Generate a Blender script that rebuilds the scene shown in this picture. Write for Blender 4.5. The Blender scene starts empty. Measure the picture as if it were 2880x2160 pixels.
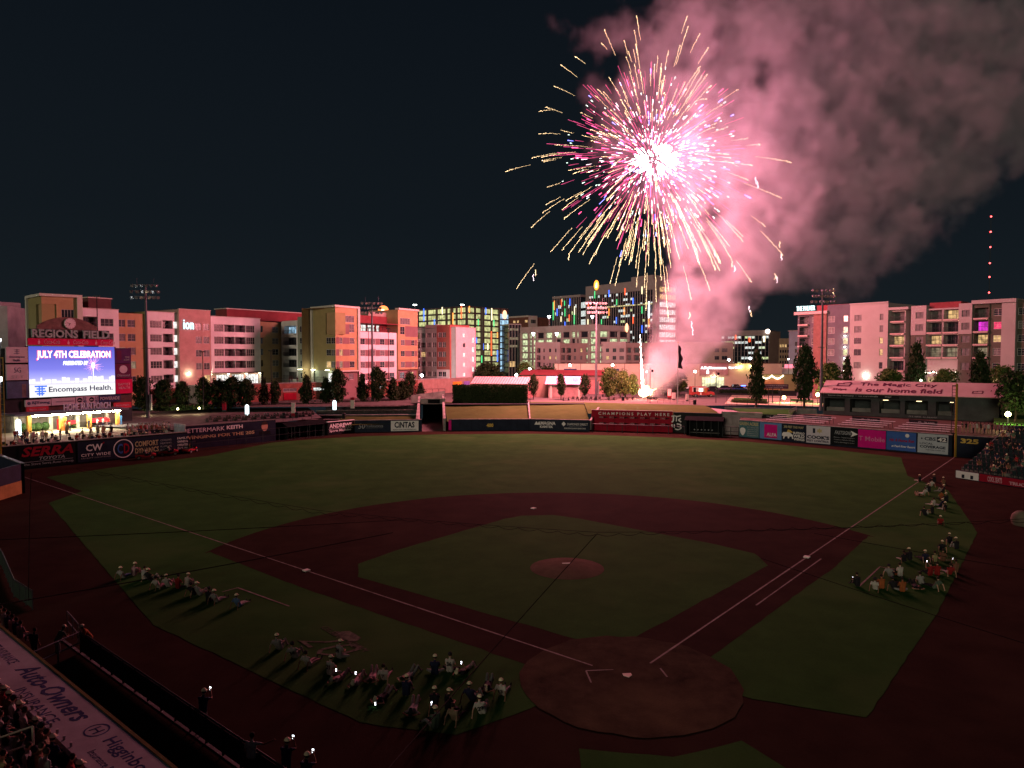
import bpy, bmesh, math, random
from mathutils import Vector, Matrix, noise as mnoise
R = math.radians
rnd = random.Random(7)
scene = bpy.context.scene
COL = scene.collection

# ------------------------------------------------------------------ camera
CAM = Vector((-8.832, -33.684, 15.843)); YAW = R(5.203); PIT = R(2.305); FPX = 2000.8
cd = bpy.data.cameras.new('camera'); cd.sensor_width = 36; cd.lens = 25.01
cd.clip_start = 0.5; cd.clip_end = 6000
cam = bpy.data.objects.new('camera', cd); COL.objects.link(cam)
cam.location = CAM; cam.rotation_euler = (R(90) - PIT, 0, -YAW)
scene.camera = cam

# ------------------------------------------------------------------ world: night sky
world = bpy.data.worlds.new('World'); scene.world = world; world.use_nodes = True
wn = world.node_tree; wn.nodes.clear()
w_out = wn.nodes.new('ShaderNodeOutputWorld')
w_sky = wn.nodes.new('ShaderNodeTexSky'); w_sky.sky_type = 'NISHITA'; w_sky.sun_disc = False
w_sky.sun_elevation = R(-4.0); w_sky.sun_rotation = R(200); w_sky.altitude = 180
w_mul = wn.nodes.new('ShaderNodeBackground'); w_mul.inputs[1].default_value = 0.05
w_glow = wn.nodes.new('ShaderNodeBackground')       # the even glow of the town on the night air
w_glow.inputs[0].default_value = (0.0042, 0.0073, 0.0112, 1); w_glow.inputs[1].default_value = 1.0
w_add = wn.nodes.new('ShaderNodeAddShader')
w_tc = wn.nodes.new('ShaderNodeTexCoord'); w_sx = wn.nodes.new('ShaderNodeSeparateXYZ'); w_cr = wn.nodes.new('ShaderNodeValToRGB')
wn.links.new(w_tc.outputs['Generated'], w_sx.inputs[0]); wn.links.new(w_sx.outputs[2], w_cr.inputs[0])
w_e = w_cr.color_ramp.elements; w_e[0].position = 0.0; w_e[0].color = (.0088,.0128,.0160,1); w_e[1].position = 0.55; w_e[1].color = (.0024,.0044,.0074,1)
w_m = w_e.new(.18); w_m.color = (.0052,.0086,.0122,1)
wn.links.new(w_cr.outputs[0], w_glow.inputs[0])
wn.links.new(w_sky.outputs[0], w_mul.inputs[0]); wn.links.new(w_mul.outputs[0], w_add.inputs[0])
wn.links.new(w_glow.outputs[0], w_add.inputs[1]); wn.links.new(w_add.outputs[0], w_out.inputs[0])

# ------------------------------------------------------------------ the one sun lamp: weak warm light from behind the stands
sl = bpy.data.lights.new('sun', 'SUN'); sl.energy = 0.75; sl.angle = R(12); sl.color = (1.0, 0.86, 0.62)
sun = bpy.data.objects.new('sun', sl); COL.objects.link(sun)
sd = Vector((0.50, 0.84, -0.16)).normalized()       # travel direction of the light
sun.rotation_euler = sd.to_track_quat('-Z', 'Y').to_euler(); sun.location = (-60, -80, 40)

# ------------------------------------------------------------------ exposure and engine
vs = scene.view_settings; vs.view_transform = 'Standard'; vs.look = 'None'; vs.exposure = 0.0; vs.gamma = 1.0
vs.use_curve_mapping = False
scene.render.engine = 'CYCLES'
cy = scene.cycles
cy.use_denoising = True
try: cy.denoiser = 'OPENIMAGEDENOISE'
except Exception: pass
cy.max_bounces = 4; cy.diffuse_bounces = 2; cy.glossy_bounces = 2; cy.transmission_bounces = 2
cy.volume_bounces = 1; cy.transparent_max_bounces = 48; cy.caustics_reflective = False; cy.caustics_refractive = False
cy.sample_clamp_indirect = 3.0; cy.use_adaptive_sampling = True; cy.adaptive_threshold = 0.02
cy.volume_step_rate = 1.6; cy.volume_max_steps = 160
cy.use_light_tree = True

# ------------------------------------------------------------------ surveying: picture point -> place in the world
_fw = Vector((math.sin(YAW) * math.cos(PIT), math.cos(YAW) * math.cos(PIT), -math.sin(PIT)))
_rt = Vector((math.cos(YAW), -math.sin(YAW), 0)); _up = _rt.cross(_fw)
HF = Vector((math.sin(YAW), math.cos(YAW), 0))
def ray(px, py): return _fw + _rt * ((px - 1440) / FPX) - _up * ((py - 1080) / FPX)
def g(px, py, z=0.0):                       # on the level z
    d = ray(px, py); return CAM + d * ((z - CAM.z) / d.z)
def at(px, py, d):                          # at the distance d
    v = ray(px, py); return CAM + v * (d / v.dot(HF))
def XY(px, d):
    p = at(px, 999.4, d); return Vector((p.x, p.y, 0))

# ------------------------------------------------------------------ materials
MATS = {}
def mat(name, c, c2=None, rough=0.8, scale=0.6, amt=0.25, bump=0.0, bscale=6.0, metal=0.0, emit=None, es=0.0, spec=0.07, stripes=0.0):
    if name in MATS: return MATS[name]
    m = bpy.data.materials.new(name); m.use_nodes = True; nt = m.node_tree; N = nt.nodes
    b = N['Principled BSDF']; b.inputs['Roughness'].default_value = rough; b.inputs['Metallic'].default_value = metal
    b.inputs['Specular IOR Level'].default_value = spec
    if emit is not None:
        b.inputs['Base Color'].default_value = (*c, 1)
        b.inputs['Emission Color'].default_value = (*emit, 1); b.inputs['Emission Strength'].default_value = es
    else:
        tc = N.new('ShaderNodeTexCoord'); nz = N.new('ShaderNodeTexNoise'); nz.inputs['Scale'].default_value = scale
        nz.inputs['Detail'].default_value = 5; nz.inputs['Roughness'].default_value = 0.65
        nt.links.new(tc.outputs['Object'], nz.inputs['Vector'])
        mx = N.new('ShaderNodeMix'); mx.data_type = 'RGBA'
        k = c2 if c2 else tuple(max(0, x * (1 - amt * 1.6)) for x in c)
        k1 = c if c2 else tuple(min(1, x * (1 + amt * 0.5)) for x in c)
        mx.inputs[6].default_value = (*k, 1); mx.inputs[7].default_value = (*k1, 1)
        rp = N.new('ShaderNodeMapRange'); rp.inputs[1].default_value = 0.28; rp.inputs[2].default_value = 0.72
        nt.links.new(nz.outputs[0], rp.inputs[0]); nt.links.new(rp.outputs[0], mx.inputs[0])
        nt.links.new(mx.outputs[2], b.inputs['Base Color'])
        h = None
        if stripes:
            wv = N.new('ShaderNodeTexWave'); wv.bands_direction = 'Y'; wv.inputs['Scale'].default_value = stripes
            wv.inputs['Distortion'].default_value = 0.0; wv.wave_profile = 'SAW'
            nt.links.new(tc.outputs['Object'], wv.inputs['Vector']); h = wv.outputs[1]
        elif bump:
            n2 = N.new('ShaderNodeTexNoise'); n2.inputs['Scale'].default_value = bscale; n2.inputs['Detail'].default_value = 3
            nt.links.new(tc.outputs['Object'], n2.inputs['Vector']); h = n2.outputs[0]
        if h:
            bp = N.new('ShaderNodeBump'); bp.inputs['Strength'].default_value = bump or 0.5; bp.inputs['Distance'].default_value = 0.05
            nt.links.new(h, bp.inputs['Height']); nt.links.new(bp.outputs[0], b.inputs['Normal'])
    MATS[name] = m; return m
def glow(name, c, s, sample=False):
    m = mat('glow_' + name, (0.02, 0.02, 0.02), emit=c, es=s)
    m.cycles.emission_sampling = 'AUTO' if sample else 'NONE'
    return m
def litpane(name, c, s, scale=1.2, lo=0.25):
    """a window lit from inside: curtains, furniture and lamps make it uneven"""
    if name in MATS: return MATS[name]
    m = bpy.data.materials.new(name); m.use_nodes = True; nt = m.node_tree; N = nt.nodes; b = N['Principled BSDF']
    b.inputs['Base Color'].default_value = (0.02, 0.02, 0.02, 1); b.inputs['Roughness'].default_value = 0.2
    tc = N.new('ShaderNodeTexCoord'); vo = N.new('ShaderNodeTexNoise'); vo.inputs['Scale'].default_value = scale; vo.inputs['Detail'].default_value = 2
    oi = N.new('ShaderNodeObjectInfo'); ad = N.new('ShaderNodeVectorMath')
    sc = N.new('ShaderNodeVectorMath'); sc.operation = 'SCALE'; sc.inputs[0].default_value = (37, 51, 13)
    nt.links.new(oi.outputs['Random'], sc.inputs['Scale']); nt.links.new(tc.outputs['Object'], ad.inputs[0]); nt.links.new(sc.outputs[0], ad.inputs[1])
    nt.links.new(ad.outputs[0], vo.inputs['Vector'])
    mr = N.new('ShaderNodeMapRange'); mr.inputs[1].default_value = 0.3; mr.inputs[2].default_value = 0.62
    mr.inputs[3].default_value = lo * s; mr.inputs[4].default_value = s
    nt.links.new(vo.outputs[0], mr.inputs[0]); nt.links.new(mr.outputs[0], b.inputs['Emission Strength'])
    b.inputs['Emission Color'].default_value = (*c, 1); m.cycles.emission_sampling = 'NONE'
    MATS[name] = m; return m

# ------------------------------------------------------------------ mesh building
class MB:
    def __init__(s): s.v = []; s.f = []; s.mi = []; s.cur = 0
    def add(s, vs, fs):
        o = len(s.v); s.v += [tuple(p) for p in vs]
        for f in fs: s.f.append(tuple(i + o for i in f)); s.mi.append(s.cur)
        return s
    def box(s, x0, x1, y0, y1, z0, z1):
        return s.add([(x0,y0,z0),(x1,y0,z0),(x1,y1,z0),(x0,y1,z0),(x0,y0,z1),(x1,y0,z1),(x1,y1,z1),(x0,y1,z1)],
                     [(0,3,2,1),(4,5,6,7),(0,1,5,4),(1,2,6,5),(2,3,7,6),(3,0,4,7)])
    def quad(s, a, b, c, d): return s.add([a, b, c, d], [(0,1,2,3)])
    def tube(s, p0, p1, r0, r1=None, n=8, cap=True):
        p0 = Vector(p0); p1 = Vector(p1); r1 = r0 if r1 is None else r1
        a = (p1 - p0).normalized(); t = Vector((0,0,1)) if abs(a.z) < 0.9 else Vector((1,0,0))
        e1 = a.cross(t).normalized(); e2 = a.cross(e1)
        vs = []
        for p, r in ((p0, r0), (p1, r1)):
            for i in range(n):
                q = 2 * math.pi * i / n; vs.append(p + e1 * (r * math.cos(q)) + e2 * (r * math.sin(q)))
        fs = [(i, (i+1) % n, n + (i+1) % n, n + i) for i in range(n)]
        if cap: fs += [tuple(range(n))[::-1], tuple(range(n, 2*n))]
        return s.add(vs, fs)
    def path(s, pts, r, n=5):
        for a, b in zip(pts, pts[1:]): s.tube(a, b, r, r, n)
        return s
    def ball(s, c, r, seg=10, rings=6, sz=1.0):
        c = Vector(c); vs = [c + Vector((0,0,r*sz))]
        for j in range(1, rings):
            t = math.pi * j / rings
            for i in range(seg):
                q = 2*math.pi*i/seg; vs.append(c + Vector((r*math.sin(t)*math.cos(q), r*math.sin(t)*math.sin(q), r*sz*math.cos(t))))
        vs.append(c - Vector((0,0,r*sz))); fs = []
        for i in range(seg): fs.append((0, 1+i, 1+(i+1) % seg))
        for j in range(rings-2):
            for i in range(seg):
                a = 1+j*seg+i; b = 1+j*seg+(i+1) % seg; fs.append((a, a+seg, b+seg, b))
        l = len(vs)-1
        for i in range(seg): fs.append((l, 1+(rings-2)*seg+(i+1) % seg, 1+(rings-2)*seg+i))
        return s.add(vs, fs)
    def poly(s, pts): return s.add(pts, [tuple(range(len(pts)))])
    def prism(s, pts, z0, z1):               # pts counter-clockwise (x, y)
        n = len(pts)
        return s.add([(p[0],p[1],z0) for p in pts] + [(p[0],p[1],z1) for p in pts],
                     [tuple(range(n))[::-1], tuple(range(n, 2*n))] + [(i,(i+1) % n, n+(i+1) % n, n+i) for i in range(n)])
    def disc(s, c, r, z, n=24): return s.poly([(c[0]+r*math.cos(2*math.pi*i/n), c[1]+r*math.sin(2*math.pi*i/n), z) for i in range(n)])
    def mesh(s, name, mats, smooth=False):
        me = bpy.data.meshes.new(name); me.from_pydata(s.v, [], s.f)
        for m in (mats if isinstance(mats, (list, tuple)) else [mats]): me.materials.append(m)
        if any(s.mi): me.polygons.foreach_set('material_index', s.mi)
        if smooth: me.polygons.foreach_set('use_smooth', [True]*len(s.f))
        me.update(); return me
    def build(s, name, mats, parent=None, M=None, smooth=False, **kw):
        return put(name, s.mesh(name, mats, smooth), parent, M, **kw)
def put(name, me, parent=None, M=None, label=None, cat=None, group=None, kind=None):
    o = bpy.data.objects.new(name, me); COL.objects.link(o)
    if parent is not None:
        o.parent = parent
        if M is not None: o.matrix_basis = worldm(parent).inverted() @ M
        else: o.matrix_basis = worldm(parent).inverted()
    elif M is not None: o.matrix_basis = M
    tag(o, label, cat, group, kind); return o
def sub(name, me, parent, M=None):           # child whose mesh is in the parent's own coordinates
    o = bpy.data.objects.new(name, me); COL.objects.link(o); o.parent = parent
    if M is not None: o.matrix_basis = M
    return o
def worldm(o):
    m = o.matrix_basis.copy()
    return worldm(o.parent) @ m if o.parent else m
def tag(o, label=None, cat=None, group=None, kind=None):
    if label: o['label'] = label
    if cat: o['category'] = cat
    if group: o['group'] = group
    if kind: o['kind'] = kind
    return o
def thing(name, loc, label, cat, group=None, rz=0.0, s=1.0):
    o = bpy.data.objects.new(name, None); COL.objects.link(o); o.empty_display_size = 0.3
    o.location = loc; o.rotation_euler = (0, 0, rz); o.scale = (s, s, s)
    o.matrix_basis = Matrix.Translation(Vector(loc)) @ Matrix.Rotation(rz, 4, 'Z') @ Matrix.Scale(s, 4)
    return tag(o, label, cat, group)
def copy_tree(o, M, label=None, group=None, parent=None):
    c = o.copy(); COL.objects.link(c); c.parent = parent
    if parent is None: c.matrix_basis = M
    if label: c['label'] = label
    if group: c['group'] = group
    for ch in o.children: copy_tree(ch, None, parent=c)
    return c
def TRS(loc, rz=0.0, s=1.0):
    S = Matrix.Diagonal((*s, 1)) if isinstance(s, (tuple, list)) else Matrix.Scale(s, 4)
    return Matrix.Translation(Vector(loc)) @ Matrix.Rotation(rz, 4, 'Z') @ S

class Frame:
    """upright plane: x along it (left to right as seen from the field), y up, z out towards the field"""
    def __init__(s, A, B, z0=0.0):
        A = Vector((A[0], A[1], z0)); B = Vector((B[0], B[1], z0))
        s.o = A; s.L = (B - A).length; s.x = (B - A).normalized(); s.n = s.x.cross(Vector((0,0,1))); s.z0 = z0
        s.M = Matrix(((s.x.x, 0, s.n.x, A.x), (s.x.y, 0, s.n.y, A.y), (0, 1, 0, z0), (0, 0, 0, 1)))
    @classmethod
    def px(c, pa, da, pb, db, z0=0.0): return c(XY(pa, da), XY(pb, db), z0)
    def uv(s, px, py):
        v = ray(px, py); t = (s.o - CAM).dot(s.n) / v.dot(s.n); p = CAM + v*t - s.o
        return p.dot(s.x), p.z + s.z0
    def u(s, px): return s.uv(px, 999.4)[0]
    def shifted(s, out):
        A = s.o + s.n*out; return Frame(A, A + s.x*s.L, s.z0)
def text_mesh(txt, bold=0.0, shear=0.0, space=1.0, ext=0.02):
    cu = bpy.data.curves.new('lettering', 'FONT'); cu.body = txt; cu.size = 1; cu.offset = bold; cu.shear = shear
    cu.space_character = space; cu.extrude = ext; cu.resolution_u = 2; cu.align_x = 'LEFT'
    ob = bpy.data.objects.new('lettering', cu); me = bpy.data.meshes.new_from_object(ob)
    bpy.data.objects.remove(ob); bpy.data.curves.remove(cu); return me
def text(F, parent, txt, u0, u1, v0, v1, m, out=0.03, bold=0.0, shear=0.0, name='lettering', M=None, space=1.0, ext=None):
    """lettering that fills the box u0..u1, v0..v1 of the frame F"""
    me = text_mesh(txt, bold, shear, space, 0.02)
    xs = [v.co.x for v in me.vertices]; ys = [v.co.y for v in me.vertices]
    if not xs: return None
    ax, bx, ay, by = min(xs), max(xs), min(ys), max(ys); e = (ext or 0.02) / 0.02
    for v in me.vertices:
        v.co.x = u0 + (v.co.x-ax)/max(bx-ax, 1e-6)*(u1-u0); v.co.y = v0 + (v.co.y-ay)/max(by-ay, 1e-6)*(v1-v0); v.co.z = out + v.co.z*e
    me.name = name; me.materials.append(m)
    return put(name, me, parent, M if M is not None else F.M)
BURST_W = 560000.0; JET_W = 24000.0; SMOKE_D = .95; SCREEN_S = 1.7
# ================================================================== ground and playing field
def fieldmat(name, c1, c2, s1, c3=None, rough=.95):
    """turf or clay: broad patches, fine mottling and a little relief"""
    m = bpy.data.materials.new(name); m.use_nodes = True; nt = m.node_tree; N = nt.nodes; b = N['Principled BSDF']
    b.inputs['Roughness'].default_value = rough; b.inputs['Specular IOR Level'].default_value = 0.009
    tc = N.new('ShaderNodeTexCoord')
    def nz(sc, det):
        n = N.new('ShaderNodeTexNoise'); n.inputs['Scale'].default_value = sc; n.inputs['Detail'].default_value = det; n.inputs['Roughness'].default_value = .7
        nt.links.new(tc.outputs['Object'], n.inputs['Vector']); return n.outputs[0]
    def mix(a, b_, f, lo, hi):
        mr = N.new('ShaderNodeMapRange'); mr.inputs[1].default_value = lo; mr.inputs[2].default_value = hi; nt.links.new(f, mr.inputs[0])
        mx = N.new('ShaderNodeMix'); mx.data_type = 'RGBA'; nt.links.new(mr.outputs[0], mx.inputs[0])
        for i, x in ((6, a), (7, b_)):
            if isinstance(x, tuple): mx.inputs[i].default_value = (*x, 1)
            else: nt.links.new(x, mx.inputs[i])
        return mx.outputs[2]
    o = mix(c1, c2, nz(s1, 6), .32, .68)
    if c3: o = mix(o, c3, nz(s1*.22, 3), .52, .75)
    f = nz(9.0, 4)
    mr = N.new('ShaderNodeMapRange'); mr.inputs[3].default_value = .72; mr.inputs[4].default_value = 1.2; nt.links.new(f, mr.inputs[0])
    mu = N.new('ShaderNodeMix'); mu.data_type = 'RGBA'; mu.blend_type = 'MULTIPLY'; mu.inputs[0].default_value = 1
    nt.links.new(o, mu.inputs[6]); nt.links.new(mr.outputs[0], mu.inputs[7]); nt.links.new(mu.outputs[2], b.inputs['Base Color'])
    bp = N.new('ShaderNodeBump'); bp.inputs['Strength'].default_value = .35; bp.inputs['Distance'].default_value = .03
    nt.links.new(nz(14, 3), bp.inputs['Height']); nt.links.new(bp.outputs[0], b.inputs['Normal'])
    MATS[name] = m; return m
GRASS = fieldmat('turf', (.036,.112,.026), (.024,.078,.018), .30, (.052,.120,.034))
CLAY = fieldmat('clay', (.038,.021,.015), (.024,.013,.009), .35, (.048,.029,.020))
CLAY2 = fieldmat('home_clay', (.080,.060,.036), (.030,.021,.014), .55, (.120,.092,.050))
MOUND = fieldmat('mound_clay', (.135,.105,.070), (.085,.064,.042), .9)
BANKG = fieldmat('bank_grass', (.060,.085,.026), (.045,.062,.020), .3, (.080,.095,.034))
ASPH = fieldmat('asphalt', (.045,.045,.047), (.034,.034,.036), .4)
PLAZA = fieldmat('plaza_paving', (.125,.108,.10), (.095,.082,.078), .5)
LINE = mat('chalk', (.30,.29,.26), c2=(.12,.10,.08), scale=1.6)
# land at street level all round, with the sunken ball park left open
hole = [(-150,-70),(120,-70),(120,118),(60,128),(20,133),(-60,133),(-150,133)]
mb = MB()
O = [(-3200,-400),(3200,-400),(3200,4200),(-3200,4200)]
mb.add([(x,y,4.35) for x, y in O] + [(-150,-70,4.35),(120,-70,4.35),(120,118,4.35),(-150,133,4.35),(60,128,4.35),(20,133,4.35)],
       [(0,1,5,4),(1,2,6,5),(0,4,7,3),(2,3,7,9,8,6)])
mb.build('ground', ASPH, kind='structure')
MB().poly([(-150,-70,-.012),(120,-70,-.012),(120,140,-.012),(-150,140,-.012)]).build('warning_track', CLAY, kind='structure')
def arc(c, r, a0, a1, n=28): return [(c[0]+r*math.cos(R(a0+(a1-a0)*i/n)), c[1]+r*math.sin(R(a0+(a1-a0)*i/n))) for i in range(n+1)]
def ragged(pts, step=.9, amp=.10):
    out = []; n = len(pts)
    for i in range(n):
        a, b = Vector((*pts[i],0)), Vector((*pts[(i+1) % n],0)); k_ = max(1, int((b-a).length/step))
        for j in range(k_): p = a.lerp(b, j/k_); out.append((p.x + amp*mnoise.noise(p*1.3), p.y + amp*mnoise.noise(p*1.3 + Vector((9,4,2)))))
    return out
def sheet(name, pts, z, m):
    pts = ragged(pts); return MB().poly([(x,y,z) for x, y in pts]).build(name, m, kind='structure')
edge = [(-8.5,-4.5),(-12.6,-3.1),(-26.1,9.3),(-51.5,46.3),(-51.3,53.0),(-60.9,63.5),(-55.5,71.8),(-46.5,82.0),(-40.6,98.5),(-33.5,103.6),(-24.5,107.5),(-9.4,109.3),(8,108.7),(21.1,105.3),(34,99.5),(45.4,92.6),(55.5,80.5),(61.2,70.2),(51.4,54.2),(49.6,44.1),(38.4,25.4),(20.7,6.5),(9.4,-4.7),(5.2,-2.6),(0,2),(-5.2,-2.6)][::-1]
sheet('outfield_grass', edge, .004, GRASS)
sheet('backstop_grass', [(-3.6,-6.0),(-4.6,-14),(6.6,-14),(3.2,-6.0),(0,-6.9)][::-1], .004, GRASS)
# skinned infield: clay arc round the mound, base paths to home
k = .7071
skin = [(0,0),(16.9,14.6),(26.2,23.9)] + arc((0,18.4), 28.96, 15, 165, 40) + [(-26.2,23.9),(-16.9,14.6)]
skin = [(1.2,-1.6),(19.6,16.2),(27.9,25.0)] + arc((0,18.4), 28.96, 12.5, 167.5, 44) + [(-27.9,25.0),(-19.6,16.2),(-1.2,-1.6)]
sheet('infield_clay', skin, .009, CLAY)
ig = [(1.0,3.2)] + [(15.4,17.5)] + arc((19.4,19.4), 4.0, 205, 155, 6)
ig = [(0.0,3.4),(15.2,17.4),(15.6,20.6),(13.0,24.2),(3.4,34.4),(1.6,35.7),(-1.6,35.7),(-3.4,34.4),(-13.0,24.2),(-15.6,20.6),(-15.2,17.4)]
sheet('infield_grass', ig, .014, GRASS)
MB().poly([(x,y,.019) for x, y in ragged(arc((0,-.15), 5.35, 0, 352, 44), .5, .28)]).build('home_plate_circle', CLAY2, kind='structure')
mb = MB(); ring = 30
vs = []; prof = [(2.75,.0),(2.2,.09),(1.5,.19),(.8,.25),(0,.26)]
for r_, z_ in prof: vs += [(r_*math.cos(2*math.pi*i/ring), 18.1+r_*math.sin(2*math.pi*i/ring), .02+z_) for i in range(ring)]
mb.add(vs, [(j*ring+i, j*ring+(i+1) % ring, (j+1)*ring+(i+1) % ring, (j+1)*ring+i) for j in range(4) for i in range(ring)])
mb.build('pitchers_mound', MOUND, smooth=True, kind='structure')
def strip(name, a, b, w, z=.026, m=LINE, wob=0.02):
    a = Vector((*a,0)); b = Vector((*b,0)); d = (b-a).normalized(); nn = Vector((-d.y,d.x,0)); n = max(2, int((b-a).length/1.2)); l = []; r_ = []
    for i in range(n+1):
        p = a.lerp(b, i/n); q = w/2*(1+rnd.uniform(-.18,.18)); l.append(p+nn*q); r_.append(p-nn*q)
    mb = MB(); mb.add([(p.x,p.y,z) for p in l+r_], [(i, n+1+i, n+2+i, i+1) for i in range(n)])
    return mb.build(name, m, kind='structure')
strip('foul_line', (1.5,1.5), (69.6,69.6), .12); strip('foul_line', (-1.5,1.5), (-68.4,68.4), .12)
strip('running_lane_line', (10.6,9.2), (20.1,18.7), .10)
strip('coach_box_line', (-23.1,15.7), (-18.8,11.7), .11); strip('coach_box_line', (-23.1,15.7), (-23.9,14.9), .11)
strip('coach_box_line', (23.4,16.3), (19.2,12.1), .11); strip('coach_box_line', (23.4,16.3), (24.1,15.6), .11)
strip('batters_box_line', (-1.95,.95), (-.55,.95), .09); strip('batters_box_line', (-1.95,.95), (-1.95,-.35), .09); strip('batters_box_line', (1.85,.9), (1.9,-.1), .08)
def slab(name, c, ang, w, h, label, cat, group=None, m=LINE):
    t = put(name, MB().box(-w/2,w/2,-w/2,w/2,0,h).mesh(name, m), None, TRS((c[0],c[1],.012), R(ang)), label=label, cat=cat, group=group); return t
BASE = mat('base_white', (.82,.80,.76), amt=.1)
slab('base', (19.2,19.2), 45, .42, .09, 'square white base at the end of the first base running lane', 'base', m=BASE)
slab('base', (-19.2,19.2), 45, .42, .09, 'square white base on the foul line with no running lane beside it', 'base', m=BASE)
slab('base', (0,38.8), 45, .42, .09, 'square white base alone on the wide clay arc behind the mound', 'base', m=BASE)
mb = MB(); mb.prism([(0,-.0),(.215,.215),(.215,.43),(-.215,.43),(-.215,.215)], 0, .03)
put('home_plate', mb.mesh('home_plate', mat('plate_white', (.85,.68,.62), amt=.05)), None, TRS((0,0,.024)), label='five sided pale home plate in the clay circle', cat='home plate')
put('pitching_rubber', MB().box(-.305,.305,-.075,.075,0,.05).mesh('pitching_rubber', BASE), None, TRS((0,18.44,.25)), label='narrow white rubber slab on top of the mound', cat='pitching rubber')
# the painted number 20 and its lettering on the grass by the left hand players
PAINT = mat('turf_paint', (.10,.125,.07), amt=.6, scale=2.5)
pl = thing('painted_turf_logo', g(955,1800), 'faded white number twenty with slanted lettering painted on the grass', 'painted logo')
ang = math.atan2(*(g(1010,1830) - g(905,1765)).yx)
def turf_text(s, px, py, w, h, sh=.25, bold=.0):
    p = g(px, py, .02); M = Matrix.Translation(p) @ Matrix.Rotation(ang, 4, 'Z')
    text(None, pl, s, -w/2, w/2, -h/2, h/2, PAINT, out=.0, M=M, shear=sh, ext=.003, bold=bold)
turf_text('CELEBRATING', 955, 1790, 3.9, .42); turf_text('BIRMINGHAM', 985, 1803, 3.6, .40); turf_text('20', 930, 1812, 3.4, 2.3, .3, -.012)
mb = MB(); c = g(983, 1790, .024)
for r0 in (.0,): mb.prism([(-.75,-.35),(.6,-.35),(.85,0),(.6,.4),(-.75,.4),(-.95,0)], 0, .004)
mb.build('badge', PAINT, pl, Matrix.Translation(c) @ Matrix.Rotation(ang, 4, 'Z'))
# ================================================================== outfield walls, boards, bullpens, banks, plaza
NAVY = mat('navy_pad', (.018,.024,.045), rough=.55, amt=.3); BLACKP = mat('black_pad', (.012,.013,.016), rough=.5, amt=.3)
WHITEP = mat('white_print', (.74,.72,.74), amt=.08, rough=.55); GREYP = mat('grey_print', (.30,.31,.34), amt=.1); YEL = mat('yellow_print', (.62,.42,.10), amt=.1)
REDP = mat('red_print', (.30,.010,.028), amt=.15, rough=.8, spec=.08); MAG = mat('magenta_print', (.62,.01,.22), amt=.1, rough=.5); BLUEP = mat('blue_print', (.05,.12,.40), amt=.15, rough=.5)
CONC = mat('concrete', (.30,.27,.26), amt=.35, scale=.5, bump=.15); CONCD = mat('dark_concrete', (.20,.19,.185), amt=.35, scale=.5, bump=.15)
STEEL = mat('dark_steel', (.035,.037,.042), rough=.45, metal=.3); RAIL = mat('galvanised_rail', (.34,.35,.37), rough=.4, metal=.7); BLACK = mat('black_mesh', (.008,.009,.010), rough=.95, spec=.04)
TAN = mat('tan_print', (.45,.38,.22), amt=.1)
def seg_wall(name, A, B, h, th, m, label, cat='wall', cap=None, z0=0.0):
    F = Frame(A, B, z0); t = thing(name, F.o, label, cat)
    MB().box(0, F.L, 0, h, -th, 0).build('wall_panel', m, t, F.M)
    for i in range(1, int(F.L/2.4)+1): MB().box(i*2.4-.018, i*2.4+.018, .05, h-.03, .001, .006).build('pad_seam', BLACK, t, F.M)
    if cap: MB().box(-.02, F.L+.02, h+.002, h+.10, -th-.04, .05).build('cap', cap, t, F.M)
    return F, t
def board(F, t, u0, u1, v0, v1, m, name='advert_board', out=.05):
    return MB().box(u0, u1, v0, v1, .004, out).build(name, m, t, F.M)
# left field wall under the porch
LFH = 3.4
LA, LB = (-69.0,68.4), (-50.9,85.6)
F, t = seg_wall('outfield_wall', LA, LB, LFH, .5, BLACKP, 'tall black padded wall with car dealer and air conditioning adverts below the seats', cap=CONC)
LFW = F
def U(px): return F.u(px)
b = board(F, t, U(45), U(205), .25, 3.2, BLACKP)
text(F, b, 'SERRA', U(52), U(199), 1.75, 3.1, REDP, .06, .03, .25); text(F, b, 'TOYOTA', U(102), U(175), 1.15, 1.62, GREYP, .07, .02, .2); text(F, b, 'of the Steve Serra Auto Group', U(45), U(199), .42, .85, GREYP, .06)
MB().box(U(48), U(198), .98, 1.03, .05, .065).build('rule', GREYP, b, F.M)
b = board(F, t, U(212), U(312), .25, 3.2, NAVY)
text(F, b, 'CW', U(235), U(282), 1.75, 2.75, WHITEP, .06, .02); text(F, b, 'CITY WIDE', U(221), U(304), 1.0, 1.42, WHITEP, .06, .015, space=1.2); text(F, b, 'FACILITY SOLUTIONS', U(221), U(304), .66, .84, GREYP, .06)
mb = MB(); mb.poly([(U(279),2.7,.062),(U(287),3.0,.062),(U(287),2.75,.062)]).build('mark', REDP, b, F.M)
b = board(F, t, U(313), U(522), .25, 3.2, NAVY)
uc = U(341); mb = MB(); n = 36
for i in range(n):
    a0, a1 = 2*math.pi*i/n, 2*math.pi*(i+1)/n
    mb.quad(*[(uc+r_*math.cos(a), 1.7+r_*math.sin(a), .065) for r_, a in ((1.28,a0),(1.42,a0),(1.42,a1),(1.28,a1))])
mb.build('ring', WHITEP, b, F.M)
text(F, b, 'C', uc-.85, uc-.08, .95, 2.45, BLUEP, .06, .02); text(F, b, 'D', uc+.06, uc+.85, .95, 2.45, REDP, .06, .02)
text(F, b, 'COMFORT', U(374), U(440), 1.75, 2.6, TAN, .06, .02); text(F, b, 'DYNAMICS', U(374), U(441), .75, 1.55, TAN, .06, .02)
for i, s_ in enumerate(('COOLING','HEATING','PLUMBING','ELECTRIC')): text(F, b, s_, U(446), U(477), 2.3-.5*i, 2.58-.5*i, GREYP, .06)
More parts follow.
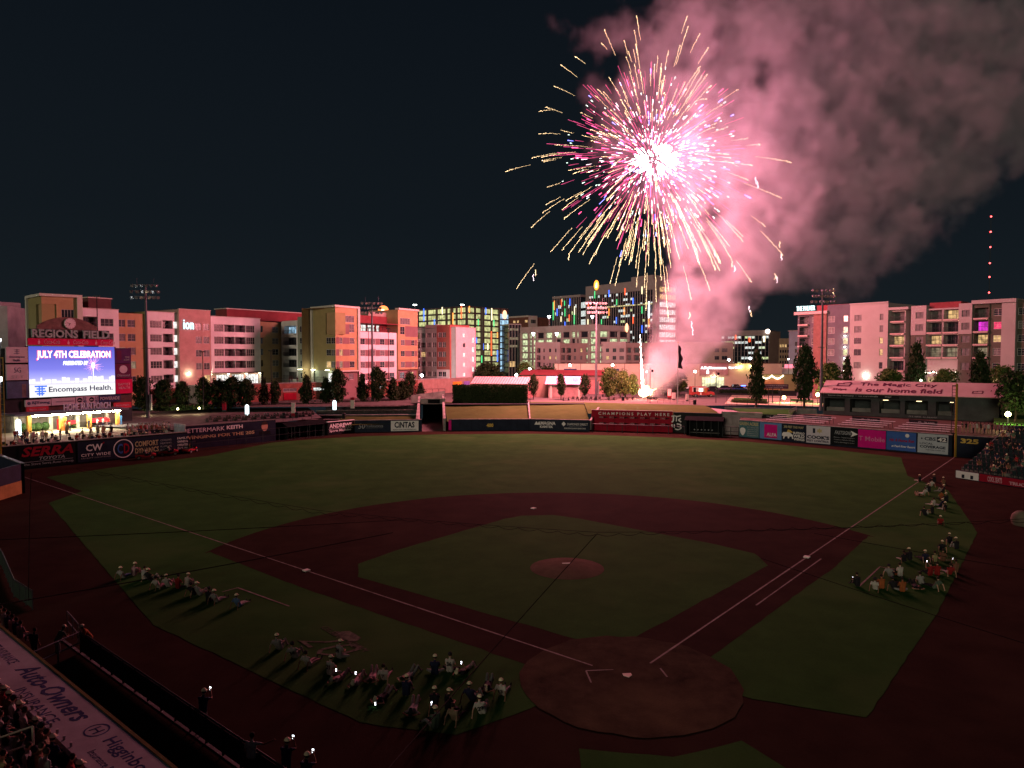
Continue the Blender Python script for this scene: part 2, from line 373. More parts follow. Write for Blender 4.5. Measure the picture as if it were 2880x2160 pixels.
for i, s_ in enumerate(('FAMILY','OWNED &','OPERATED','SINCE 1984')): text(F, b, s_, U(494), U(523), 2.35-.55*i, 2.7-.55*i, WHITEP, .06)
# left centre wall behind the first bullpen
F, t = seg_wall('outfield_wall', (-53.2,89.6), (-40.6,101.4), 3.9, .4, NAVY, 'navy wall with a man\'s portrait and bank lettering behind the bullpen fence', cap=CONCD)
b = board(F, t, F.u(536), F.u(768), 1.3, 3.8, NAVY)
text(F, b, 'BETTERMARK', F.u(512), F.u(628), 2.75, 3.45, WHITEP, .06); text(F, b, 'KEITH', F.u(634), F.u(679), 2.85, 3.5, WHITEP, .06, .03); text(F, b, 'SWINGING FOR THE 205', F.u(505), F.u(712), 1.65, 2.25, TAN, .06, .03)
fc = mat('printed_skin', (.50,.27,.20), amt=.2); uh = F.u(741)
mb = MB(); mb.poly([(uh+.62*math.cos(2*math.pi*i/20), 2.85+.88*math.sin(2*math.pi*i/20), .066) for i in range(20)]).build('printed_head', fc, b, F.M)
mb = MB(); mb.poly([(uh+.64*math.cos(math.pi*i/12), 3.15+.62*math.sin(math.pi*i/12), .072) for i in range(13)]).build('printed_hair', mat('printed_hair', (.05,.035,.03)), b, F.M)
MB().box(uh-1.15, uh+1.15, 1.4, 2.0, .05, .062).build('printed_jacket', BLACKP, b, F.M)
# chain link fence and shelter of the left bullpen
def fence(name, A, B, h, step, label, z0=0.0, m=None, rails=(1.0,), mesh=False, r=.045, cat='fence', group=None, solid=None):
    F = Frame(A, B, z0); t = thing(name, F.o, label, cat, group); m = m or STEEL; n = max(1, round(F.L/step))
    pm = MB().tube((0,0,0), (0,h,0), r, r, 6).mesh('post', m)
    for i in range(n+1): put('post', pm, t, F.M @ Matrix.Translation((F.L*i/n, 0, 0)))
    for k_ in rails: MB().tube((0,h*k_,0), (F.L,h*k_,0), r*.9, r*.9, 6).build('rail', m, t, F.M)
    if solid: MB().box(0, F.L, .1, h*.93, -.012, .012).build('infill_panel', solid, t, F.M)
    return F, t
fence('bullpen_fence', (-51.0,87.4), (-32.9,107.9), 2.5, 3.4, 'dark chain link bullpen fence in front of the portrait wall', rails=(1.0,.5,.04))
def shelter(A, B, depth, h, label):
    F = Frame(A, B, 0); t = thing('bullpen_shelter', F.o, label, 'shelter')
    mb = MB(); mb.box(0, F.L, 0, h, -depth-.2, -depth); mb.box(0, .15, 0, h, -depth, 0); mb.box(F.L-.15, F.L, 0, h, -depth, 0); mb.build('wall_panel', BLACK, t, F.M)
    mb = MB(); mb.add([(-.3,h+.05,.5),(F.L+.3,h+.05,.5),(F.L+.3,h+.75,-depth*.5),(-.3,h+.75,-depth*.5),(F.L+.3,h+.05,-depth-.4),(-.3,h+.05,-depth-.4)], [(0,1,2,3),(3,2,4,5),(0,3,5),(1,4,2),(0,5,4,1)]).build('roof', BLACK, t, F.M)
    for i in range(5): MB().tube((F.L*(.1+.2*i),0,0), (F.L*(.1+.2*i),h,0), .06, .06, 6).build('post', STEEL, t, F.M)
    MB().box(.6, F.L-.6, .4, .48, -depth+.3, -depth+.8).build('bench', CONCD, t, F.M)
    for i in range(6): MB().ball((F.L*(.2+.1*i), 1.0, -depth+.6), .16, 8, 5).build('helmet', GREYP, t, F.M)
    return t
shelter((-38.8,103.0), (-32.7,109.6), 3.0, 2.4, 'black roofed bullpen shelter beside the ANDREWS board')
# short white lit board, then straight wall to the tunnel
F, t = seg_wall('outfield_wall', (-32.4,109.4), (-27.84,114.1), 2.6, .4, BLACKP, 'short black wall with the ANDREWS Sports Medicine board', cap=WHITEP)
text(F, t, 'ANDREWS', .35, F.L-.7, 1.35, 2.2, WHITEP, .03, .03); text(F, t, 'Sports Medicine', .35, F.L-.9, .45, 1.05, WHITEP, .03, .015)
MB().box(.2, F.L-.5, 1.16, 1.20, .004, .03).build('rule', WHITEP, t, F.M)
F, t = seg_wall('outfield_wall', (-27.8,114.2), (-14.1,114.9), 2.45, .45, NAVY, 'navy wall with the white CINTAS board left of the tunnel', cap=CONCD)
b = board(F, t, F.u(1098), F.u(1176), .2, 2.3, WHITEP)
text(F, b, 'CiNTAS', F.u(1108), F.u(1165), .85, 2.1, NAVY, .06, .035); text(F, b, 'READY FOR THE WORKDAY', F.u(1104), F.u(1170), .35, .6, NAVY, .06, .01)
text(F, t, '50', F.u(1006), F.u(1025), .75, 1.85, GREYP, .03, .01, .2); text(F, t, 'ProAssurance', F.u(1027), F.u(1076), 1.1, 1.6, GREYP, .03); MB().box(F.u(1027), F.u(1076), .9, .94, .004, .02).build('rule', GREYP, t, F.M)
F, t = seg_wall('outfield_wall', (-8.57,116.0), (8.65,115.2), 2.35, .45, NAVY, 'navy centre field wall with a yellow 400', cap=CONCD)
text(F, t, '400', F.u(1368), F.u(1387.5), .75, 1.5, YEL, .03, .04)
MB().box(-.02, .55, .15, 2.2, .02, .10).build('magenta_end_panel', MAG, t, F.M)  # plain magenta panel at the wall end, no emission
F, t = seg_wall('outfield_wall', (8.65,115.2), (20.58,111.6), 2.35, .45, NAVY, 'navy wall with the MAGNA KAMTEK and DIAMONDS DIRECT boards', cap=CONCD)
text(F, t, 'MAGNA', F.u(1521), F.u(1563), 1.25, 1.95, WHITEP, .03, .035); text(F, t, 'KAMTEK', F.u(1519), F.u(1556), .6, 1.1, WHITEP, .03, .03)
mb = MB(); um = F.u(1513); mb.poly([(um-.75,1.25,.03),(um-.3,2.0,.03),(um,1.5,.03),(um+.3,2.0,.03),(um+.6,1.25,.03)]).build('mark', WHITEP, t, F.M)
text(F, t, 'DIAMONDS DIRECT', F.u(1596), F.u(1654), 1.25, 1.7, WHITEP, .03, 0); text(F, t, 'BIRMINGHAM BARONS', F.u(1588), F.u(1648), .45, .75, WHITEP, .03); text(F, t, 'OFFICIAL JEWELER OF THE', F.u(1600), F.u(1638), .92, 1.05, GREYP, .03)
ud = F.u(1586); MB().poly([(ud-.45,1.5,.03),(ud,1.0,.03),(ud+.45,1.5,.03),(ud,2.0,.03)]).build('mark', WHITEP, t, F.M)
# right centre bullpen: red champions wall, logo panel, shelter, rail
F, t = seg_wall('champions_wall', (21.5,114.2), (37.3,108.6), 4.3, .4, REDP, 'red wall lettered CHAMPIONS PLAY HERE with rows of dated pennants', cap=CONC)
CH = F
text(F, t, 'CHAMPIONS PLAY HERE', F.u(1684), F.u(1884), 3.35, 3.95, WHITEP, .03, .01, space=1.55)
yrs = ['1906','1912','1914','1928','1929','1931','1942','1948','1958','1967','1970','1983','1987','1993','2002','2013']
PEN = mat('pennant_black', (.03,.012,.014))
for i, y_ in enumerate(yrs[:14]):
    r_, c_ = divmod(i, 7); u = F.u(1686 + c_*29); v = 2.55 - r_*1.25
    q = MB(); q.add([(u+.95,v+.06,.02),(u+.95,v+.52,.02),(u+1.95,v+.29,.02),(u+.95,v+.06,.05),(u+.95,v+.52,.05),(u+1.95,v+.29,.05)], [(0,2,1),(3,4,5),(0,1,4,3),(1,2,5,4),(2,0,3,5)])
    p = q.build('pennant', PEN, t, F.M); text(F, p, y_, u, u+.85, v+.08, v+.48, GREYP, .03)
F, t = seg_wall('outfield_wall', (37.4,108.55), (45.9,104.0), 4.1, .4, BLACKP, 'black wall with a white blackletter B emblem behind the shelter', cap=STEEL)
u0 = F.u(1890)
mb = MB()
def stroke(pts, w): 
    for a, b_ in zip(pts, pts[1:]):
        a = Vector((*a,0)); b_ = Vector((*b_,0)); d = (b_-a).normalized(); nn = Vector((-d.y,d.x,0))*w/2
        mb.add([(p.x,p.y,z) for z in (.012,.04) for p in (a+nn, b_+nn, b_-nn, a-nn)], [(0,3,2,1),(4,5,6,7),(0,1,5,4),(1,2,6,5),(2,3,7,6),(3,0,4,7)])
for pts, w in [([(u0,3.3),(u0+.5,3.5),(u0+1.1,3.3),(u0+1.9,3.5)],.22),([(u0+.45,3.4),(u0+.4,2.4),(u0+.05,2.1)],.28),([(u0+1.05,3.3),(u0+1.0,2.3)],.2),([(u0+1.9,3.0),(u0+1.4,2.6),(u0+2.0,2.2)],.26),([(u0+.1,1.7),(u0+.2,1.1)],.25),([(u0+.6,1.7),(u0+.6,1.0)],.2),([(u0+1.1,1.8),(u0+1.9,1.7),(u0+1.9,1.2),(u0+1.2,1.3)],.24),([(u0+.7,.75),(u0+1.4,.6),(u0+2.0,.9),(u0+1.9,1.2)],.22)]: stroke(pts, w)
o = mb.build('emblem', WHITEP, t, F.M); o['label'] = 'white blackletter emblem'; o['kind'] = 'stuff'
shelter((38.3,103.2), (44.4,100.1), 2.6, 3.0, 'black roofed bullpen shelter between the emblem wall and the RF boards')
fence('bullpen_rail', (20.9,110.4), (38.0,103.3), 1.75, 3.0, 'long black pipe rail in front of the red champions wall', rails=(1.0,), r=.07)
fence('bullpen_gate', (44.5,99.9), (47.1,98.5), 2.0, 1.3, 'black pipe gate beside the GREEN ACRES board', rails=(1.0,.55,.05), r=.07)
# right field wall with its row of boards
A, B = (47.26,98.6), (69.9,70.6); RFH = 3.35
F, t = seg_wall('outfield_wall', A, B, RFH, .45, NAVY, 'long right field wall covered by a row of coloured adverts', cap=CONC)
RFF = F
TEAL = mat('teal_print', (.07,.17,.20), amt=.2); LBLUE = mat('pale_blue_print', (.12,.24,.50), amt=.15); PALE = mat('pale_print', (.40,.44,.50), amt=.1); WBOARD = mat('white_board', (.56,.52,.60), amt=.1)
def rb(pa, pb, m): return board(F, t, F.u(pa)+.04, F.u(pb)-.04, .22, 3.28, m)
b = rb(2082, 2139, TEAL); text(F, b, 'GREEN ACRES', F.u(2083), F.u(2136), 2.45, 3.1, TAN, .06, .03)
for i, w_ in enumerate(('HOT WINGS FISH','CHICKEN LIVERS','SANDWICHES','BIRMINGHAM','BESSEMER')): text(F, b, w_, F.u(2104), F.u(2136), 2.0-.38*i, 2.24-.38*i, GREYP, .06, .01)
mb = MB(); ub = F.u(2092); mb.poly([(ub+.55*math.cos(q)+.1*math.sin(2*q), 1.25+.75*math.sin(q), .062) for q in [2*math.pi*i/16 for i in range(16)]]).build('mark', WHITEP, b, F.M)
b = rb(2139.5, 2202, LBLUE); s_ = MB().box(F.u(2153), F.u(2189.5), .45, 2.95, .052, .07).build('square', MAG, b, F.M); text(F, b, 'ALFA', F.u(2160), F.u(2188), .75, 1.4, WHITEP, .08, .01); text(F, b, 'INSURANCE', F.u(2154), F.u(2189), .5, .68, REDP, .08)
b = rb(2202.5, 2271, NAVY); text(F, b, '200 FEET THIS WAY', F.u(2208), F.u(2264), 2.55, 3.0, TAN, .06, .02)
text(F, b, 'BUFFALO', F.u(2235), F.u(2267), 1.55, 1.95, WHITEP, .06, .03); text(F, b, 'WILD', F.u(2235), F.u(2267), .95, 1.48, WHITEP, .06, .03); text(F, b, 'WINGS', F.u(2236), F.u(2267), .38, .86, WHITEP, .06, .03)
ub = F.u(2220); mb = MB(); mb.poly([(ub+x*1.0, 1.15+y*1.0, .062) for x, y in [(-1.1,.3),(-.9,.6),(-.3,.62),(.1,.75),(.5,.5),(.9,.2),(1.0,-.5),(.8,-.55),(.7,-.1),(.3,-.15),(.2,-.5),(.0,-.5),(-.1,-.1),(-.6,-.2),(-.7,-.6),(-.9,-.6),(-.85,-.1),(-1.15,-.1)]]).build('mark', WHITEP, b, F.M)
mb = MB(); mb.poly([(ub+x, 1.15+y, .066) for x, y in [(-.2,.7),(0,1.15),(.5,1.0),(.95,.65),(.5,.6)]]).build('wing_mark', YEL, b, F.M)
b = rb(2271.5, 2340, WBOARD); text(F, b, "COOK'S", F.u(2274), F.u(2337), .95, 1.6, NAVY, .06, .05); text(F, b, 'PEST CONTROL', F.u(2274), F.u(2337), .42, .8, NAVY, .06, .035)
ub = F.u(2309); mb = MB(); mb.poly([(ub+.62*math.cos(q)*(1 if i % 2 else .55), 2.45+.5*math.sin(q)*(1 if i % 2 else .55), .062) for i, q in enumerate([2*math.pi*i/12 for i in range(12)])]).build('star_mark', TAN, b, F.M)
MB().box(F.u(2290), F.u(2297), 2.0, 2.85, .05, .065).build('dark_mark', NAVY, b, F.M)
b = rb(2340.5, 2417, BLACKP); text(F, b, 'FASTSIGNS', F.u(2352), F.u(2400), 2.1, 2.75, GREYP, .06, .02, .3)
for i, w_ in enumerate(('Banners  Digital Graphics','Custom Vehicle Wraps','www.fastsigns.com')): text(F, b, w_, F.u(2350), F.u(2408), 1.45-.42*i, 1.7-.42*i, GREYP, .06)
mb = MB(); ua = F.u(2397); mb.poly([(ua,2.9,.06),(ua+1.2,2.35,.06),(ua,1.8,.06),(ua+.3,2.35,.06)]).build('arrow_mark', WHITEP, b, F.M)
b = rb(2417.5, 2497, MAG); text(F, b, 'T Mobile', F.u(2420), F.u(2494), 1.35, 2.15, mat('pink_print', (.75,.22,.45)), .06, .01)
b = rb(2497.5, 2583, BLUEP); text(F, b, 'Hit A Home Run', F.u(2507), F.u(2577), 1.65, 2.15, REDP, .06, .03, .2); text(F, b, 'at Pearl River Resort', F.u(2513), F.u(2580), .75, 1.1, WHITEP, .06, .02, .2)
MB().ball((F.u(2557), 2.75, .06), .42, 14, 8).build('ball_mark', WHITEP, b, F.M @ Matrix.Diagonal((1,1,.15,1)))
b = rb(2586, 2674, PALE); text(F, b, 'CBS', F.u(2606), F.u(2638), 2.25, 2.8, NAVY, .06, .02); q = MB().box(F.u(2641), F.u(2670), 2.1, 2.9, .052, .066).build('square', NAVY, b, F.M); text(F, b, '42', F.u(2643), F.u(2668), 2.22, 2.82, WHITEP, .07, .03)
text(F, b, 'LOCAL', F.u(2593), F.u(2630), 1.6, 1.9, NAVY, .06, .01); text(F, b, 'COVERAGE', F.u(2593), F.u(2666), 1.02, 1.45, NAVY, .06, .035); text(F, b, 'YOU CAN COUNT ON', F.u(2610), F.u(2664), .65, .85, NAVY, .06)
MB().ball((F.u(2598), 2.52, .06), .3, 14, 8).build('eye_mark', NAVY, b, F.M @ Matrix.Diagonal((1,1,.15,1)))
F, t = seg_wall('outfield_wall', (70.4,70.2), (73.6,66.4), RFH, .45, NAVY, 'dark wall end with a yellow 325 beyond the foul pole', cap=CONC)
text(F, t, '325', .5, 2.9, 2.2, 2.95, YEL, .03, .04)
# foul poles
for (x, y), lb in (((70.05,70.05),'tall yellow foul pole with mesh screen beside the CBS board'), ((-69.25,68.35),'dim yellow lattice foul pole at the end of the porch wall')):
    t = thing('foul_pole', (x,y,0), lb, 'foul pole')
    YP = mat('yellow_pole', (.26,.18,.03), amt=.15, rough=.5)
    MB().tube((0,0,0), (0,0,11.5 if x > 0 else 16.0), .17, .17, 10).build('pole', YP, t, t.matrix_basis)
    mb = MB(); h = 11.2 if x > 0 else 15.6; hx = -.75 if x > 0 else .62
    mb.box(min(0,hx), max(0,hx), -.01, .01, 3.6, 3.75); mb.box(min(0,hx), max(0,hx), -.01, .01, h-.12, h)
    for kk in range(16): zz = 3.7 + (h-3.9)*kk/15; mb.box(min(0,hx), max(0,hx), -.012, .012, zz, zz+.05)
    mb.box(hx-.04, hx+.04, -.02, .02, 3.6, h); o = mb.build('mesh_screen', STEEL if x > 0 else YP, t, t.matrix_basis)
# --- grassed bank behind the wall and the plaza
def bank(name, base, top, zb, zt, m=BANKG, n=10):
    """sloping ground between two edge lines; slightly uneven"""
    A0, A1 = Vector((*base[0],zb)), Vector((*base[1],zb)); B0, B1 = Vector((*top[0],zt)), Vector((*top[1],zt)); mb = MB(); vs = []
    for j in range(n+1):
        for i in range(n*2+1):
            s_ = i/(n*2); q = j/n; p = A0.lerp(A1, s_).lerp(B0.lerp(B1, s_), q); e = 0 if j in (0, n) else 1
            vs.append((p.x, p.y, p.z + e*(.12*mnoise.noise(p*.25) + .25*math.sin(q*math.pi))))
    w = n*2+1; mb.add(vs, [(j*w+i, j*w+i+1, (j+1)*w+i+1, (j+1)*w+i) for j in range(n) for i in range(n*2)])
    return mb.build(name, m, smooth=True, kind='structure')
bank('grass_bank', ((-8.9,116.6),(8.6,115.75)), ((-9.6,140.5),(10.5,139.0)), 1.9, 4.45)
bank('grass_bank', ((8.7,115.75),(20.8,112.15)), ((10.6,139.0),(24,136.5)), 1.9, 4.45)
bank('grass_bank', ((20.9,114.9),(46.5,104.6)), ((24.1,136.5),(49.5,123.5)), 3.5, 4.45)
bank('grass_bank', ((-31.8,112.0),(-15.2,115.6)), ((-31.5,128.0),(-15.3,128.5)), 1.7, 2.3)
def rwall(A, B, z0, z1, th=.35, label='', m=CONC, name='retaining_wall', zb1=None):
    F = Frame(A, B, 0); t = thing(name, F.o, label, 'wall'); z2 = z1 if zb1 is None else zb1
    mb = MB(); mb.add([(0,z0,0),(F.L,z0,0),(F.L,z2,0),(0,z1,0),(0,z0,-th),(F.L,z0,-th),(F.L,z2,-th),(0,z1,-th)], [(0,1,2,3),(5,4,7,6),(1,5,6,2),(4,0,3,7),(3,2,6,7),(0,4,5,1)]).build('wall_panel', m, t, F.M)
    return F, t
rwall((8.75,115.8), (10.4,133.0), 1.0, 2.5, .3, 'narrow sloping stair kerb dividing the grass bank', zb1=4.8)
rwall((21.0,112.0), (24.4,119.5), .3, 2.3, .4, 'pale stepped retaining wall beside the DIAMONDS DIRECT board', zb1=4.5)
rwall((-9.2,116.2), (-9.6,140.0), .0, 2.6, .5, 'pale side wall on the bank side of the tunnel', zb1=6.4)
rwall((-14.9,116.0), (-15.3,139.0), .0, 2.6, .5, 'pale side wall on the terrace side of the tunnel', zb1=6.0)
t = thing('tunnel', (-12.2,131.5,0), 'dark service tunnel mouth under a concrete bridge', 'tunnel')
MB().box(-15.1,-9.3,131.6,132.4,4.6,5.9).build('lintel', CONC, t); MB().box(-15.1,-9.3,150,150.3,0,5).build('end_wall', BLACK, t); MB().box(-15.1,-9.3,132.4,150,4.9,5.2).build('roof_slab', CONCD, t)
MB().box(-13.3,-10.6,131.35,131.58,4.75,5.65).build('clearance_sign', BLACK, t)
MB().poly([(-15.1,115.2,.004),(-9.2,115.2,.004),(-9.3,150,.004),(-15.1,150,.004)]).build('tunnel_road', PLAZA, kind='structure')
# ramp bridge above the tunnel
rwall((-17.5,139.3), (-9.4,140.4), 4.3, 6.2, .4, 'low parapet of the ramp above the tunnel', zb1=7.2)
fence('ramp_rail', (-17.3,145.0), (-9.4,147.0), 3.0, 1.6, 'open metal rail along the ramp under the red wall', z0=4.4, rails=(1.0,.6,.3))
# plaza behind the bank, with the launch site
MB().poly([(-20,128.2,4.40),(-9.6,140.4,4.40),(10.5,138.9,4.40),(24,136.4,4.40),(49.6,123.4,4.40),(62,124,4.40),(75,150,4.40),(62,196,4.40),(-20,196,4.40),(-70,150,4.40),(-70,128.2,4.40)]).build('plaza', PLAZA, kind='structure')
# side stand concrete stair beside the right hand bank
t = thing('concrete_stair_block', (50,115,0), 'pale ribbed concrete end block beside the right centre bullpen', 'wall')
RIB = mat('ribbed_concrete', (.30,.25,.26), amt=.25, stripes=0, bump=.3, bscale=3)
mb = MB(); mb.prism([(46.2,104.8),(52.6,100.5),(54.5,108.0),(49.8,122.5)], 0, 4.0); mb.build('block', RIB, t)
for k_ in range(9): a = Vector((46.2,104.8,0)).lerp(Vector((52.6,100.5,0)), (k_+.5)/9); MB().tube((a.x-.03,a.y-.05,0),(a.x-.03,a.y-.05,3.95),.06,.06,5).build('rib', RIB, t)
MB().prism([(46.1,104.7),(52.7,100.4),(52.9,101.2),(46.4,105.6)], 4.0, 4.55).build('parapet', CONC, t)
# terraces of the left centre picnic area
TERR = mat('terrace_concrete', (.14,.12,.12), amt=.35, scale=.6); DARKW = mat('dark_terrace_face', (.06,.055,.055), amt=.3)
steps = [(122.5,1.9),(125.6,2.6),(128.4,3.4),(131.6,4.1)]
for i, (y, z) in enumerate(steps):
    t = thing('terrace_step', (-28,y,0), ['lowest','second','third','topmost'][i] + ' dark faced concrete terrace above the CINTAS wall', 'terrace')
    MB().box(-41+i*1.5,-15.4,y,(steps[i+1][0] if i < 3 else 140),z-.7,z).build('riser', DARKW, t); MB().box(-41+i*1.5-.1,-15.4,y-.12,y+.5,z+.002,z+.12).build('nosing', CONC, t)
MB().poly([(-70,98,3.3),(-54,90,3.3),(-41,102,3.3),(-34,112,3.3),(-42,140,3.3),(-90,140,3.3),(-90,110,3.3)]).build('picnic_terrace', TERR, kind='structure')
# ================================================================== scoreboard and home run porch
SB = Frame.px(80, 121, 322, 133.1, 0.0)
F = SB
sb = thing('scoreboard', (F.o + F.x*7 - F.n*.6), 'huge bright video scoreboard reading JULY 4TH CELEBRATION above the porch', 'scoreboard')
def ru(p0, y0, p1, y1):                      # picture box -> u0, u1, v0, v1 on the scoreboard plane
    a = F.uv(p0, y1); b = F.uv(p1, y0); return a[0], b[0], a[1], b[1]
def rc(p0, y0, p1, y1):                      # taken at the middle so the slanting edges stay level
    um = (p0+p1)/2; return F.u(p0), F.u(p1), F.uv(um, y1)[1], F.uv(um, y0)[1]
BR = mat('scoreboard_brick', (.16,.10,.09), amt=.3, scale=1.5); PANEL = mat('panel_grey', (.42,.38,.42), amt=.12); PURP = mat('panel_purple', (.07,.025,.09), amt=.2); DKB = mat('panel_dark_blue', (.03,.04,.10), amt=.2)
MAROON = mat('panel_maroon', (.10,.02,.06), amt=.2); COKE = mat('panel_crimson', (.48,.012,.08), amt=.12); SLATE = mat('panel_slate', (.07,.10,.17), amt=.3)
u0, u1, v0, v1 = rc(80, 974, 322, 1113); v0, v1 = 8.62, 17.40
# picture on the screen: procedural night sky, skyline and white band
sm_ = bpy.data.materials.new('video_screen'); sm_.use_nodes = True; nt = sm_.node_tree; N = nt.nodes; b_ = N['Principled BSDF']; b_.inputs['Base Color'].default_value = (.01,.01,.01,1)
tc = N.new('ShaderNodeTexCoord'); sx = N.new('ShaderNodeSeparateXYZ'); nt.links.new(tc.outputs['Object'], sx.inputs[0])
mr = N.new('ShaderNodeMapRange'); mr.inputs[1].default_value = v0; mr.inputs[2].default_value = v1; nt.links.new(sx.outputs[1], mr.inputs[0])
cr = N.new('ShaderNodeValToRGB'); nt.links.new(mr.outputs[0], cr.inputs[0]); e = cr.color_ramp.elements
e[0].position = 0; e[0].color = (1,1,1,1); e[1].position = 1; e[1].color = (.06,.10,.62,1)
for p_, c_ in ((.22,(1,1,1,1)),(.27,(.72,.70,1,1)),(.40,(.40,.42,1,1)),(.55,(.20,.22,.85,1)),(.8,(.12,.15,.70,1))): q = e.new(p_); q.color = c_
nt.links.new(cr.outputs[0], b_.inputs['Emission Color']); b_.inputs['Emission Strength'].default_value = SCREEN_S*.62
MB().box(u0-.25, u1+.25, v0-.25, v1+.02, -.7, -.02).build('screen_housing', BLACK, sb, F.M)
scr = MB().quad((u0,v0,.01),(u1,v0,.01),(u1,v1,.01),(u0,v1,.01)).build('video_screen', sm_, sb, F.M)
SW = glow('screen_white', (1,1,1), SCREEN_S*1.1); SR = glow('screen_red', (1,.05,.16), SCREEN_S); SDK = mat('screen_dark', (.005,.005,.02), emit=(.05,.05,.20), es=.35); SBL = glow('screen_blue', (.05,.16,.9), SCREEN_S*.8); SPK = glow('screen_pink', (1,.45,.85), SCREEN_S); SLV = glow('screen_lilac', (.75,.72,1), SCREEN_S)
W = u1-u0; H = v1-v0
def su(x): return u0 + W*x
def sv(y): return v0 + H*y
text(F, scr, 'JULY 4TH CELEBRATION', su(.080), su(.955), sv(.720), sv(.925), SR, .02, .055); text(F, scr, 'JULY 4TH CELEBRATION', su(.088), su(.945), sv(.735), sv(.915), SW, .05, .028)
text(F, scr, 'PRESENTED BY', su(.375), su(.675), sv(.625), sv(.71), SW, .05, .03, .25)
text(F, scr, 'Encompass Health.', su(.21), su(.965), sv(.060), sv(.20), SDK, .05, .014)
mb = MB()
for i, (a, b2, y) in enumerate([(.055,.19,.215),(.075,.17,.165),(.055,.18,.115),(.075,.16,.070)]): mb.box(su(a), su(b2), sv(y-.014), sv(y+.014), .05, .06)
for i, (x, y0_, y1_) in enumerate([(.105,.03,.23),(.135,.03,.23)]): mb.box(su(x-.008), su(x+.008), sv(y0_), sv(y1_), .062, .07)
o = mb.build('screen_mark', SBL, scr, F.M); o['kind'] = 'stuff'
mb = MB(); q = random.Random(3); x = .0                     # skyline shown on the screen
while x < .99:
    w_ = q.uniform(.02,.07); h_ = q.uniform(.03,.13) + (.05 if x > .88 else 0); mb.box(su(x), su(min(x+w_*.85,.995)), sv(.27), sv(.27+h_), .012, .02); x += w_
o = mb.build('screen_skyline', SLV, scr, F.M); o['kind'] = 'stuff'
mb = MB(); cx, cyy = su(.73), sv(.615)
for i in range(70):
    a = q.uniform(0,6.28); r0, r1 = q.uniform(.15,.6), q.uniform(.7,1.9); wv_ = .02
    d = Vector((math.cos(a), math.sin(a), 0)); n_ = Vector((-d.y, d.x, 0))*wv_; c_ = Vector((cx, cyy, .03))
    mb.quad(c_+d*r0-n_, c_+d*r1-n_*.4, c_+d*r1+n_*.4, c_+d*r0+n_)
o = mb.build('screen_firework', SPK, scr, F.M); o['kind'] = 'stuff'
mb = MB(); mb.poly([(cx+.32*math.cos(2*math.pi*i/14), cyy+.55*math.sin(2*math.pi*i/14), .04) for i in range(14)]); mb.box(cx-.05, cx+.05, sv(.30), cyy, .03, .035); mb.build('screen_jet', SW, scr, F.M)
# boards round the screen
def pan(p0, y0, p1, y1, m, name='advert_panel', out=.06):
    a = rc(p0, y0, p1, y1); return MB().box(*a, -.35, out).build(name, m, sb, F.M), a
p, a = pan(80, 952.5, 318, 973.5, COKE); LP = mat('pink_script', (.62,.34,.42))
a = (F.u(80), F.u(318), 17.62, 18.78)
bpy.data.objects.remove(p); p = MB().box(*a, -.35, .06).build('advert_panel', COKE, sb, F.M)
for k_ in range(3):
    x0 = a[0]+1.6+k_*4.75; text(F, p, 'Coca-Cola', x0+.85, x0+3.4, 17.85, 18.6, LP, .07, -.005, .35)
    mb = MB(); mb.poly([(x0-.1,17.8,.07),(x0+.2,17.8,.07),(x0+.22,18.15,.07),(x0+.1,18.35,.07),(x0+.1,18.6,.07),(x0,18.6,.07),(x0,18.35,.07),(x0-.12,18.15,.07)]).build('bottle_mark', LP, p, F.M)
LET = mat('letter_green_grey', (.24,.32,.31), amt=.15, rough=.5)
text(F, sb, 'REGIONS', F.u(89), F.u(218), 18.9, 20.35, LET, .15, .035, name='letter_row', ext=.25); text(F, sb, 'FIELD', F.u(233), F.u(307), 18.9, 20.3, LET, .15, .035, name='letter_row', ext=.25)
MB().box(F.u(84), F.u(309), 18.8, 20.4, -.4, -.05).build('letter_backing', mat('backing_dark', (.07,.06,.065)), sb, F.M)
ua, ub = F.u(108), F.u(276); um = (ua+ub)/2; ht = 22.5; pts = [(ua,20.42),(ub,20.42)]
for i in range(17): x_ = ub + (ua-ub)*i/16; pts.append((x_, 20.42 + .55 + 1.65*(1-((x_-um)/((ub-ua)/2))**2)))
mb = MB(); mb.add([(x_,y_,-.15) for x_, y_ in pts] + [(x_,y_,-.65) for x_, y_ in pts], [tuple(range(len(pts))), tuple(range(len(pts), 2*len(pts)))[::-1]] + [(i, len(pts)+i, len(pts)+(i+1) % len(pts), (i+1) % len(pts)) for i in range(len(pts))]).build('arch', BR, sb, F.M)
ck = MB(); uc = F.u(199); CKM = mat('clock_face', (.55,.50,.52), amt=.05)
ck.add([(uc+.92*math.cos(2*math.pi*i/28), 21.5+.92*math.sin(2*math.pi*i/28), z) for z in (-.14,.12) for i in range(28)], [tuple(range(28,56))] + [(i,(i+1) % 28,28+(i+1) % 28,28+i) for i in range(28)])
ck = ck.build('clock', CKM, sb, F.M)
mb = MB(); mb.box(uc-.05, uc+.6, 21.47, 21.53, .13, .15); mb.build('minute_hand', BLACK, ck, F.M @ Matrix.Translation((uc,21.5,0)) @ Matrix.Rotation(R(170),4,'Z') @ Matrix.Translation((-uc,-21.5,0)))
mb = MB(); mb.box(uc-.05, uc+.45, 21.46, 21.54, .13, .15); mb.build('hour_hand', BLACK, ck, F.M @ Matrix.Translation((uc,21.5,0)) @ Matrix.Rotation(R(235),4,'Z') @ Matrix.Translation((-uc,-21.5,0)))
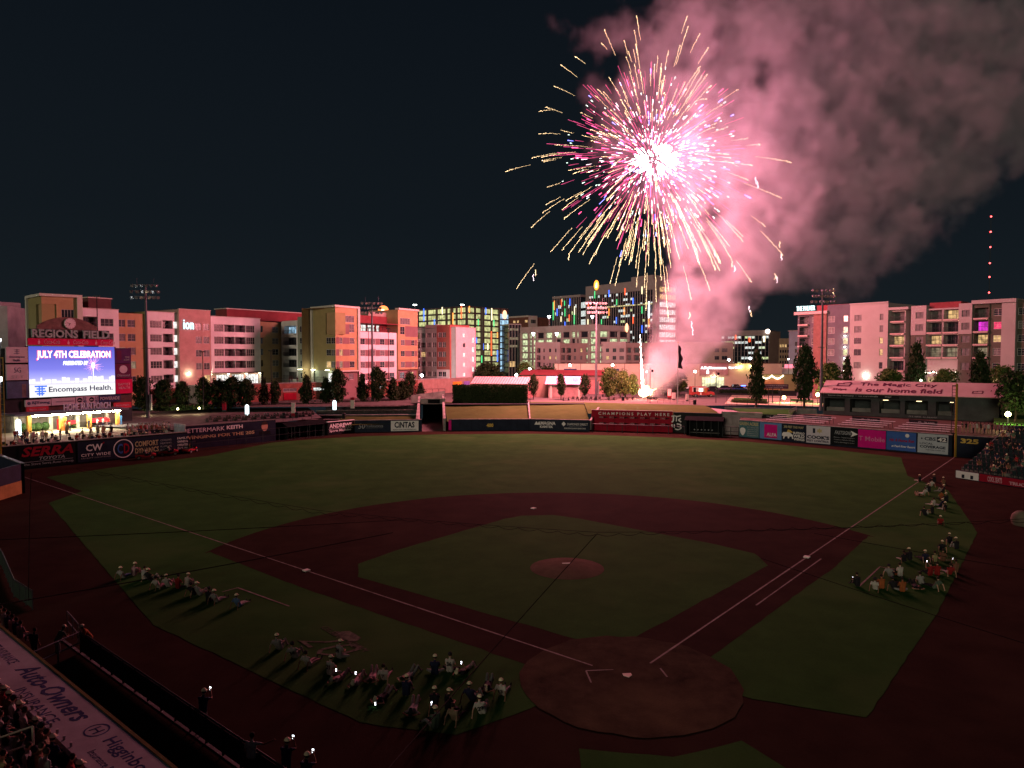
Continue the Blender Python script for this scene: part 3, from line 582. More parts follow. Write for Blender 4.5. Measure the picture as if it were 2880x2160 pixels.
for i in range(12):
    c_ = Vector((uc+.78*math.cos(i*math.pi/6), 21.5+.78*math.sin(i*math.pi/6), .125)); MB().box(c_.x-.04, c_.x+.04, c_.y-.04, c_.y+.04, .12, .135).build('hour_mark', BLACK, ck, F.M)
p, a = pan(17, 976, 78, 1020, PANEL); text(F, p, 'Encompass', a[0]+.5, a[1]-.5, a[2]+.75, a[2]+1.15, SLATE, .08); text(F, p, 'Health', a[0]+1.0, a[1]-1.2, a[2]+.2, a[2]+.62, SLATE, .08)
mb = MB(); c_ = (a[0]+a[1])/2
for i in range(3): mb.box(c_-.5+.1*(i % 2), c_+.35, a[2]+1.5+.3*i, a[2]+1.58+.3*i, .07, .085)
mb.box(c_-.05, c_+.03, a[2]+1.35, a[2]+2.3, .086, .09); o = mb.build('logo_mark', SLATE, p, F.M); o['kind'] = 'stuff'
p, a = pan(17, 1025, 78, 1069, PANEL); text(F, p, '5G', (a[0]+a[1])/2-.5, (a[0]+a[1])/2+.5, a[2]+1.25, a[2]+2.1, SLATE, .08, -.01); text(F, p, 'SET', a[0]+.7, a[1]-.7, a[2]+.3, a[2]+.8, GREYP, .08, -.015, space=1.5)
p, a = pan(17, 1072.5, 78, 1120, SLATE); MB().box(a[0]+2.2, a[1]-.4, a[2]+.1, a[3]-.5, .06, .075).build('printed_figure', mat('printed_figure', (.16,.13,.13), amt=.4), p, F.M)
p, a = pan(323, 979, 368, 1021.5, PURP); text(F, p, 'TIME', a[0]+1.8, a[1]-.3, a[2]+.9, a[2]+1.3, GREYP, .08); text(F, p, 'ALABAMA', a[0]+1.6, a[1]-.3, a[2]+.5, a[2]+.75, GREYP, .08); MB().box(a[0]+.3, a[0]+1.2, a[2]+.6, a[3]-.5, .06, .075).build('mark', MAROON, p, F.M)
p, a = pan(323, 1023, 368, 1064.5, MAROON); text(F, p, 'Diamond', a[0]+.3, a[1]-.3, a[2]+.4, a[2]+.85, GREYP, .08, 0, .3); mb = MB(); c_ = (a[0]+a[1])/2; mb.poly([(c_+.75*math.cos(2*math.pi*i/18), a[2]+1.75+.75*math.sin(2*math.pi*i/18), .07) for i in range(18)]).build('mark', PANEL, p, F.M)
p, a = pan(323, 1066.5, 370, 1106.5, COKE); text(F, p, 'BAPTIST', a[0]+.5, a[1]-.4, a[2]+1.5, a[2]+1.95, LP, .08); text(F, p, 'HEALTH', a[0]+.6, a[1]-.5, a[2]+.85, a[2]+1.3, LP, .08)
p, a = pan(68, 1124, 139, 1143, PANEL); text(F, p, 'RJYoung', a[0]+1.0, a[1]-.15, a[2]+.3, a[3]-.25, SLATE, .08, .015); mb = MB(); mb.poly([(a[0]+.5+.3*math.cos(i*math.pi/4+.39), (a[2]+a[3])/2+.3*math.sin(i*math.pi/4+.39), .07) for i in range(8)]).build('mark', SLATE, p, F.M)
p, a = pan(141, 1119, 208, 1139, PANEL); text(F, p, 'HYATT REGENCY', a[0]+.8, a[1]-.2, a[2]+.5, a[2]+.75, GREYP, .08)
p, a = pan(210, 1114.5, 273.5, 1134, PANEL)
for k_ in (0, 1):
    x0 = a[0]+.2+k_*2.05; mb = MB(); mb.poly([(x0+.45+.44*math.cos(2*math.pi*i/18), a[2]+.62+.44*math.sin(2*math.pi*i/18), .07) for i in range(18)]); q_ = mb.build('mark', BLACKP, p, F.M); text(F, q_, 'abc', x0+.15, x0+.75, a[2]+.5, a[2]+.75, WHITEP, .08); text(F, p, '33', x0+1.0, x0+1.55, a[2]+.65, a[3]-.1, SLATE, .08); text(F, p, '40', x0+1.0, x0+1.6, a[2]+.1, a[2]+.6, SLATE, .08, .02)
p, a = pan(275, 1110, 336, 1130, DKB); text(F, p, 'POWERADE', a[0]+.2, a[1]-.2, a[2]+.35, a[3]-.35, GREYP, .08, .03)
REDPAN = mat('small_red_panel', (.42,.04,.06), amt=.1)
p, a = pan(71, 1144, 132, 1161, REDPAN); text(F, p, 'Baptist Health', a[0]+.4, a[1]-.4, a[2]+.35, a[2]+.75, LP, .08)
p, a = pan(317, 1132, 366, 1147, REDPAN); text(F, p, 'Baptist Health', a[0]+.4, a[1]-.4, a[2]+.3, a[2]+.65, LP, .08)
MB().box(F.u(60), F.u(372), 5.9, 8.35, -1.2, -.4).build('lower_fascia', mat('fascia_brick', (.10,.06,.055), amt=.3), sb, F.M)
MB().box(F.u(14), F.u(80), 2.9, 17.0, -1.4, -.45).build('frame_bay', STEEL, sb, F.M); MB().box(F.u(322), F.u(372), 2.9, 17.0, -1.4, -.45).build('frame_bay', STEEL, sb, F.M)
# porch: canopy, lamps, columns, back wall
PF = SB.shifted(5.0); F = PF
po = thing('home_run_porch', PF.o + PF.x*8, 'lit open porch with yellow columns under the HOME RUN PORCH letters', 'porch')
DECK = 3.0
ZC = 6.0
MB().box(F.u(30), F.u(352), ZC, ZC+.32, -4.0, .9).build('canopy_roof', mat('canopy_grey', (.10,.10,.12), rough=.5), po, F.M)
text(F, po, 'HOME RUN PORCH', F.u(172), F.u(303), ZC+.45, ZC+1.55, mat('porch_letters', (.50,.46,.60)), .5, .01, name='letter_row', ext=.12)
for (pa) in (72, 165, 244, 324): MB().box(F.u(pa), F.u(pa)+.55, DECK, ZC-.01, -.5, .05).build('column', mat('column_ochre', (.70,.38,.08), amt=.15), po, F.M)
for (pa) in (56, 156, 232, 316): MB().box(F.u(pa), F.u(pa)+.6, DECK, ZC-.01, -3.2, -2.8).build('rear_column', mat('column_cream', (.50,.47,.36), amt=.15), po, F.M)
MB().box(F.u(30), F.u(352), DECK, ZC-.01, -4.4, -4.05).build('back_wall', mat('porch_back', (.16,.13,.11), amt=.4), po, F.M)
TL = glow('tube_lamp', (1.0, .95, .70), 140.0, True)
for i in range(9):
    u_ = F.u(82 + i*28.2); lm = MB().box(u_+.1, u_+1.45, ZC-.22, ZC-.06, .25, .6).build('tube_lamp', TL, po, F.M)
for (pa, pb, m, z0_, z1_) in ((176,181,'red_cooler',DECK,DECK+1.9),(205,222,'red_counter',DECK+.9,DECK+1.5),(262,316,'red_counter',DECK+.9,DECK+1.6)):
    MB().box(F.u(pa), F.u(pb), z0_, z1_, -2.6, -1.6).build(m, mat('vivid_red', (.60,.02,.03)), po, F.M)
MB().box(F.u(171), F.u(180.5), DECK, DECK+2.3, -.5, .3).build('orange_cabinet', mat('cabinet_orange', (.75,.22,.05)), po, F.M)
MB().box(F.u(332), F.u(339), DECK, DECK+1.9, -.8, .0).build('blue_cooler', mat('cooler_blue', (.10,.35,.70)), po, F.M)
for i, pa in enumerate((88, 108, 128, 150, 206, 226)):
    mb = MB(); mb.ball((F.u(pa), DECK+.75, -3.4), .75, 8, 6); mb.build('box_shrub', mat('shrub_green', (.05,.09,.03), amt=.4, scale=4), po, F.M)
# glowing advertising column on the deck
def glowcol(loc, h, label, group='lit drink coolers'):
    t = thing('lit_display_column', loc, label, 'lit display', group)
    mb = MB(); mb.tube((0,0,.15), (0,0,h-.3), .38, .38, 12); mb.ball((0,0,h-.3), .38, 12, 6); mb.build('lit_shell', glow('cool_display', (.75,.95,1.0), 4.0, True), t, t.matrix_basis)
    MB().tube((0,0,0), (0,0,.14), .5, .5, 12).build('base', STEEL, t, t.matrix_basis)
glowcol(g(52,1226,DECK), 2.6, 'white lit display column at the end of the porch seats')
glowcol(g(695,1169,3.4), 2.2, 'white lit display column among the picnic tables')
glowcol(g(941,1154,3.5), 2.2, 'white lit display column at the head of the terraces')
# deck and seat steps
W_ = LFW
mb = MB(); dk = [W_.o + W_.x*s_ - W_.n*o_ for s_, o_ in ((0,4.6),(W_.L,4.6),(W_.L+3,30),(-8,30))]
MB().poly([(p_.x,p_.y,DECK) for p_ in dk]).build('porch_deck', mat('deck_cream', (.50,.44,.30), amt=.25), kind='structure')
MB().box(0, W_.L, -.2, DECK-.02, -4.7, -4.55).build('deck_riser', CONCD, None, W_.M, kind='structure')
PROWS = [(.75,2.15),(1.7,2.40),(2.65,2.65),(3.6,2.85)]
for i, (o_, z_) in enumerate(PROWS):
    MB().box(.3, W_.L-.3, z_-.3, z_, -o_-.5, -o_+.44).build('seating_step', CONCD, None, W_.M, kind='structure')
# seat rows with their folding seats
SEATM = mat('seat_dark_green', (.02,.035,.04), rough=.5)
def seat_mesh():
    mb = MB(); mb.box(-.22,.22,-.02,.38,.40,.45); mb.box(-.22,.22,-.08,-.03,.45,.88); mb.box(-.03,.03,.1,.2,0,.40); return mb.mesh('seat', SEATM)
SEAT = seat_mesh()
toward = math.atan2(W_.n.y, W_.n.x) - math.pi/2
seat_spots = []
for i, (o_, z_) in enumerate(PROWS):
    rowt = thing('seat_row', W_.o + W_.x*(W_.L/2) - W_.n*o_ + Vector((0,0,z_)), ['front','second','third','rear'][i] + ' row of dark folding seats on the porch above the adverts', 'seat row')
    nS = 25
    for k_ in range(nS):
        s_ = 1.0 + k_*(W_.L-2.2)/nS
        if abs(s_-W_.L*.33) < .8 or abs(s_-W_.L*.62) < .7: continue
        P_ = W_.o + W_.x*s_ - W_.n*o_ + Vector((0,0,z_)); put('seat', SEAT, rowt, TRS(P_, toward)); seat_spots.append((P_, i))
fence('porch_rail', W_.o + W_.x*.4 - W_.n*.35, W_.o + W_.x*(W_.L-.3) - W_.n*.35, .75, 3.0, 'thin pale rail along the top of the porch wall', z0=LFH+.1, m=RAIL, rails=(1.0,), r=.03)
for s_ in (.33, .62):
    P0 = W_.o + W_.x*(W_.L*s_); f_, t_ = fence('aisle_rail', P0 - W_.n*.8, P0 - W_.n*3.6, 1.0, 1.4, 'pale aisle rail between porch seat blocks', z0=2.5, m=mat('white_rail', (.6,.6,.62), rough=.4), rails=(1.0,.5), r=.035, group='porch aisle rails')
P0 = W_.o + W_.x*(W_.L-.15); f_, t_ = fence('glass_side_rail', P0 - W_.n*.3, P0 - W_.n*4.4, 1.6, 1.3, 'pale glass and steel rail at the end of the porch', z0=3.0, m=RAIL, rails=(1.0,.05), r=.05, solid=mat('rail_glass', (.30,.33,.40), rough=.15))
# ================================================================== building kit
GLASS = mat('night_glass', (.030,.036,.046), rough=.22, amt=.3, scale=.3, spec=.25); GLASS2 = mat('curtained_glass', (.16,.16,.16), rough=.35, amt=.35, scale=1.2)
WFR = mat('window_frame_white', (.46,.46,.44), amt=.08); WFD = mat('window_frame_grey', (.17,.17,.17), amt=.08)
WARM = litpane('lit_warm', (1.0,.62,.26), 1.0); COOL = litpane('lit_cool', (.92,1.0,.95), 1.1); YELG = litpane('lit_lime', (.88,1.0,.48), 1.0); CYAN = litpane('lit_cyan', (.45,.75,1.0), .8); REDL = litpane('lit_red', (1.0,.05,.16), 1.3, lo=.5); MAGL = litpane('lit_magenta', (1.0,.05,.8), 1.0); DIMW = litpane('lit_dim', (1.0,.8,.5), .28)
WHITEL = litpane('lit_white', (1.0,.98,.93), 1.25, lo=.55)
brn = random.Random(11)
def wall(F, parent, u0, u1, v0, v1, holes, m, name='wall', out=0.0, reveal=.22):
    """front face with real openings and their reveals"""
    hs = [(max(u0,a), min(u1,b), max(v0,c), min(v1,d)) + tuple(rest) for a, b, c, d, *rest in holes if b > u0 and a < u1 and d > v0 and c < v1]
    xs = sorted({u0, u1, *[h[0] for h in hs], *[h[1] for h in hs]}); ys = sorted({v0, v1, *[h[2] for h in hs], *[h[3] for h in hs]})
    mb = MB()
    for i in range(len(xs)-1):
        for j in range(len(ys)-1):
            cx, cy_ = (xs[i]+xs[i+1])/2, (ys[j]+ys[j+1])/2
            if any(h[0] < cx < h[1] and h[2] < cy_ < h[3] for h in hs): continue
            mb.quad((xs[i],ys[j],out),(xs[i+1],ys[j],out),(xs[i+1],ys[j+1],out),(xs[i],ys[j+1],out))
    for h in hs:
        a, b, c, d = h[:4]; q = out - (h[4] if len(h) > 4 else reveal)
        mb.quad((a,c,out),(a,d,out),(a,d,q),(a,c,q)); mb.quad((b,c,out),(b,c,q),(b,d,q),(b,d,out)); mb.quad((a,d,out),(b,d,out),(b,d,q),(a,d,q)); mb.quad((a,c,out),(a,c,q),(b,c,q),(b,c,out))
        if len(h) > 4: mb.quad((a,c,q),(b,c,q),(b,d,q),(a,d,q))
    return mb.build(name, m, parent, F.M)
def shell(F, parent, u0, u1, v0, v1, depth, m, out=0.0, name='side_walls', roof=True, left=True, right=True):
    mb = MB(); q = out-depth
    if left: mb.quad((u0,v0,out),(u0,v1,out),(u0,v1,q),(u0,v0,q))
    if right: mb.quad((u1,v0,out),(u1,v0,q),(u1,v1,q),(u1,v1,out))
    mb.quad((u0,v0,q),(u0,v1,q),(u1,v1,q),(u1,v0,q))
    if roof: mb.quad((u0,v1-.05,out),(u1,v1-.05,out),(u1,v1-.05,q),(u0,v1-.05,q))
    return mb.build(name, m, parent, F.M)
_WC = {}
def window(F, parent, u0, u1, v0, v1, cols=2, rows=2, pane=None, fr=None, out=-.16, bar=.05, rr=None):
    w, h = round(u1-u0,2), round(v1-v0,2); fr = fr or WFR; key = (w,h,cols,rows,fr.name,bar)
    if key not in _WC:
        mb = MB(); e = bar*1.4
        mb.box(0,w,0,e,0,.10); mb.box(0,w,h-e,h,0,.10); mb.box(0,e,e+.001,h-e-.001,0,.10); mb.box(w-e,w,e+.001,h-e-.001,0,.10)
        for i in range(1,cols): mb.box(w*i/cols-bar/2, w*i/cols+bar/2, e, h-e, .01, .095)
        for j in range(1,rows): y = h*(j/rows if rows > 2 else .38); mb.box(e, w-e, y-bar*.35, y+bar*.35, .015, .085)
        pm = MB().quad((e*.5,e*.5,.03),(w-e*.5,e*.5,.03),(w-e*.5,h-e*.5,.03),(e*.5,h-e*.5,.03))
        _WC[key] = (mb.mesh('window', fr), pm)
    me, pm = _WC[key]; o = put('window', me, parent, F.M @ Matrix.Translation((u0, v0, out)))
    pane = pane or (GLASS if brn.random() < .6 else GLASS2)
    k2 = key + (pane.name,)
    if k2 not in _WC: _WC[k2] = pm.mesh('pane', pane)
    sub('pane', _WC[k2], o); return o
def balcony(F, parent, u0, u1, v0, v1, out=0.0, depth=1.5, pane=None, rail=True, cols=3, slab=None, proj=.0):
    """door glazing at the back of a recess and a rail at the front; the recess itself is cut by wall()"""
    w = window(F, parent, u0+.25, u1-.25, v0+.06, v1-.15, cols, 1, pane, WFD, out=out-depth+.06)
    if rail:
        mb = MB(); mb.box(u0+.02, u1-.02, v0+.98, v0+1.04, out-.12+proj, out-.06+proj); n = max(4, int((u1-u0)/.28))
        for i in range(n+1): x = u0+.03+(u1-u0-.06)*i/n; mb.box(x-.014, x+.014, v0+.02, v0+.98, out-.11+proj, out-.07+proj)
        mb.build('balcony_rail', STEEL, parent, F.M)
    if slab: MB().box(u0-.08, u1+.08, v0-.36, v0-.01, out-.02, out+.12+proj).build('balcony_slab', slab, parent, F.M)
def cornice(F, parent, u0, u1, v, m, out=0.0, h=.35, d=.18): MB().box(u0-.05, u1+.05, v, v+h, out-.4, out+d).build('parapet_cap', m, parent, F.M)
def prow(F, parent, spans, rows, cols, pane=None, prow_=2, fr=None, out=-.16):
    for (a, b) in spans:
        for (c, d) in rows: window(F, parent, a, b, c, d, cols, prow_, pane(brn) if callable(pane) else pane, fr, out)
def holes(spans, rows): return [(a, b, c, d) for a, b in spans for c, d in rows]
def pxs(F, *pairs): return [(F.u(a), F.u(b)) for a, b in pairs]
def walllamp(F, parent, u, v, power=60, out=.35, color=(1,.93,.62), size=.16, vis=6.0):
    o = MB().box(u-.18, u+.18, v, v+.16, .02, out).build('wall_lamp', glow('lamp_warm_%d' % int(vis), color, vis), parent, F.M)
    p = F.M @ Vector((u, v-.15, out+.25)); lamp('wall_lamp_light', p, power, color, size, parent)

def lamp(name, loc, power, color, radius, parent=None):
    l = bpy.data.lights.new(name, 'POINT'); l.energy = power; l.color = color; l.shadow_soft_size = radius
    o = bpy.data.objects.new(name, l); COL.objects.link(o)
    if parent is not None: o.parent = parent; o.matrix_basis = worldm(parent).inverted() @ Matrix.Translation(Vector(loc))
    else: o.location = loc
    return o
# ================================================================== the ion apartments (left)
SID = mat('white_siding', (.66,.66,.66), amt=.10, scale=.3, stripes=2.2); STUC = mat('brown_stucco', (.42,.27,.24), amt=.15, scale=.6); TAN_LIT = mat('tan_stucco_lit', (.40,.28,.15), amt=.12, scale=.4)  # ochre tone: the tower paint as its lit faces show it
TAN_SHADED = mat('tan_stucco_shaded', (.30,.26,.12), amt=.1, scale=.4); DGRN = mat('dark_green_stucco', (.25,.28,.23), amt=.12, scale=.5); CREAM = mat('cream_trim', (.52,.50,.44), amt=.08); BRICKR = mat('red_brick', (.22,.085,.065), amt=.25, scale=1.2); MAUVE = mat('mauve_panel', (.20,.12,.12), amt=.12); DKRED = mat('dark_red_metal', (.20,.045,.05), amt=.15); ROOFB = mat('brown_penthouse', (.10,.05,.05), amt=.2)  # olive tone: same tower paint, left-face shade put into its colour
ROWS = [(9.4,11.1),(12.8,14.5),(15.95,17.65),(19.05,20.75),(22.25,23.95)]
def mixp(r): return WARM if r.random() < .02 else (DIMW if r.random() < .05 else None)
ion = thing('apartment_building', XY(560,185) + Vector((0,0,4.4)), 'stepped apartment block with lit ion sign and pink lit siding', 'building')
W1 = Frame.px(233, 153.3, 733, 190.7, 0.0); F = W1
# pink siding with corner balconies
a, b = F.u(233), F.u(336); bal = pxs(F, (236,277)); win = pxs(F, (285,321)); R4 = ROWS[1:]
wall(F, ion, a, b, 8.0, 26.0, [(x0,x1,c-.2,d+.3,1.5) for x0, x1 in bal for c, d in R4] + holes(win, R4), SID); shell(F, ion, a, b, 4.4, 26.0, 14, SID)
for x0, x1 in bal:
    for c, d in R4: balcony(F, ion, x0, x1, c-.2, d+.3)
prow(F, ion, win, R4, 3); cornice(F, ion, a, b, 26.0, CREAM, h=.12)
# tan section
a, b = F.u(336.3), F.u(412); win = pxs(F, (338,358),(364,386)); wall(F, ion, a, b, 4.4, 25.4, holes(win, ROWS), TAN_LIT, out=-.6); shell(F, ion, a, b, 4.4, 25.4, 13, TAN_LIT, out=-.6); prow(F, ion, win, ROWS, 2, mixp, out=-.76)
# pink siding with glazed strips
a, b = F.u(412.5), F.u(503); win = pxs(F, (423,456)); bal = pxs(F, (459,487)); lit = pxs(F, (489,501))
wall(F, ion, a, b, 8.0, 26.0, [(x0,x1,c-.1,d+.2,1.6) for x0, x1 in bal for c, d in ROWS] + holes(win+lit, ROWS), SID); shell(F, ion, a, b, 4.4, 26.0, 13, TAN_SHADED)
wall(F, ion, a, b, 4.4, 7.98, [], BRICKR, out=-.02)
prow(F, ion, win, ROWS, 4, mixp); cornice(F, ion, a, b, 26.0, CREAM, h=.12)
for x0, x1 in bal:
    for c, d in ROWS: balcony(F, ion, x0, x1, c-.1, d+.2, depth=1.6, cols=2)
prow(F, ion, lit, ROWS, 1, WHITEL, 1)
# sign block
F2 = W1.shifted(.9); F = F2; a, b = F.u(505.5), F.u(593.5); win = pxs(F, (551,568),(573,590)); R2 = [(12.3,14.0),(15.5,17.2),(18.75,20.45),(22.0,23.7)]
wall(F, ion, a, b, 4.4, 26.9, holes(win, R2) + holes(pxs(F,(574,591)), [(8.6,11.0)]), STUC); shell(F, ion, a, b, 4.4, 26.9, 14, STUC); prow(F, ion, win, R2, 2, mixp); cornice(F, ion, a, b, 26.9, CREAM, h=.12); prow(F, ion, pxs(F,(574,591)), [(8.6,11.0)], 2, WARM)
text(F, ion, 'ion', F.u(517), F.u(545), 22.15, 24.4, glow('sign_cyan', (.55,.9,1.0), 2.2), .1, .0, name='ion_sign', ext=.2)
walllamp(F, ion, F.u(529), 11.6, 240, vis=12)
# pink siding with long balconies and lit storefront
F = W1; a, b = F.u(594), F.u(733); wl = pxs(F,(603,630)); bal = pxs(F,(632,661),(662,692)); wr = pxs(F,(693,717)); R5 = [(12.55,14.45),(15.65,17.5),(18.75,20.6),(21.85,23.7)]
wall(F, ion, a, b, 11.5, 25.6, [(x0,x1,c,d,1.7) for x0, x1 in bal for c, d in R5] + holes(wl+wr, R5), SID); shell(F, ion, a, b, 8.0, 25.6, 14, SID)
prow(F, ion, wl, R5, 4, mixp); prow(F, ion, wr, R5, 4, mixp); cornice(F, ion, a, b, 25.6, CREAM, h=.15)
for x0, x1 in bal:
    for c, d in R5: balcony(F, ion, x0, x1, c, d, depth=1.7, cols=2)
shops = [(a+.4,F.u(600)),(F.u(612),F.u(650)),(F.u(656),F.u(690)),(F.u(695),F.u(731))]
wall(F, ion, a, b, 8.0, 11.48, [(x0,x1,8.2,10.9) for x0, x1 in shops], STUC, out=-.7)
for x0, x1 in shops: window(F, ion, x0, x1, 8.2, 10.9, 5, 1, WHITEL, WFD, out=-.86)
MB().box(a, b, 11.3, 11.48, -.68, 1.4).build('awning', ROOFB, ion, F.M)
for pa in (590, 640, 690, 728): walllamp(F, ion, F.u(pa), 11.0, 160, out=.5, vis=10)
# penthouse boxes
FP = W1.shifted(-4); F = FP; MB().box(F.u(252), F.u(316), 26.0, 28.6, -6, 0).build('penthouse', ROOFB, ion, F.M); MB().box(F.u(250), F.u(318), 28.6, 28.8, -6.2, .2).build('penthouse_roof', CREAM, ion, F.M)
FP = W1.shifted(-6.5); F = FP; MB().box(F.u(640), F.u(860), 25.5, 28.2, -5, 0).build('penthouse', DKRED, ion, F.M); MB().box(F.u(637), F.u(863), 28.2, 28.4, -5.2, .3).build('penthouse_roof', CREAM, ion, F.M)
# corner tower at the left end
TL_ = Frame.px(80.5, 156, 120.5, 148.6); TR_ = Frame.px(120.5, 148.6, 233, 153.6)
F = TL_; wall(F, ion, 0, F.L, 4.4, 28.2, [(F.L*.62,F.L,19.2,26.6,3.2)], TAN_SHADED); MB().box(-.1, .8, 4.4, 28.5, 0.01, .4).build('tower_fin', CREAM, ion, F.M); MB().box(-.1, F.L+.4, 28.2, 28.75, -1, .42).build('parapet_cap', CREAM, ion, F.M)
F = TR_; rw = [(F.L*.48,F.L*.80,23.5,25.6),(F.L*.63,F.L*.80,21.6,22.9)]; wall(F, ion, 0, F.L, 4.4, 28.2, [(0,F.L*.36,19.2,26.6,3.2)] + rw, TAN_LIT); shell(F, ion, 0, F.L, 4.4, 28.2, 9, TAN_SHADED, left=False); MB().box(F.L-.9, F.L+.1, 4.4, 28.5, .01, .4).build('tower_fin', CREAM, ion, F.M); MB().box(-.4, F.L+.1, 28.2, 28.75, -1, .42).build('parapet_cap', CREAM, ion, F.M)
window(F, ion, *rw[0], 4, 1, GLASS); window(F, ion, *rw[1], 2, 1, GLASS); window(F, ion, F.L*.04, F.L*.32, 23.3, 25.7, 3, 1, GLASS, out=-3.1)
# court: back wall and balcony wing
CW_ = Frame.px(733, 197, 792, 206); F = CW_; win = [(F.L*.55,F.L*.86)]; wall(F, ion, 0, F.L, 4.4, 25.2, [(x0,x1,c,d) for x0, x1 in win for c, d in ROWS] + [(F.L*.02,F.L*.12,c,d) for c, d in ROWS], TAN_LIT); prow(F, ion, win, ROWS, 2)
L2 = Frame.px(790, 205, 943, 184.6); F = L2
a, b = F.u(792), F.u(837.5); bal = pxs(F, (800,834)); wall(F, ion, a, b, 4.4, 25.6, [(x0,x1,c-.3,d+.2,1.4) for x0, x1 in bal for c, d in ROWS], SID); shell(F, ion, a, b, 4.4, 25.6, 12, SID)
for i, (c, d) in enumerate(ROWS):
    for x0, x1 in bal: balcony(F, ion, x0, x1, c-.3, d+.2, depth=1.4, cols=4, slab=SID, proj=.5, pane=CYAN if i == 4 else None)
a, b = F.u(838), F.u(877.5); win = pxs(F, (843,854),(863,874)); wall(F, ion, a, b, 4.4, 26.5, holes(win, ROWS), DGRN); shell(F, ion, a, b, 4.4, 26.5, 12, DGRN); prow(F, ion, win, ROWS, 2, lambda r: COOL if r.random() < .12 else None)
for pa in (853, 890, 930): walllamp(F, ion, F.u(pa), 11.9, 150, out=1.6, color=(.95,1,.75), vis=10)
# near tower: one paint, shade put into left face colour, light into right
F = L2.shifted(.5); a, b = F.u(878), F.u(944); T2B = b; win = pxs(F, (918,930.5),(931.5,943)); R3 = [(12.6,14.3),(15.75,17.4),(18.85,20.5)]
wall(F, ion, a, b, 11.9, 28.3, holes(win, R3) + [(F.u(917),b,21.3,26.9,3.0)], TAN_SHADED); prow(F, ion, win, R3, 2, lambda r: WARM if r.random() < .12 else None); MB().box(a-.1, b+.5, 28.3, 28.8, -1, .4).build('parapet_cap', CREAM, ion, F.M); MB().box(a-.1, a+.7, 8, 28.5, .01, .4).build('tower_fin', CREAM, ion, F.M)
wall(F, ion, a, b, 4.4, 11.88, holes(pxs(F,(917,938)), [(8.8,11.2)]), DGRN, out=-.5); prow(F, ion, pxs(F,(917,938)), [(8.8,11.2)], 2, WHITEL, out=-.66)
cor = F.M @ Vector((b, 0, 0)); W2 = Frame(cor, XY(1175,213.5)); F = W2; T2R = F.u(1010)
win = pxs(F, (955,964),(984,997)); panl = pxs(F, (945.5,954),(965,983)); top = [(F.u(967),F.u(997),24.5,26.3),(F.u(983),F.u(997),21.9,24.1)]
wall(F, ion, 0, T2R, 11.9, 28.3, holes(win, R3) + [(0,F.u(965),21.3,26.9,3.0)] + top, TAN_LIT); shell(F, ion, 0, T2R, 4.4, 28.3, 12, TAN_LIT, left=False); prow(F, ion, win, R3, 2, mixp); window(F, ion, *top[0], 4, 1); window(F, ion, *top[1], 2, 2)
for x0, x1 in panl:
    for c, d in R3: MB().box(x0, x1, c, d, .004, .03).build('wall_panel', MAUVE, ion, F.M)
MB().box(F.u(965), F.u(983), 21.4, 24.0, .004, .03).build('wall_panel', MAUVE, ion, F.M); MB().box(-.4, T2R+.1, 28.3, 28.8, -1, .4).build('parapet_cap', CREAM, ion, F.M); MB().box(T2R-.7, T2R+.1, 11.9, 28.5, .01, .4).build('tower_fin', CREAM, ion, F.M); MB().box(-.1, T2R, 11.6, 11.9, -.8, .4).build('tower_floor', CREAM, ion, F.M)
wall(F, ion, 0, T2R, 4.4, 11.58, holes(pxs(F,(984,998)), [(9.4,11.0)]), MAUVE, out=-.5); prow(F, ion, pxs(F,(984,998)), [(9.4,11.0)], 2, out=-.66)
window(F, ion, .4, F.u(963), 21.5, 24.2, 3, 1, GLASS, out=-2.9)
# middle with roof terrace
a, b = T2R+.02, F.u(1119.5); win = pxs(F, (1016,1031),(1049,1059.5),(1073,1086),(1100,1113)); panl = pxs(F, (1031.5,1048.5),(1060,1072.5),(1086.5,1099.5)); RM = [(9.1,10.9),(12.4,14.15),(15.65,17.35),(18.8,20.5)]
wall(F, ion, a, b, 7.8, 22.3, holes(win, RM), SID, out=-.5); shell(F, ion, a, b, 4.4, 22.3, 12, SID, out=-.5); prow(F, ion, win, RM, 2, mixp, out=-.66)
for x0, x1 in panl:
    for c, d in RM: MB().box(x0, x1, c, d, -.496, -.47).build('wall_panel', MAUVE, ion, F.M)
wall(F, ion, a, b, 22.3, 27.0, [(F.u(1013),F.u(1040),22.6,24.4),(F.u(1043),F.u(1062),22.6,24.4),(F.u(1066),F.u(1086),22.6,24.4),(F.u(1090),F.u(1099),22.6,24.4)], DKRED, out=-4.0)
for x0, x1 in pxs(F,(1013,1040),(1043,1062),(1066,1086),(1090,1099)): window(F, ion, x0, x1, 22.6, 24.4, 2, 1, WHITEL, WFD, out=-4.2)
MB().box(a, b, 24.6, 24.8, -4, .2).build('terrace_canopy', DKRED, ion, F.M)
mb = MB(); mb.box(a, b, 23.2, 23.26, -.6, -.54)
for i in range(26): x = a+(b-a)*i/25; mb.box(x-.02, x+.02, 22.3, 23.2, -.6, -.56)
mb.build('balcony_rail', STEEL, ion, F.M)
MB().box(F.u(1070), F.u(1122), 25.0, 28.2, -9, -4.3).build('penthouse', mat('taupe_wall', (.30,.25,.22), amt=.2), ion, F.M)
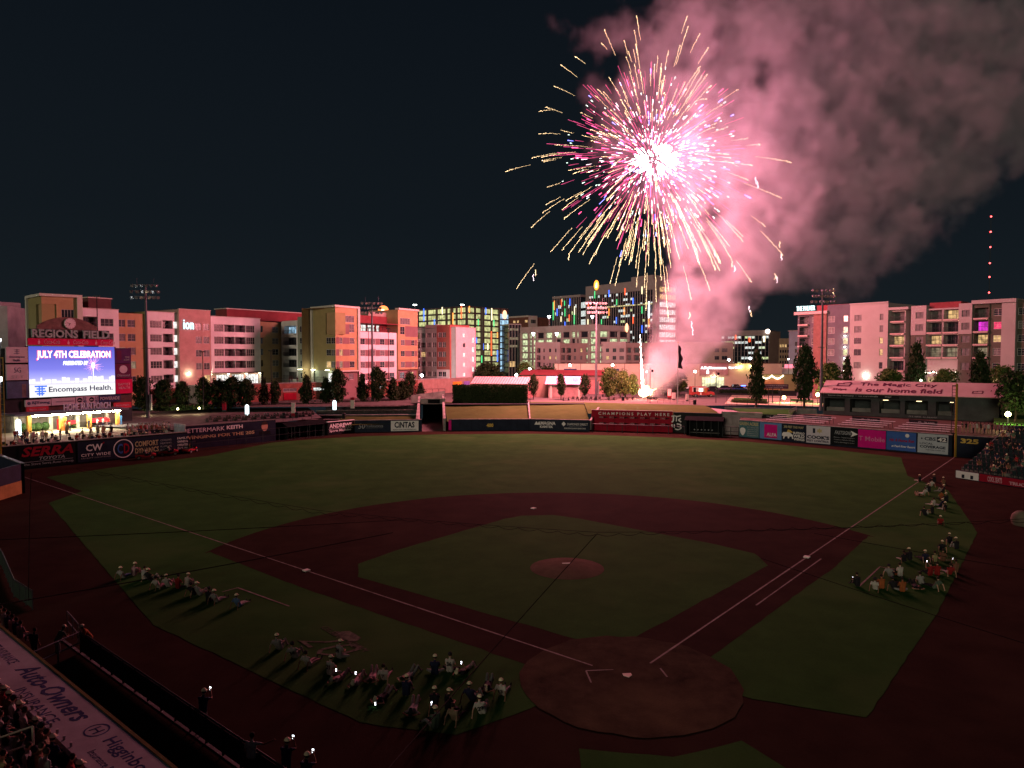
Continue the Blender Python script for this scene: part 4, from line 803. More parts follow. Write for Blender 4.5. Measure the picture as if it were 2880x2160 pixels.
# end tower
a, b = F.u(1120), F.L; win = pxs(F, (1127.5,1139),(1157.5,1166)); panl = pxs(F, (1140,1157),(1166.5,1173)); RE = [(12.3,14.0),(15.55,17.2),(18.75,20.4)]; top = [(F.u(1126),F.u(1154),24.8,26.7),(F.u(1126),F.u(1139),21.9,24.2)]
wall(F, ion, a, b, 11.7, 29.0, holes(win, RE) + top, TAN_LIT); shell(F, ion, a, b, 4.4, 29.0, 11, TAN_LIT); prow(F, ion, win, RE, 2, mixp); window(F, ion, *top[0], 4, 1); window(F, ion, *top[1], 2, 2)
for x0, x1 in panl:
    for c, d in RE: MB().box(x0, x1, c, d, .004, .03).build('wall_panel', MAUVE, ion, F.M)
MB().box(F.u(1140), b, 21.3, 24.4, .004, .03).build('wall_panel', MAUVE, ion, F.M); MB().box(a-.1, b+.3, 29.0, 29.5, -1, .4).build('parapet_cap', CREAM, ion, F.M)
wall(F, ion, a, b, 4.4, 11.4, holes(pxs(F,(1128,1141)), [(9.1,10.9)]) + holes(pxs(F,(1157,1166)), [(8.8,11.0)]), MAUVE, out=-.4); prow(F, ion, pxs(F,(1128,1141)), [(9.1,10.9)], 2, out=-.56); prow(F, ion, pxs(F,(1157,1166)), [(8.8,11.0)], 1, WARM, 1, out=-.56)
# lit orange dome sign on the roof
p = at(1078, 884, 214); t = thing('rooftop_sign', p, 'glowing orange shell shaped sign on the rooftop', 'sign')
mb = MB(); mb.ball((0,0,1.3), 1.55, 14, 8, .85); mb.build('lit_shell', glow('orange_sign', (1.0,.22,.06), 3.0), t, t.matrix_basis); MB().ball((0,-.9,.9), .8, 12, 6).build('lit_heart', glow('sign_heart', (1,.75,.4), 8), t, t.matrix_basis); MB().box(-.2,.2,-.2,.2,-3,.1).build('post', STEEL, t, t.matrix_basis)
# red podium below the apartments
POD = Frame.px(560, 166, 1175, 205.5); F = POD; pod = thing('podium_wall', F.o + F.x*30, 'long red brick parking podium below the apartments', 'building')
wins = [(F.u(x0), F.u(x1)) for x0, x1 in ((700,716),(795,833),(880,912),(1002,1020),(1062,1080))]
wall(F, pod, 0, F.L, 4.4, 8.75, [(x0,x1,6.6,7.5) for x0, x1 in wins], BRICKR); shell(F, pod, 0, F.L, 4.4, 8.7, 9, CONC); MB().box(0, F.L, 8.75, 8.95, -.5, .1).build('parapet_cap', CONC, pod, F.M)
for i, (x0, x1) in enumerate(wins): window(F, pod, x0, x1, 6.6, 7.5, 2, 1, GLASS2 if i < 2 else (COOL if i > 1 else None))
MB().box(F.u(796), F.u(832), 4.6, 6.3, .01, .12).build('red_banner', REDP, pod, F.M)
POD2 = Frame.px(1175, 205.5, 1330, 228); F = POD2; pod2 = thing('podium_wall', F.o + F.x*8, 'plain pink lit wall carrying an orange and a purple sign', 'building')
BRK2 = mat('pale_brick', (.28,.18,.15), amt=.15, scale=.8)
wall(F, pod2, 0, F.L, 4.4, 8.75, [], BRK2); shell(F, pod2, 0, F.L, 4.4, 8.7, 6, CONC); MB().box(0, F.L, 8.75, 8.93, -.5, .1).build('parapet_cap', CONC, pod2, F.M)
MB().box(F.u(1273), F.u(1297), 5.9, 7.7, .01, .15).build('orange_sign', mat('sign_orange', (.70,.28,.03)), pod2, F.M); MB().box(F.u(1304), F.u(1320), 5.9, 7.7, .01, .15).build('purple_sign', mat('sign_purple', (.20,.12,.40)), pod2, F.M)
for i in range(9): x = F.L*i/9; MB().box(x-.02, x+.02, 4.4, 8.7, .002, .012).build('joint', BRICKR, pod2, F.M)
fence('terrace_rail', POD.M @ Vector((POD.u(730),8.95,-1)), POD.M @ Vector((POD.L,8.95,-1)), 1.05, 2.2, 'thin dark rail along the podium terrace', z0=8.95, rails=(1.0,.5), r=.03)
# annex: grey, red and bright pink corner block
an = thing('apartment_building', XY(1283,225) + Vector((0,0,4.4)), 'corner apartment block, grey and red on one face, bright pink on the other', 'building')
AL_ = Frame.px(1158, 239, 1283, 225.5); AR_ = Frame.px(1283, 225.5, 1338, 234); RA = [(9.0,10.6),(12.2,13.9),(15.3,17.0),(18.4,20.1),(21.6,23.2)]
GREYS = mat('grey_stucco', (.34,.35,.32), amt=.1); REDS = mat('red_stucco', (.33,.11,.09), amt=.1); PALES = mat('pale_stucco', (.66,.52,.52), amt=.08); LG = mat('light_grey_siding', (.52,.55,.56), amt=.1, stripes=2)
F = AL_; a, b = 0, F.u(1199.5); bal = pxs(F, (1163,1181)); win = pxs(F, (1184,1197)); wall(F, an, a, b, 4.4, 25.0, [(x0,x1,c-.3,d+.2,1.4) for x0, x1 in bal for c, d in RA] + holes(win, RA), LG)
for i, (c, d) in enumerate(RA):
    for x0, x1 in bal: balcony(F, an, x0, x1, c-.3, d+.2, depth=1.4, cols=2, slab=LG, proj=.4, pane=WARM if i in (4,) else None)
    for x0, x1 in win: window(F, an, x0, x1, c, d, 3, 2, WARM if i == 2 else None)
a, b = F.u(1200), F.u(1232); win = pxs(F, (1204,1215),(1220,1231)); wall(F, an, a, b, 4.4, 25.8, holes(win, RA), GREYS, out=.6); shell(F, an, a, b, 4.4, 25.8, 9, GREYS, out=.6); prow(F, an, win, RA, 2, lambda r: GLASS2, out=.44)
a, b = F.u(1232.2), F.u(1269); win = pxs(F, (1236,1246.5),(1247.5,1258)); wall(F, an, a, b, 11.3, 25.6, holes(win, RA[1:]), REDS, out=.6); shell(F, an, a, b, 4.4, 25.6, 9, REDS, out=.6); prow(F, an, win, RA[1:], 2, lambda r: GLASS2, out=.44)
wall(F, an, a, b, 4.4, 11.28, holes(win, [(9.0,10.6)]), PALES, out=.6); prow(F, an, win, [(9.0,10.6)], 2, out=.44)
a, b = F.u(1269.2), F.L; wall(F, an, a, b, 4.4, 24.9, [], LG)
F = AR_; ws = [(F.u(1302),F.u(1309),c,d-.3) for c, d in RA]; wr = [(F.u(1327.5),F.u(1334),c+1.5,d+1.6) for c, d in RA[:4]]
wall(F, an, 0, F.L, 4.4, 24.8, ws + wr, PALES); shell(F, an, 0, F.L, 4.4, 24.8, 18, PALES, left=False); cornice(F, an, 0, F.L, 24.8, CREAM, h=.12)
for i, h_ in enumerate(ws): window(F, an, *h_, 1, 1, GLASS if i == 3 else WHITEL)
for h_ in wr: window(F, an, *h_, 1, 1, WHITEL)
# pale building at the far left
pb = thing('concrete_building', XY(30,205) + Vector((0,0,4.4)), 'pale concrete building with slot windows behind the scoreboard', 'building')
PC = mat('pale_concrete', (.34,.36,.36), amt=.2, scale=.3)
F = Frame.px(-60, 190, 62, 200); slots = [(F.u(p_), F.u(p_+4), 19.5, 27.0) for p_ in (-20,-10,4,11.5,18.5)]; wall(F, pb, 0, F.L, 4.4, 30.5, slots, PC); shell(F, pb, 0, F.L, 4.4, 30.5, 12, PC)
for s_ in slots: window(F, pb, *s_, 1, 5, GLASS)
F = Frame.px(24, 184, 80, 196); wall(F, pb, 0, F.L, 4.4, 28.6, [], PC, name='front_wing'); shell(F, pb, 0, F.L, 4.4, 28.6, 8, PC)
F = Frame.px(-60, 178, 26, 186); sl = [(F.u(p_), F.u(p_+2.5), 13.8, 15.0) for p_ in (8,13,18,-2,-8)]; wall(F, pb, 0, F.L, 4.4, 15.8, sl, CREAM, name='low_wing'); shell(F, pb, 0, F.L, 4.4, 15.8, 8, CREAM)
for s_ in sl: window(F, pb, *s_, 1, 1, GLASS)
# ================================================================== town behind centre field
PK = mat('deck_steel', (.10,.095,.09), amt=.2); SCRN = litpane('deck_light', (.90,.92,.40), 1.0, scale=.55, lo=.36); SCRN2 = litpane('garage_light', (.82,.92,.52), 1.15, scale=.8, lo=.22); BLUEG = litpane('stair_glass_lit', (.45,.75,1.0), 1.25, scale=.9, lo=.35)
tubes = {'r': glow('tube_red', (1,.10,.03), 2.6), 'b': glow('tube_blue', (.05,.16,1), 2.6), 'g': glow('tube_green', (.08,.8,.25), 1.6), 'w': glow('tube_cream', (1,.85,.5), 2.4), 'o': glow('tube_orange', (1,.30,.06), 2.4), 'v': glow('tube_white', (.85,.85,1), 5)}
def tubestrip(F, t, px, y0, y1, c, w=.25, out=.6):
    u, va = F.uv(px, y1); _, vb = F.uv(px, y0); MB().box(u-w, u+w, va, vb, out, out+.25).build('light_strip', tubes[c], t, F.M)
def floors_grid(F, t, u0, u1, z0, z1, nf, nb, pane, m, colw=.5, slab=.6, out=0.0, cols=1, mesh=True, fascia=None):
    """open deck: columns and slabs standing proud of lit bays"""
    shell(F, t, u0, u1, z0, z1, 10, fascia or m, out=out-.9, left=False, right=False)
    h = (z1-z0)/nf; w = (u1-u0)/nb
    for j in range(nf+1): MB().box(u0, u1, z0+h*j-slab/2, z0+h*j+slab/2, out-.9, out+.12).build('floor_slab', fascia or m, t, F.M)
    for i in range(nb+1): MB().box(u0+w*i-colw/2, u0+w*i+colw/2, z0, z1, out-.6, out+.30).build('column', m, t, F.M)
    for j in range(nf):
        for i in range(nb):
            p = pane(brn) if callable(pane) else pane
            window(F, t, u0+w*i+colw/2, u0+w*(i+1)-colw/2, z0+h*j+slab/2, z0+h*(j+1)-slab/2, cols, 1, p, PK, out=out-.7, bar=.09)
# parking deck with coloured light strips
t = thing('parking_deck', XY(1313,350) + Vector((0,0,4.4)), 'steel parking deck glowing yellow with coloured vertical light strips', 'building'); pd = t
F = Frame.px(1080, 402, 1313, 350); floors_grid(F, t, 0, F.L, 6.5, 39.8, 11, 9, SCRN, PK, cols=5)
for a in [(1153,872,887,'w'),(1195,868,903,'b'),(1225,898,914,'b'),(1247,864,884,'w'),(1277,880,912,'o'),(1301,860,896,'r'),(1163,900,916,'o')]: tubestrip(F, t, *a)
F = Frame.px(1313, 350, 1405, 371); floors_grid(F, t, 0, F.L, 6.5, 39.8, 11, 4, SCRN, PK, cols=5)
for a in [(1317,861,879,'o'),(1363,866,884,'b'),(1380,867,901,'w'),(1342,898,915,'g'),(1386,900,918,'g'),(1355,915,949,'o'),(1379,932,1000,'r'),(1337,950,965,'b'),(1356,966,984,'b'),(1369,966,984,'w'),(1396,985,1017,'b'),(1352,1000,1020,'g'),(1396,935,950,'o')]: tubestrip(F, t, *a)
for px in (1167, 1300):
    p = at(px, 858, 365); q = thing('roof_lamp_post', p + Vector((0,0,-4)), ['lamp post on the deck roof over the blue strip','lamp post on the deck roof over the red strip'][px > 1200], 'lamp post'); MB().tube((0,0,0),(0,0,4),.12,.12,6).build('post', PK, q, q.matrix_basis); MB().box(-.9,.9,-.4,.4,3.9,4.3).build('lamp_head', glow('flood_white', (.9,1,.95), 22), q, q.matrix_basis)
F = Frame.px(1405, 371, 1431, 378); MB().box(0, F.L, 6, 40.5, -6, -.2).build('stair_core', PK, t, F.M)
for j in range(10): window(F, t, .25, F.L-.25, 7.4+3.05*j, 10.1+3.05*j, 4, 1, BLUEG, PK, out=-.1, bar=.12)
u_, v_ = F.uv(1417.5, 885); mb = MB(); mb.poly([(u_+1.9*math.cos(2*math.pi*i/20), v_+2.3*math.sin(2*math.pi*i/20), .5) for i in range(20)]).build('round_sign', glow('round_orange_sign', (1,.42,.22), 3.2), t, F.M)
# dark glass block beside it
t = thing('office_building', XY(1448,360) + Vector((0,0,4.4)), 'narrow dark glass office with white mullions beside the deck', 'building'); F = Frame.px(1431.5, 360, 1465, 362); MB().box(0, F.L, 4.4, 31.3, -12, -.05).build('glass_wall', GLASS, t, F.M)
for i in range(5): x = F.L*i/4; MB().box(x-.12, x+.12, 4.4, 31.4, -.04, .2).build('mullion', WFR, t, F.M)
MB().box(-.1, F.L+.1, 31.3, 31.8, -12, .25).build('parapet_cap', WFR, t, F.M)
for (y0, y1, w) in ((923,930,.8),(948,956,.8),(970,977,.7),(1016,1032,.55)):
    va = F.uv(1440,y1)[1]; vb = F.uv(1440,y0)[1]; window(F, t, .3, F.L*w, va, vb, 3, 1, WARM if y0 > 1000 else DIMW, WFD, out=.0)
# brick building far behind
t = thing('brick_building', XY(1480,470) + Vector((0,0,4.4)), 'flat roofed brown brick building with three yellow windows', 'building'); F = Frame.px(1428, 475, 1486, 460)
ws = [(F.uv(a,y1)[0], F.uv(b,y1)[0], F.uv(a,y1)[1], F.uv(a,y0)[1]) for a, b, y0, y1 in ((1443,1449.5,902,909),(1454,1459,901,908),(1476,1484,900,907))]; BB = mat('brown_brick', (.18,.09,.065), amt=.2, scale=.5)
wall(F, t, 0, F.L, 4.4, 40.6, ws, BB); shell(F, t, 0, F.L, 4.4, 40.6, 20, BB); [window(F, t, *w, 1, 1, WARM) for w in ws]; cornice(F, t, 0, F.L, 40.6, CREAM, h=1.0)
F = Frame.px(1486.3, 460, 1545, 470); wall(F, t, 0, F.L*.42, 4.4, 41.5, [(F.L*.12,F.L*.35,36.5,39)], CREAM, name='bay'); shell(F, t, 0, F.L*.42, 4.4, 41.5, 14, CREAM); window(F, t, F.L*.12, F.L*.35, 36.5, 39, 3, 1, GLASS); wall(F, t, F.L*.43, F.L, 4.4, 35, [], BB, name='low_wing'); shell(F, t, F.L*.43, F.L, 4.4, 35, 14, BB)
# concrete garage
GAR = mat('garage_concrete', (.36,.37,.33), amt=.15, scale=.2); t = thing('parking_garage', XY(1683,300) + Vector((0,0,4.4)), 'pale concrete parking garage with bright open decks', 'building')
def garpane(r): return SCRN2 if r.random() < .82 else GLASS
F = Frame.px(1465, 336, 1683, 300); GB = 21.5; floors_grid(F, t, 0, F.L, 11.0, 26.4, 5, 9, garpane, GAR, colw=.9, slab=.55, cols=1); MB().box(-.2, F.L+.2, 26.4, 29.0, -1, .35).build('parapet', GAR, t, F.M)
wall(F, t, 0, F.u(1508), 4.4, 12.9, [], litpane('mesh_lit', (.95,.9,.45), .45, scale=2.2, lo=.25), name='mesh_panel', out=.45)
for (p0) in (1500, 1563, 1622): MB().box(F.u(p0)-.6, F.u(p0)+.6, 11, 28.9, .2, .55).build('pilaster', GAR, t, F.M)
F = Frame.px(1683, 300, 1768, 312); floors_grid(F, t, 0, F.L, 11.0, 26.4, 5, 3, garpane, GAR, colw=.9, slab=.55); MB().box(-.2, F.L+.2, 26.4, 28.6, -1, .35).build('parapet', GAR, t, F.M)
u_, v_ = F.uv(1759, 922); MB().poly([(u_+1.0*math.cos(2*math.pi*i/20), v_+2.0*math.sin(2*math.pi*i/20), .8) for i in range(20)]).build('round_sign', MATS['glow_round_orange_sign'], t, F.M)
for (px, y, k_) in ((1544.5, 888, 0), (1666, 888, 1)):
    p = at(px, y, 318); q = thing('roof_lamp_post', p + Vector((0,0,-4.3)), ['forked lamp post on the garage roof clear of the glass tower','forked lamp post on the garage roof in front of the glass tower'][k_], 'lamp post'); MB().tube((0,0,0),(0,0,3.4),.14,.14,6).build('post', WFR, q, q.matrix_basis); mb = MB(); mb.add([(-.2,-.1,3.0),(.2,-.1,3.0),(.75,-.1,4.3),(-.75,-.1,4.3),(-.2,.3,3.0),(.2,.3,3.0),(.75,.3,4.3),(-.75,.3,4.3)], [(0,1,2,3),(5,4,7,6),(1,5,6,2),(4,0,3,7),(3,2,6,7),(0,4,5,1)]).build('lamp_head', glow('fork_lamp', (.85,.9,1), 9), q, q.matrix_basis)
for px in (1500, 1566):
    p = at(px, 938, 297); q = thing('street_lamp', (p.x,p.y,4.4), ['forked lamp in front of the garage beside the pink flats','forked lamp in front of the garage above the pink flats'][px > 1520], 'lamp post'); h = p.z-4.4; MB().tube((0,0,0),(0,0,h),.14,.12,6).build('post', WFR, q, q.matrix_basis); mb = MB(); mb.add([(-.2,-.1,h-1),(.2,-.1,h-1),(.7,-.1,h+.4),(-.7,-.1,h+.4),(-.2,.3,h-1),(.2,.3,h-1),(.7,.3,h+.4),(-.7,.3,h+.4)], [(0,1,2,3),(5,4,7,6),(1,5,6,2),(4,0,3,7),(3,2,6,7),(0,4,5,1)]).build('lamp_head', MATS['glow_fork_lamp'], q, q.matrix_basis)
# glass tower with coloured strips
t = thing('glass_tower', XY(1848,386) + Vector((0,0,4.4)), 'tall dark glass hospital tower in a pale frame with coloured light strips', 'building'); FRM = mat('tower_frame', (.34,.33,.31), amt=.1); DG = mat('tower_glass', (.018,.025,.036), rough=.12, amt=.4, scale=.15, spec=.6)
def curtain(F, t, u0, u1, z0, z1, nm, nf, lit):
    MB().box(u0, u1, z0, z1, -14, -.1).build('glass_wall', DG, t, F.M)
    for i in range(nm+1): x = u0+(u1-u0)*i/nm; MB().box(x-.10, x+.10, z0, z1, -.09, .16).build('mullion', WFR, t, F.M)
    for j in range(1,nf): y = z0+(z1-z0)*j/nf; MB().box(u0, u1, y-.12, y+.12, -.09, .06).build('spandrel', PK, t, F.M)
    for k_ in range(lit):
        i = brn.randrange(nm); j = brn.randrange(nf); w = (u1-u0)/nm; h = (z1-z0)/nf; n_ = brn.choice((1,1,2)); window(F, t, u0+w*i+.15, min(u1,u0+w*(i+n_))-.15, z0+h*j+h*.45, z0+h*(j+1)-.2, 1, 1, brn.choice((COOL,COOL,COOL,YELG)), PK, out=-.05)
F = Frame.px(1648, 431, 1848, 386); Z1 = 57.2; curtain(F, t, F.u(1656), F.u(1835), 17.5, 51.5, 27, 11, 58)
mb = MB(); mb.box(0, F.L, 51.6, Z1, -16, .5); mb.build('top_frame', FRM, t, F.M); MB().box(F.u(1835.5), F.L, 4.4, 51.55, -16, .5).build('side_frame', FRM, t, F.M); MB().box(0, F.u(1655.5), 17, 51.55, -16, .5).build('side_frame', FRM, t, F.M); MB().box(0, F.u(1835), 4.4, 17.4, -16, .5).build('base_frame', FRM, t, F.M)
MB().box(F.u(1760), F.u(1820), Z1+.01, Z1+3.0, -14, -4).build('plant_room', FRM, t, F.M)
window(F, t, F.u(1656)+.2, F.u(1834), 43.6, 44.4, 20, 1, litpane('lit_strip_floor', (1,.85,.4), 1.1, scale=.35, lo=.05), PK, out=.02)
u_, v_ = F.uv(1680, 802); ob = MB().poly([(u_+2.1*math.cos(2*math.pi*i/24), v_+2.9*math.sin(2*math.pi*i/24), .8) for i in range(24)]).build('round_sign', glow('tower_sign', (1,.32,.04), 3.0), t, F.M); MB().poly([(u_+x, v_+y, .9) for x, y in ((-.5,-1.5),(.6,-1.5),(.5,1.4),(-.1,.9))]).build('sign_figure', glow('sign_white', (1,.9,.8), 6), ob, F.M)
for a in [(1675,819,839,'g'),(1715,816,835,'b'),(1760,811,830,'r'),(1808,806,827,'w'),(1737,842,858,'g'),(1783,838,856,'b'),(1715,868,888,'o'),(1758,865,886,'o'),(1808,862,882,'g'),(1694,898,912,'g'),(1736,892,910,'b'),(1783,891,910,'r'),(1808,915,936,'b'),(1657,855,866,'r'),(1656,898,913,'w'),(1827,848,895,'v'),(1827,895,921,'o')]: tubestrip(F, t, *a, w=.2)
C_ = F.o + F.x*(F.L+.01); F = Frame(C_ + F.n*.5, C_ - F.n*16)
for j in range(9): window(F, t, F.L*.12, F.L*.92, 17.5+4.1*j, 20.3+4.1*j, 8, 1, COOL if j < 7 else WARM, PK, out=.02)
F = Frame.px(1555, 458, 1633, 441); curtain(F, t, 0, F.L*.98, 14, 52.0, 16, 9, 20); MB().box(-.2, F.L, 52, 53.4, -14, .4).build('top_frame', FRM, t, F.M)
for a in [(1558,850,900,'g'),(1561,846,872,'o'),(1581,843,862,'r'),(1590,846,860,'g'),(1605,840,860,'b'),(1569,868,888,'b'),(1591,868,890,'g'),(1618,862,885,'w'),(1603,885,903,'r'),(1580,890,905,'w'),(1591,905,916,'b'),(1617,880,912,'g')]: tubestrip(F, t, *a, w=.19)
F = Frame.px(1633.5, 440, 1648, 434); MB().box(0, F.L, 14, 50.6, -12, 0).build('link_wall', DG, t, F.M)
for j in range(5): window(F, t, .2, F.L-.2, 24+5.2*j, 27.6+5.2*j, 3, 1, COOL, PK, out=.0)
# long pale flats
FL = mat('flats_pale', (.46,.40,.38), amt=.1, scale=.3); FL2 = mat('flats_brown', (.30,.23,.21), amt=.12, scale=.3); FL3 = mat('flats_beige', (.36,.32,.25), amt=.1, scale=.3)
t = thing('apartment_building', XY(1700,300) + Vector((0,0,4.4)), 'long low pink lit block of flats with stacked balconies and small windows', 'building'); F = Frame.px(1505, 312, 1885, 292)
RF = [(5.0,6.6),(8.0,9.6),(11.0,12.6),(14.0,15.6),(17.2,18.8)]
secs = [(1505,1575,FL,[(1510,1520,'b'),(1528,1532.5,'w'),(1544,1550,'w'),(1561,1566,'w')]),(1575,1608,FL2,[(1578,1588,'b'),(1593,1605,'b')]),(1608,1647,FL2,[(1613,1619,'w'),(1631,1637,'w')]),(1647,1679,FL2,[(1646.5,1658,'b'),(1664,1677,'b')]),(1679,1760,FL,[(1682,1694,'w'),(1704,1713,'w'),(1723,1733,'w'),(1742,1755,'w')]),(1760,1800,FL2,[(1762,1774,'b'),(1782,1797,'b')]),(1800,1885,FL2,[(1806,1812,'w'),(1827,1834,'w'),(1850,1856,'w')])]
for p0, p1, m, ops in secs:
    a, b = F.u(p0), F.u(p1); zt = 21.6 if m is FL else 21.1; o_ = 0 if m is FL else -.5; hs = []
    for q0, q1, k_ in ops: hs += [(F.u(q0), F.u(q1), c-.3, d+.3, 1.3) if k_ == 'b' else (F.u(q0), F.u(q1), c, d) for c, d in RF]
    wall(F, t, a, b, 4.4, zt, hs, m, out=o_); shell(F, t, a, b, 4.4, zt, 14, m, out=o_)
    for q0, q1, k_ in ops:
        for c, d in RF:
            if k_ == 'b': balcony(F, t, F.u(q0), F.u(q1), c-.3, d+.3, out=o_, depth=1.3, cols=1)
            else: window(F, t, F.u(q0), F.u(q1), c, d, 1 if q1-q0 < 8 else 2, 1, WARM if brn.random() < .22 else None, WFD, out=o_-.16)
F = Frame.px(1885, 292, 2062, 300); hs = [(F.u(p0), F.u(p1), c, d) for p0, p1 in ((1915,1922),(2010,2023),(2030,2046)) for c, d in RF[2:]]
wall(F, t, 0, F.L, 4.4, 21.4, hs, FL3, name='beige_wall'); shell(F, t, 0, F.L, 4.4, 21.4, 14, FL3)
for i, h_ in enumerate(hs): window(F, t, *h_, 2, 1, (WARM, GLASS, GLASS2)[i % 3], WFD)
# beige shop row
SH = mat('shop_beige', (.50,.40,.31), amt=.1, scale=.3); t = thing('shop_building', XY(1900,246) + Vector((0,0,4.4)), 'long beige shop building with glowing white letters and a lit entrance', 'building'); F = Frame.px(1560, 247, 2200, 247)
door = (F.u(1975), F.u(2038), 4.6, 8.3); wall(F, t, 0, F.L, 4.4, 13.0, [door], SH); shell(F, t, 0, F.L, 4.4, 13.0, 12, SH); MB().box(0, F.L, 13.0, 13.25, -.6, .2).build('parapet_cap', ROOFB, t, F.M)
MB().box(F.u(1968), F.u(2048), 8.9, 13.1, .01, .35).build('sign_fascia', mat('fascia_mauve', (.42,.25,.25)), t, F.M)
window(F, t, *door, 8, 1, litpane('shop_front', (1,.95,.55), 1.5, scale=.5), WFD); WS = glow('shop_letters', (1,1,1), 2.5)
text(F, t, 'A SIZE FOR ALL NEEDS', F.u(1970), F.u(2042), 11.1, 12.0, WS, .4, .03, name='lit_letters', ext=.1) if False else text(F, t, 'A.D. Uncommon', F.u(1970), F.u(2042), 11.1, 12.0, WS, .4, .05, name='lit_letters', ext=.1)
text(F, t, 'Liquor Store', F.u(2050), F.u(2081), 11.1, 12.0, WS, .1, .05, name='lit_letters', ext=.1)
ub = F.u(1990); MB().poly([(ub-.45,9.5,.42),(ub+.45,9.5,.42),(ub+.42,10.4,.42),(ub+.15,10.9,.42),(ub+.12,11.8,.42),(ub-.12,11.8,.42),(ub-.15,10.9,.42),(ub-.42,10.4,.42)]).build('bottle_sign', WS, t, F.M)
for p0 in (1570, 1633, 1722, 1757, 1840): MB().box(F.u(p0)-.08, F.u(p0)+.08, 4.4, 12.9, .005, .05).build('joint', ROOFB, t, F.M)
for p0, p1 in ((1586,1622),(1722,1741)): MB().box(F.u(p0), F.u(p1), 10.0, 11.2, .06, .2).build('wall_sign', DKB, t, F.M)
for p0 in (2083, 2113, 2008): walllamp(F, t, F.u(p0), 12.2 if p0 > 2010 else 8.4, 420, out=.5, color=(1,1,.35) if p0 > 2010 else (1,.95,.6), vis=9)
# red roofed sheds on the plaza
RS = mat('red_shed_wall', (.34,.16,.15), amt=.2, scale=.6); RR = mat('metal_roof', (.52,.42,.42), amt=.12, rough=.5)
t = thing('long_shed', XY(1580,214) + Vector((0,0,4.4)), 'long low shed with red eaves behind the kiosk', 'building'); F = Frame.px(1465, 216, 1705, 209); MB().box(0, F.L, 4.4, 10.0, -12, 0).build('wall', RS, t, F.M); mb = MB(); mb.add([(-.5,9.95,.9),(F.L+.5,9.95,.9),(F.L+.5,11.4,-6),(-.5,11.4,-6),(F.L+.5,9.95,-13),(-.5,9.95,-13)], [(0,1,2,3),(3,2,4,5),(0,3,5),(1,4,2)]).build('roof', DKRED, t, F.M)
MB().box(F.u(1505), F.u(1706), 8.6, 9.9, .02, .1).build('dark_band', MAUVE, t, F.M)
def ribs(F, t, u0, u1, v0, o0, v1, o1, n, m):
    for i in range(n+1):
        x = u0+(u1-u0)*i/n; mb = MB(); mb.add([(x-.04,v0,o0),(x+.04,v0,o0),(x+.04,v1,o1),(x-.04,v1,o1),(x-.04,v0+.09,o0),(x+.04,v0+.09,o0),(x+.04,v1+.09,o1),(x-.04,v1+.09,o1)], [(4,5,6,7),(0,1,5,4),(0,4,7,3),(1,2,6,5)]).build('roof_seam', m, t, F.M)
t = thing('roofed_pavilion', XY(1400,192) + Vector((0,0,4.4)), 'low pavilion with ribbed pink lit metal roof behind the hedge', 'building'); F = Frame.px(1322, 194, 1489, 189); MB().box(.6, F.L-.5, 4.4, 8.2, -6, -.8).build('wall', RS, t, F.M); mb = MB(); mb.add([(0,8.2,.2),(F.L,8.2,.2),(F.L,10.0,-3.6),(0,10.0,-3.6),(F.L,8.2,-7.5),(0,8.2,-7.5)], [(0,1,2,3),(3,2,4,5),(0,3,5),(1,4,2)]).build('roof', RR, t, F.M); ribs(F, t, .1, F.L-.1, 8.2, .2, 10.0, -3.6, 22, MAUVE)
for x in (.4, F.L*.33, F.L*.66, F.L-.3): MB().box(x-.1, x+.1, 4.4, 8.2, -.1, .1).build('post', RS, t, F.M)
MB().box(F.L+.02, F.L+7.2, 4.4, 10.1, -9, -6.2).build('end_wall', BRK2, t, F.M)
t = thing('kiosk', XY(1585,190) + Vector((0,0,4.4)), 'small kiosk with bright pink gable roof and rolled shutter', 'kiosk'); F = Frame.px(1543, 190, 1632, 188.5); KW = mat('kiosk_wall', (.40,.30,.28), amt=.12); MB().box(0, F.L, 4.4, 8.3, -6, 0).build('wall', KW, t, F.M)
mb = MB(); mb.add([(-.9,8.2,.8),(F.L+.6,8.2,.8),(F.L+.6,10.2,-2.8),(-.9,10.2,-2.8),(F.L+.6,8.2,-6.6),(-.9,8.2,-6.6)], [(0,1,2,3),(3,2,4,5),(0,3,5),(1,4,2)]).build('roof', mat('kiosk_roof', (.70,.45,.62), amt=.08, rough=.5), t, F.M)
text(F, t, '1 FUN', F.u(1608), F.u(1624), 9.0, 9.8, mat('roof_print', (.45,.10,.45)), -.4, .0, name='roof_lettering')
MB().box(F.u(1553), F.u(1628), 4.6, 7.8, .004, .06).build('shutter', mat('shutter_mauve', (.33,.22,.21), stripes=3), t, F.M)
for x in (F.u(1548), F.u(1551.5), F.u(1629)): MB().box(x-.12, x+.12, 4.4, 8.2, .06, .3).build('post', CREAM, t, F.M)
t = thing('doorway_wall', XY(1520,196) + Vector((0,0,4.4)), 'pink lit wall with a black square doorway beside the kiosk', 'wall'); F = Frame.px(1489, 196, 1543, 194); dw = (F.u(1514), F.u(1535), 4.4, 7.6, 1.5); wall(F, t, 0, F.L, 4.4, 10.0, [dw], BRK2); shell(F, t, 0, F.L, 4.4, 10, 3, BRK2); MB().box(dw[0]+.05, dw[1]-.05, 4.42, 7.55, -1.4, -1.3).build('door', BLACK, t, F.M)
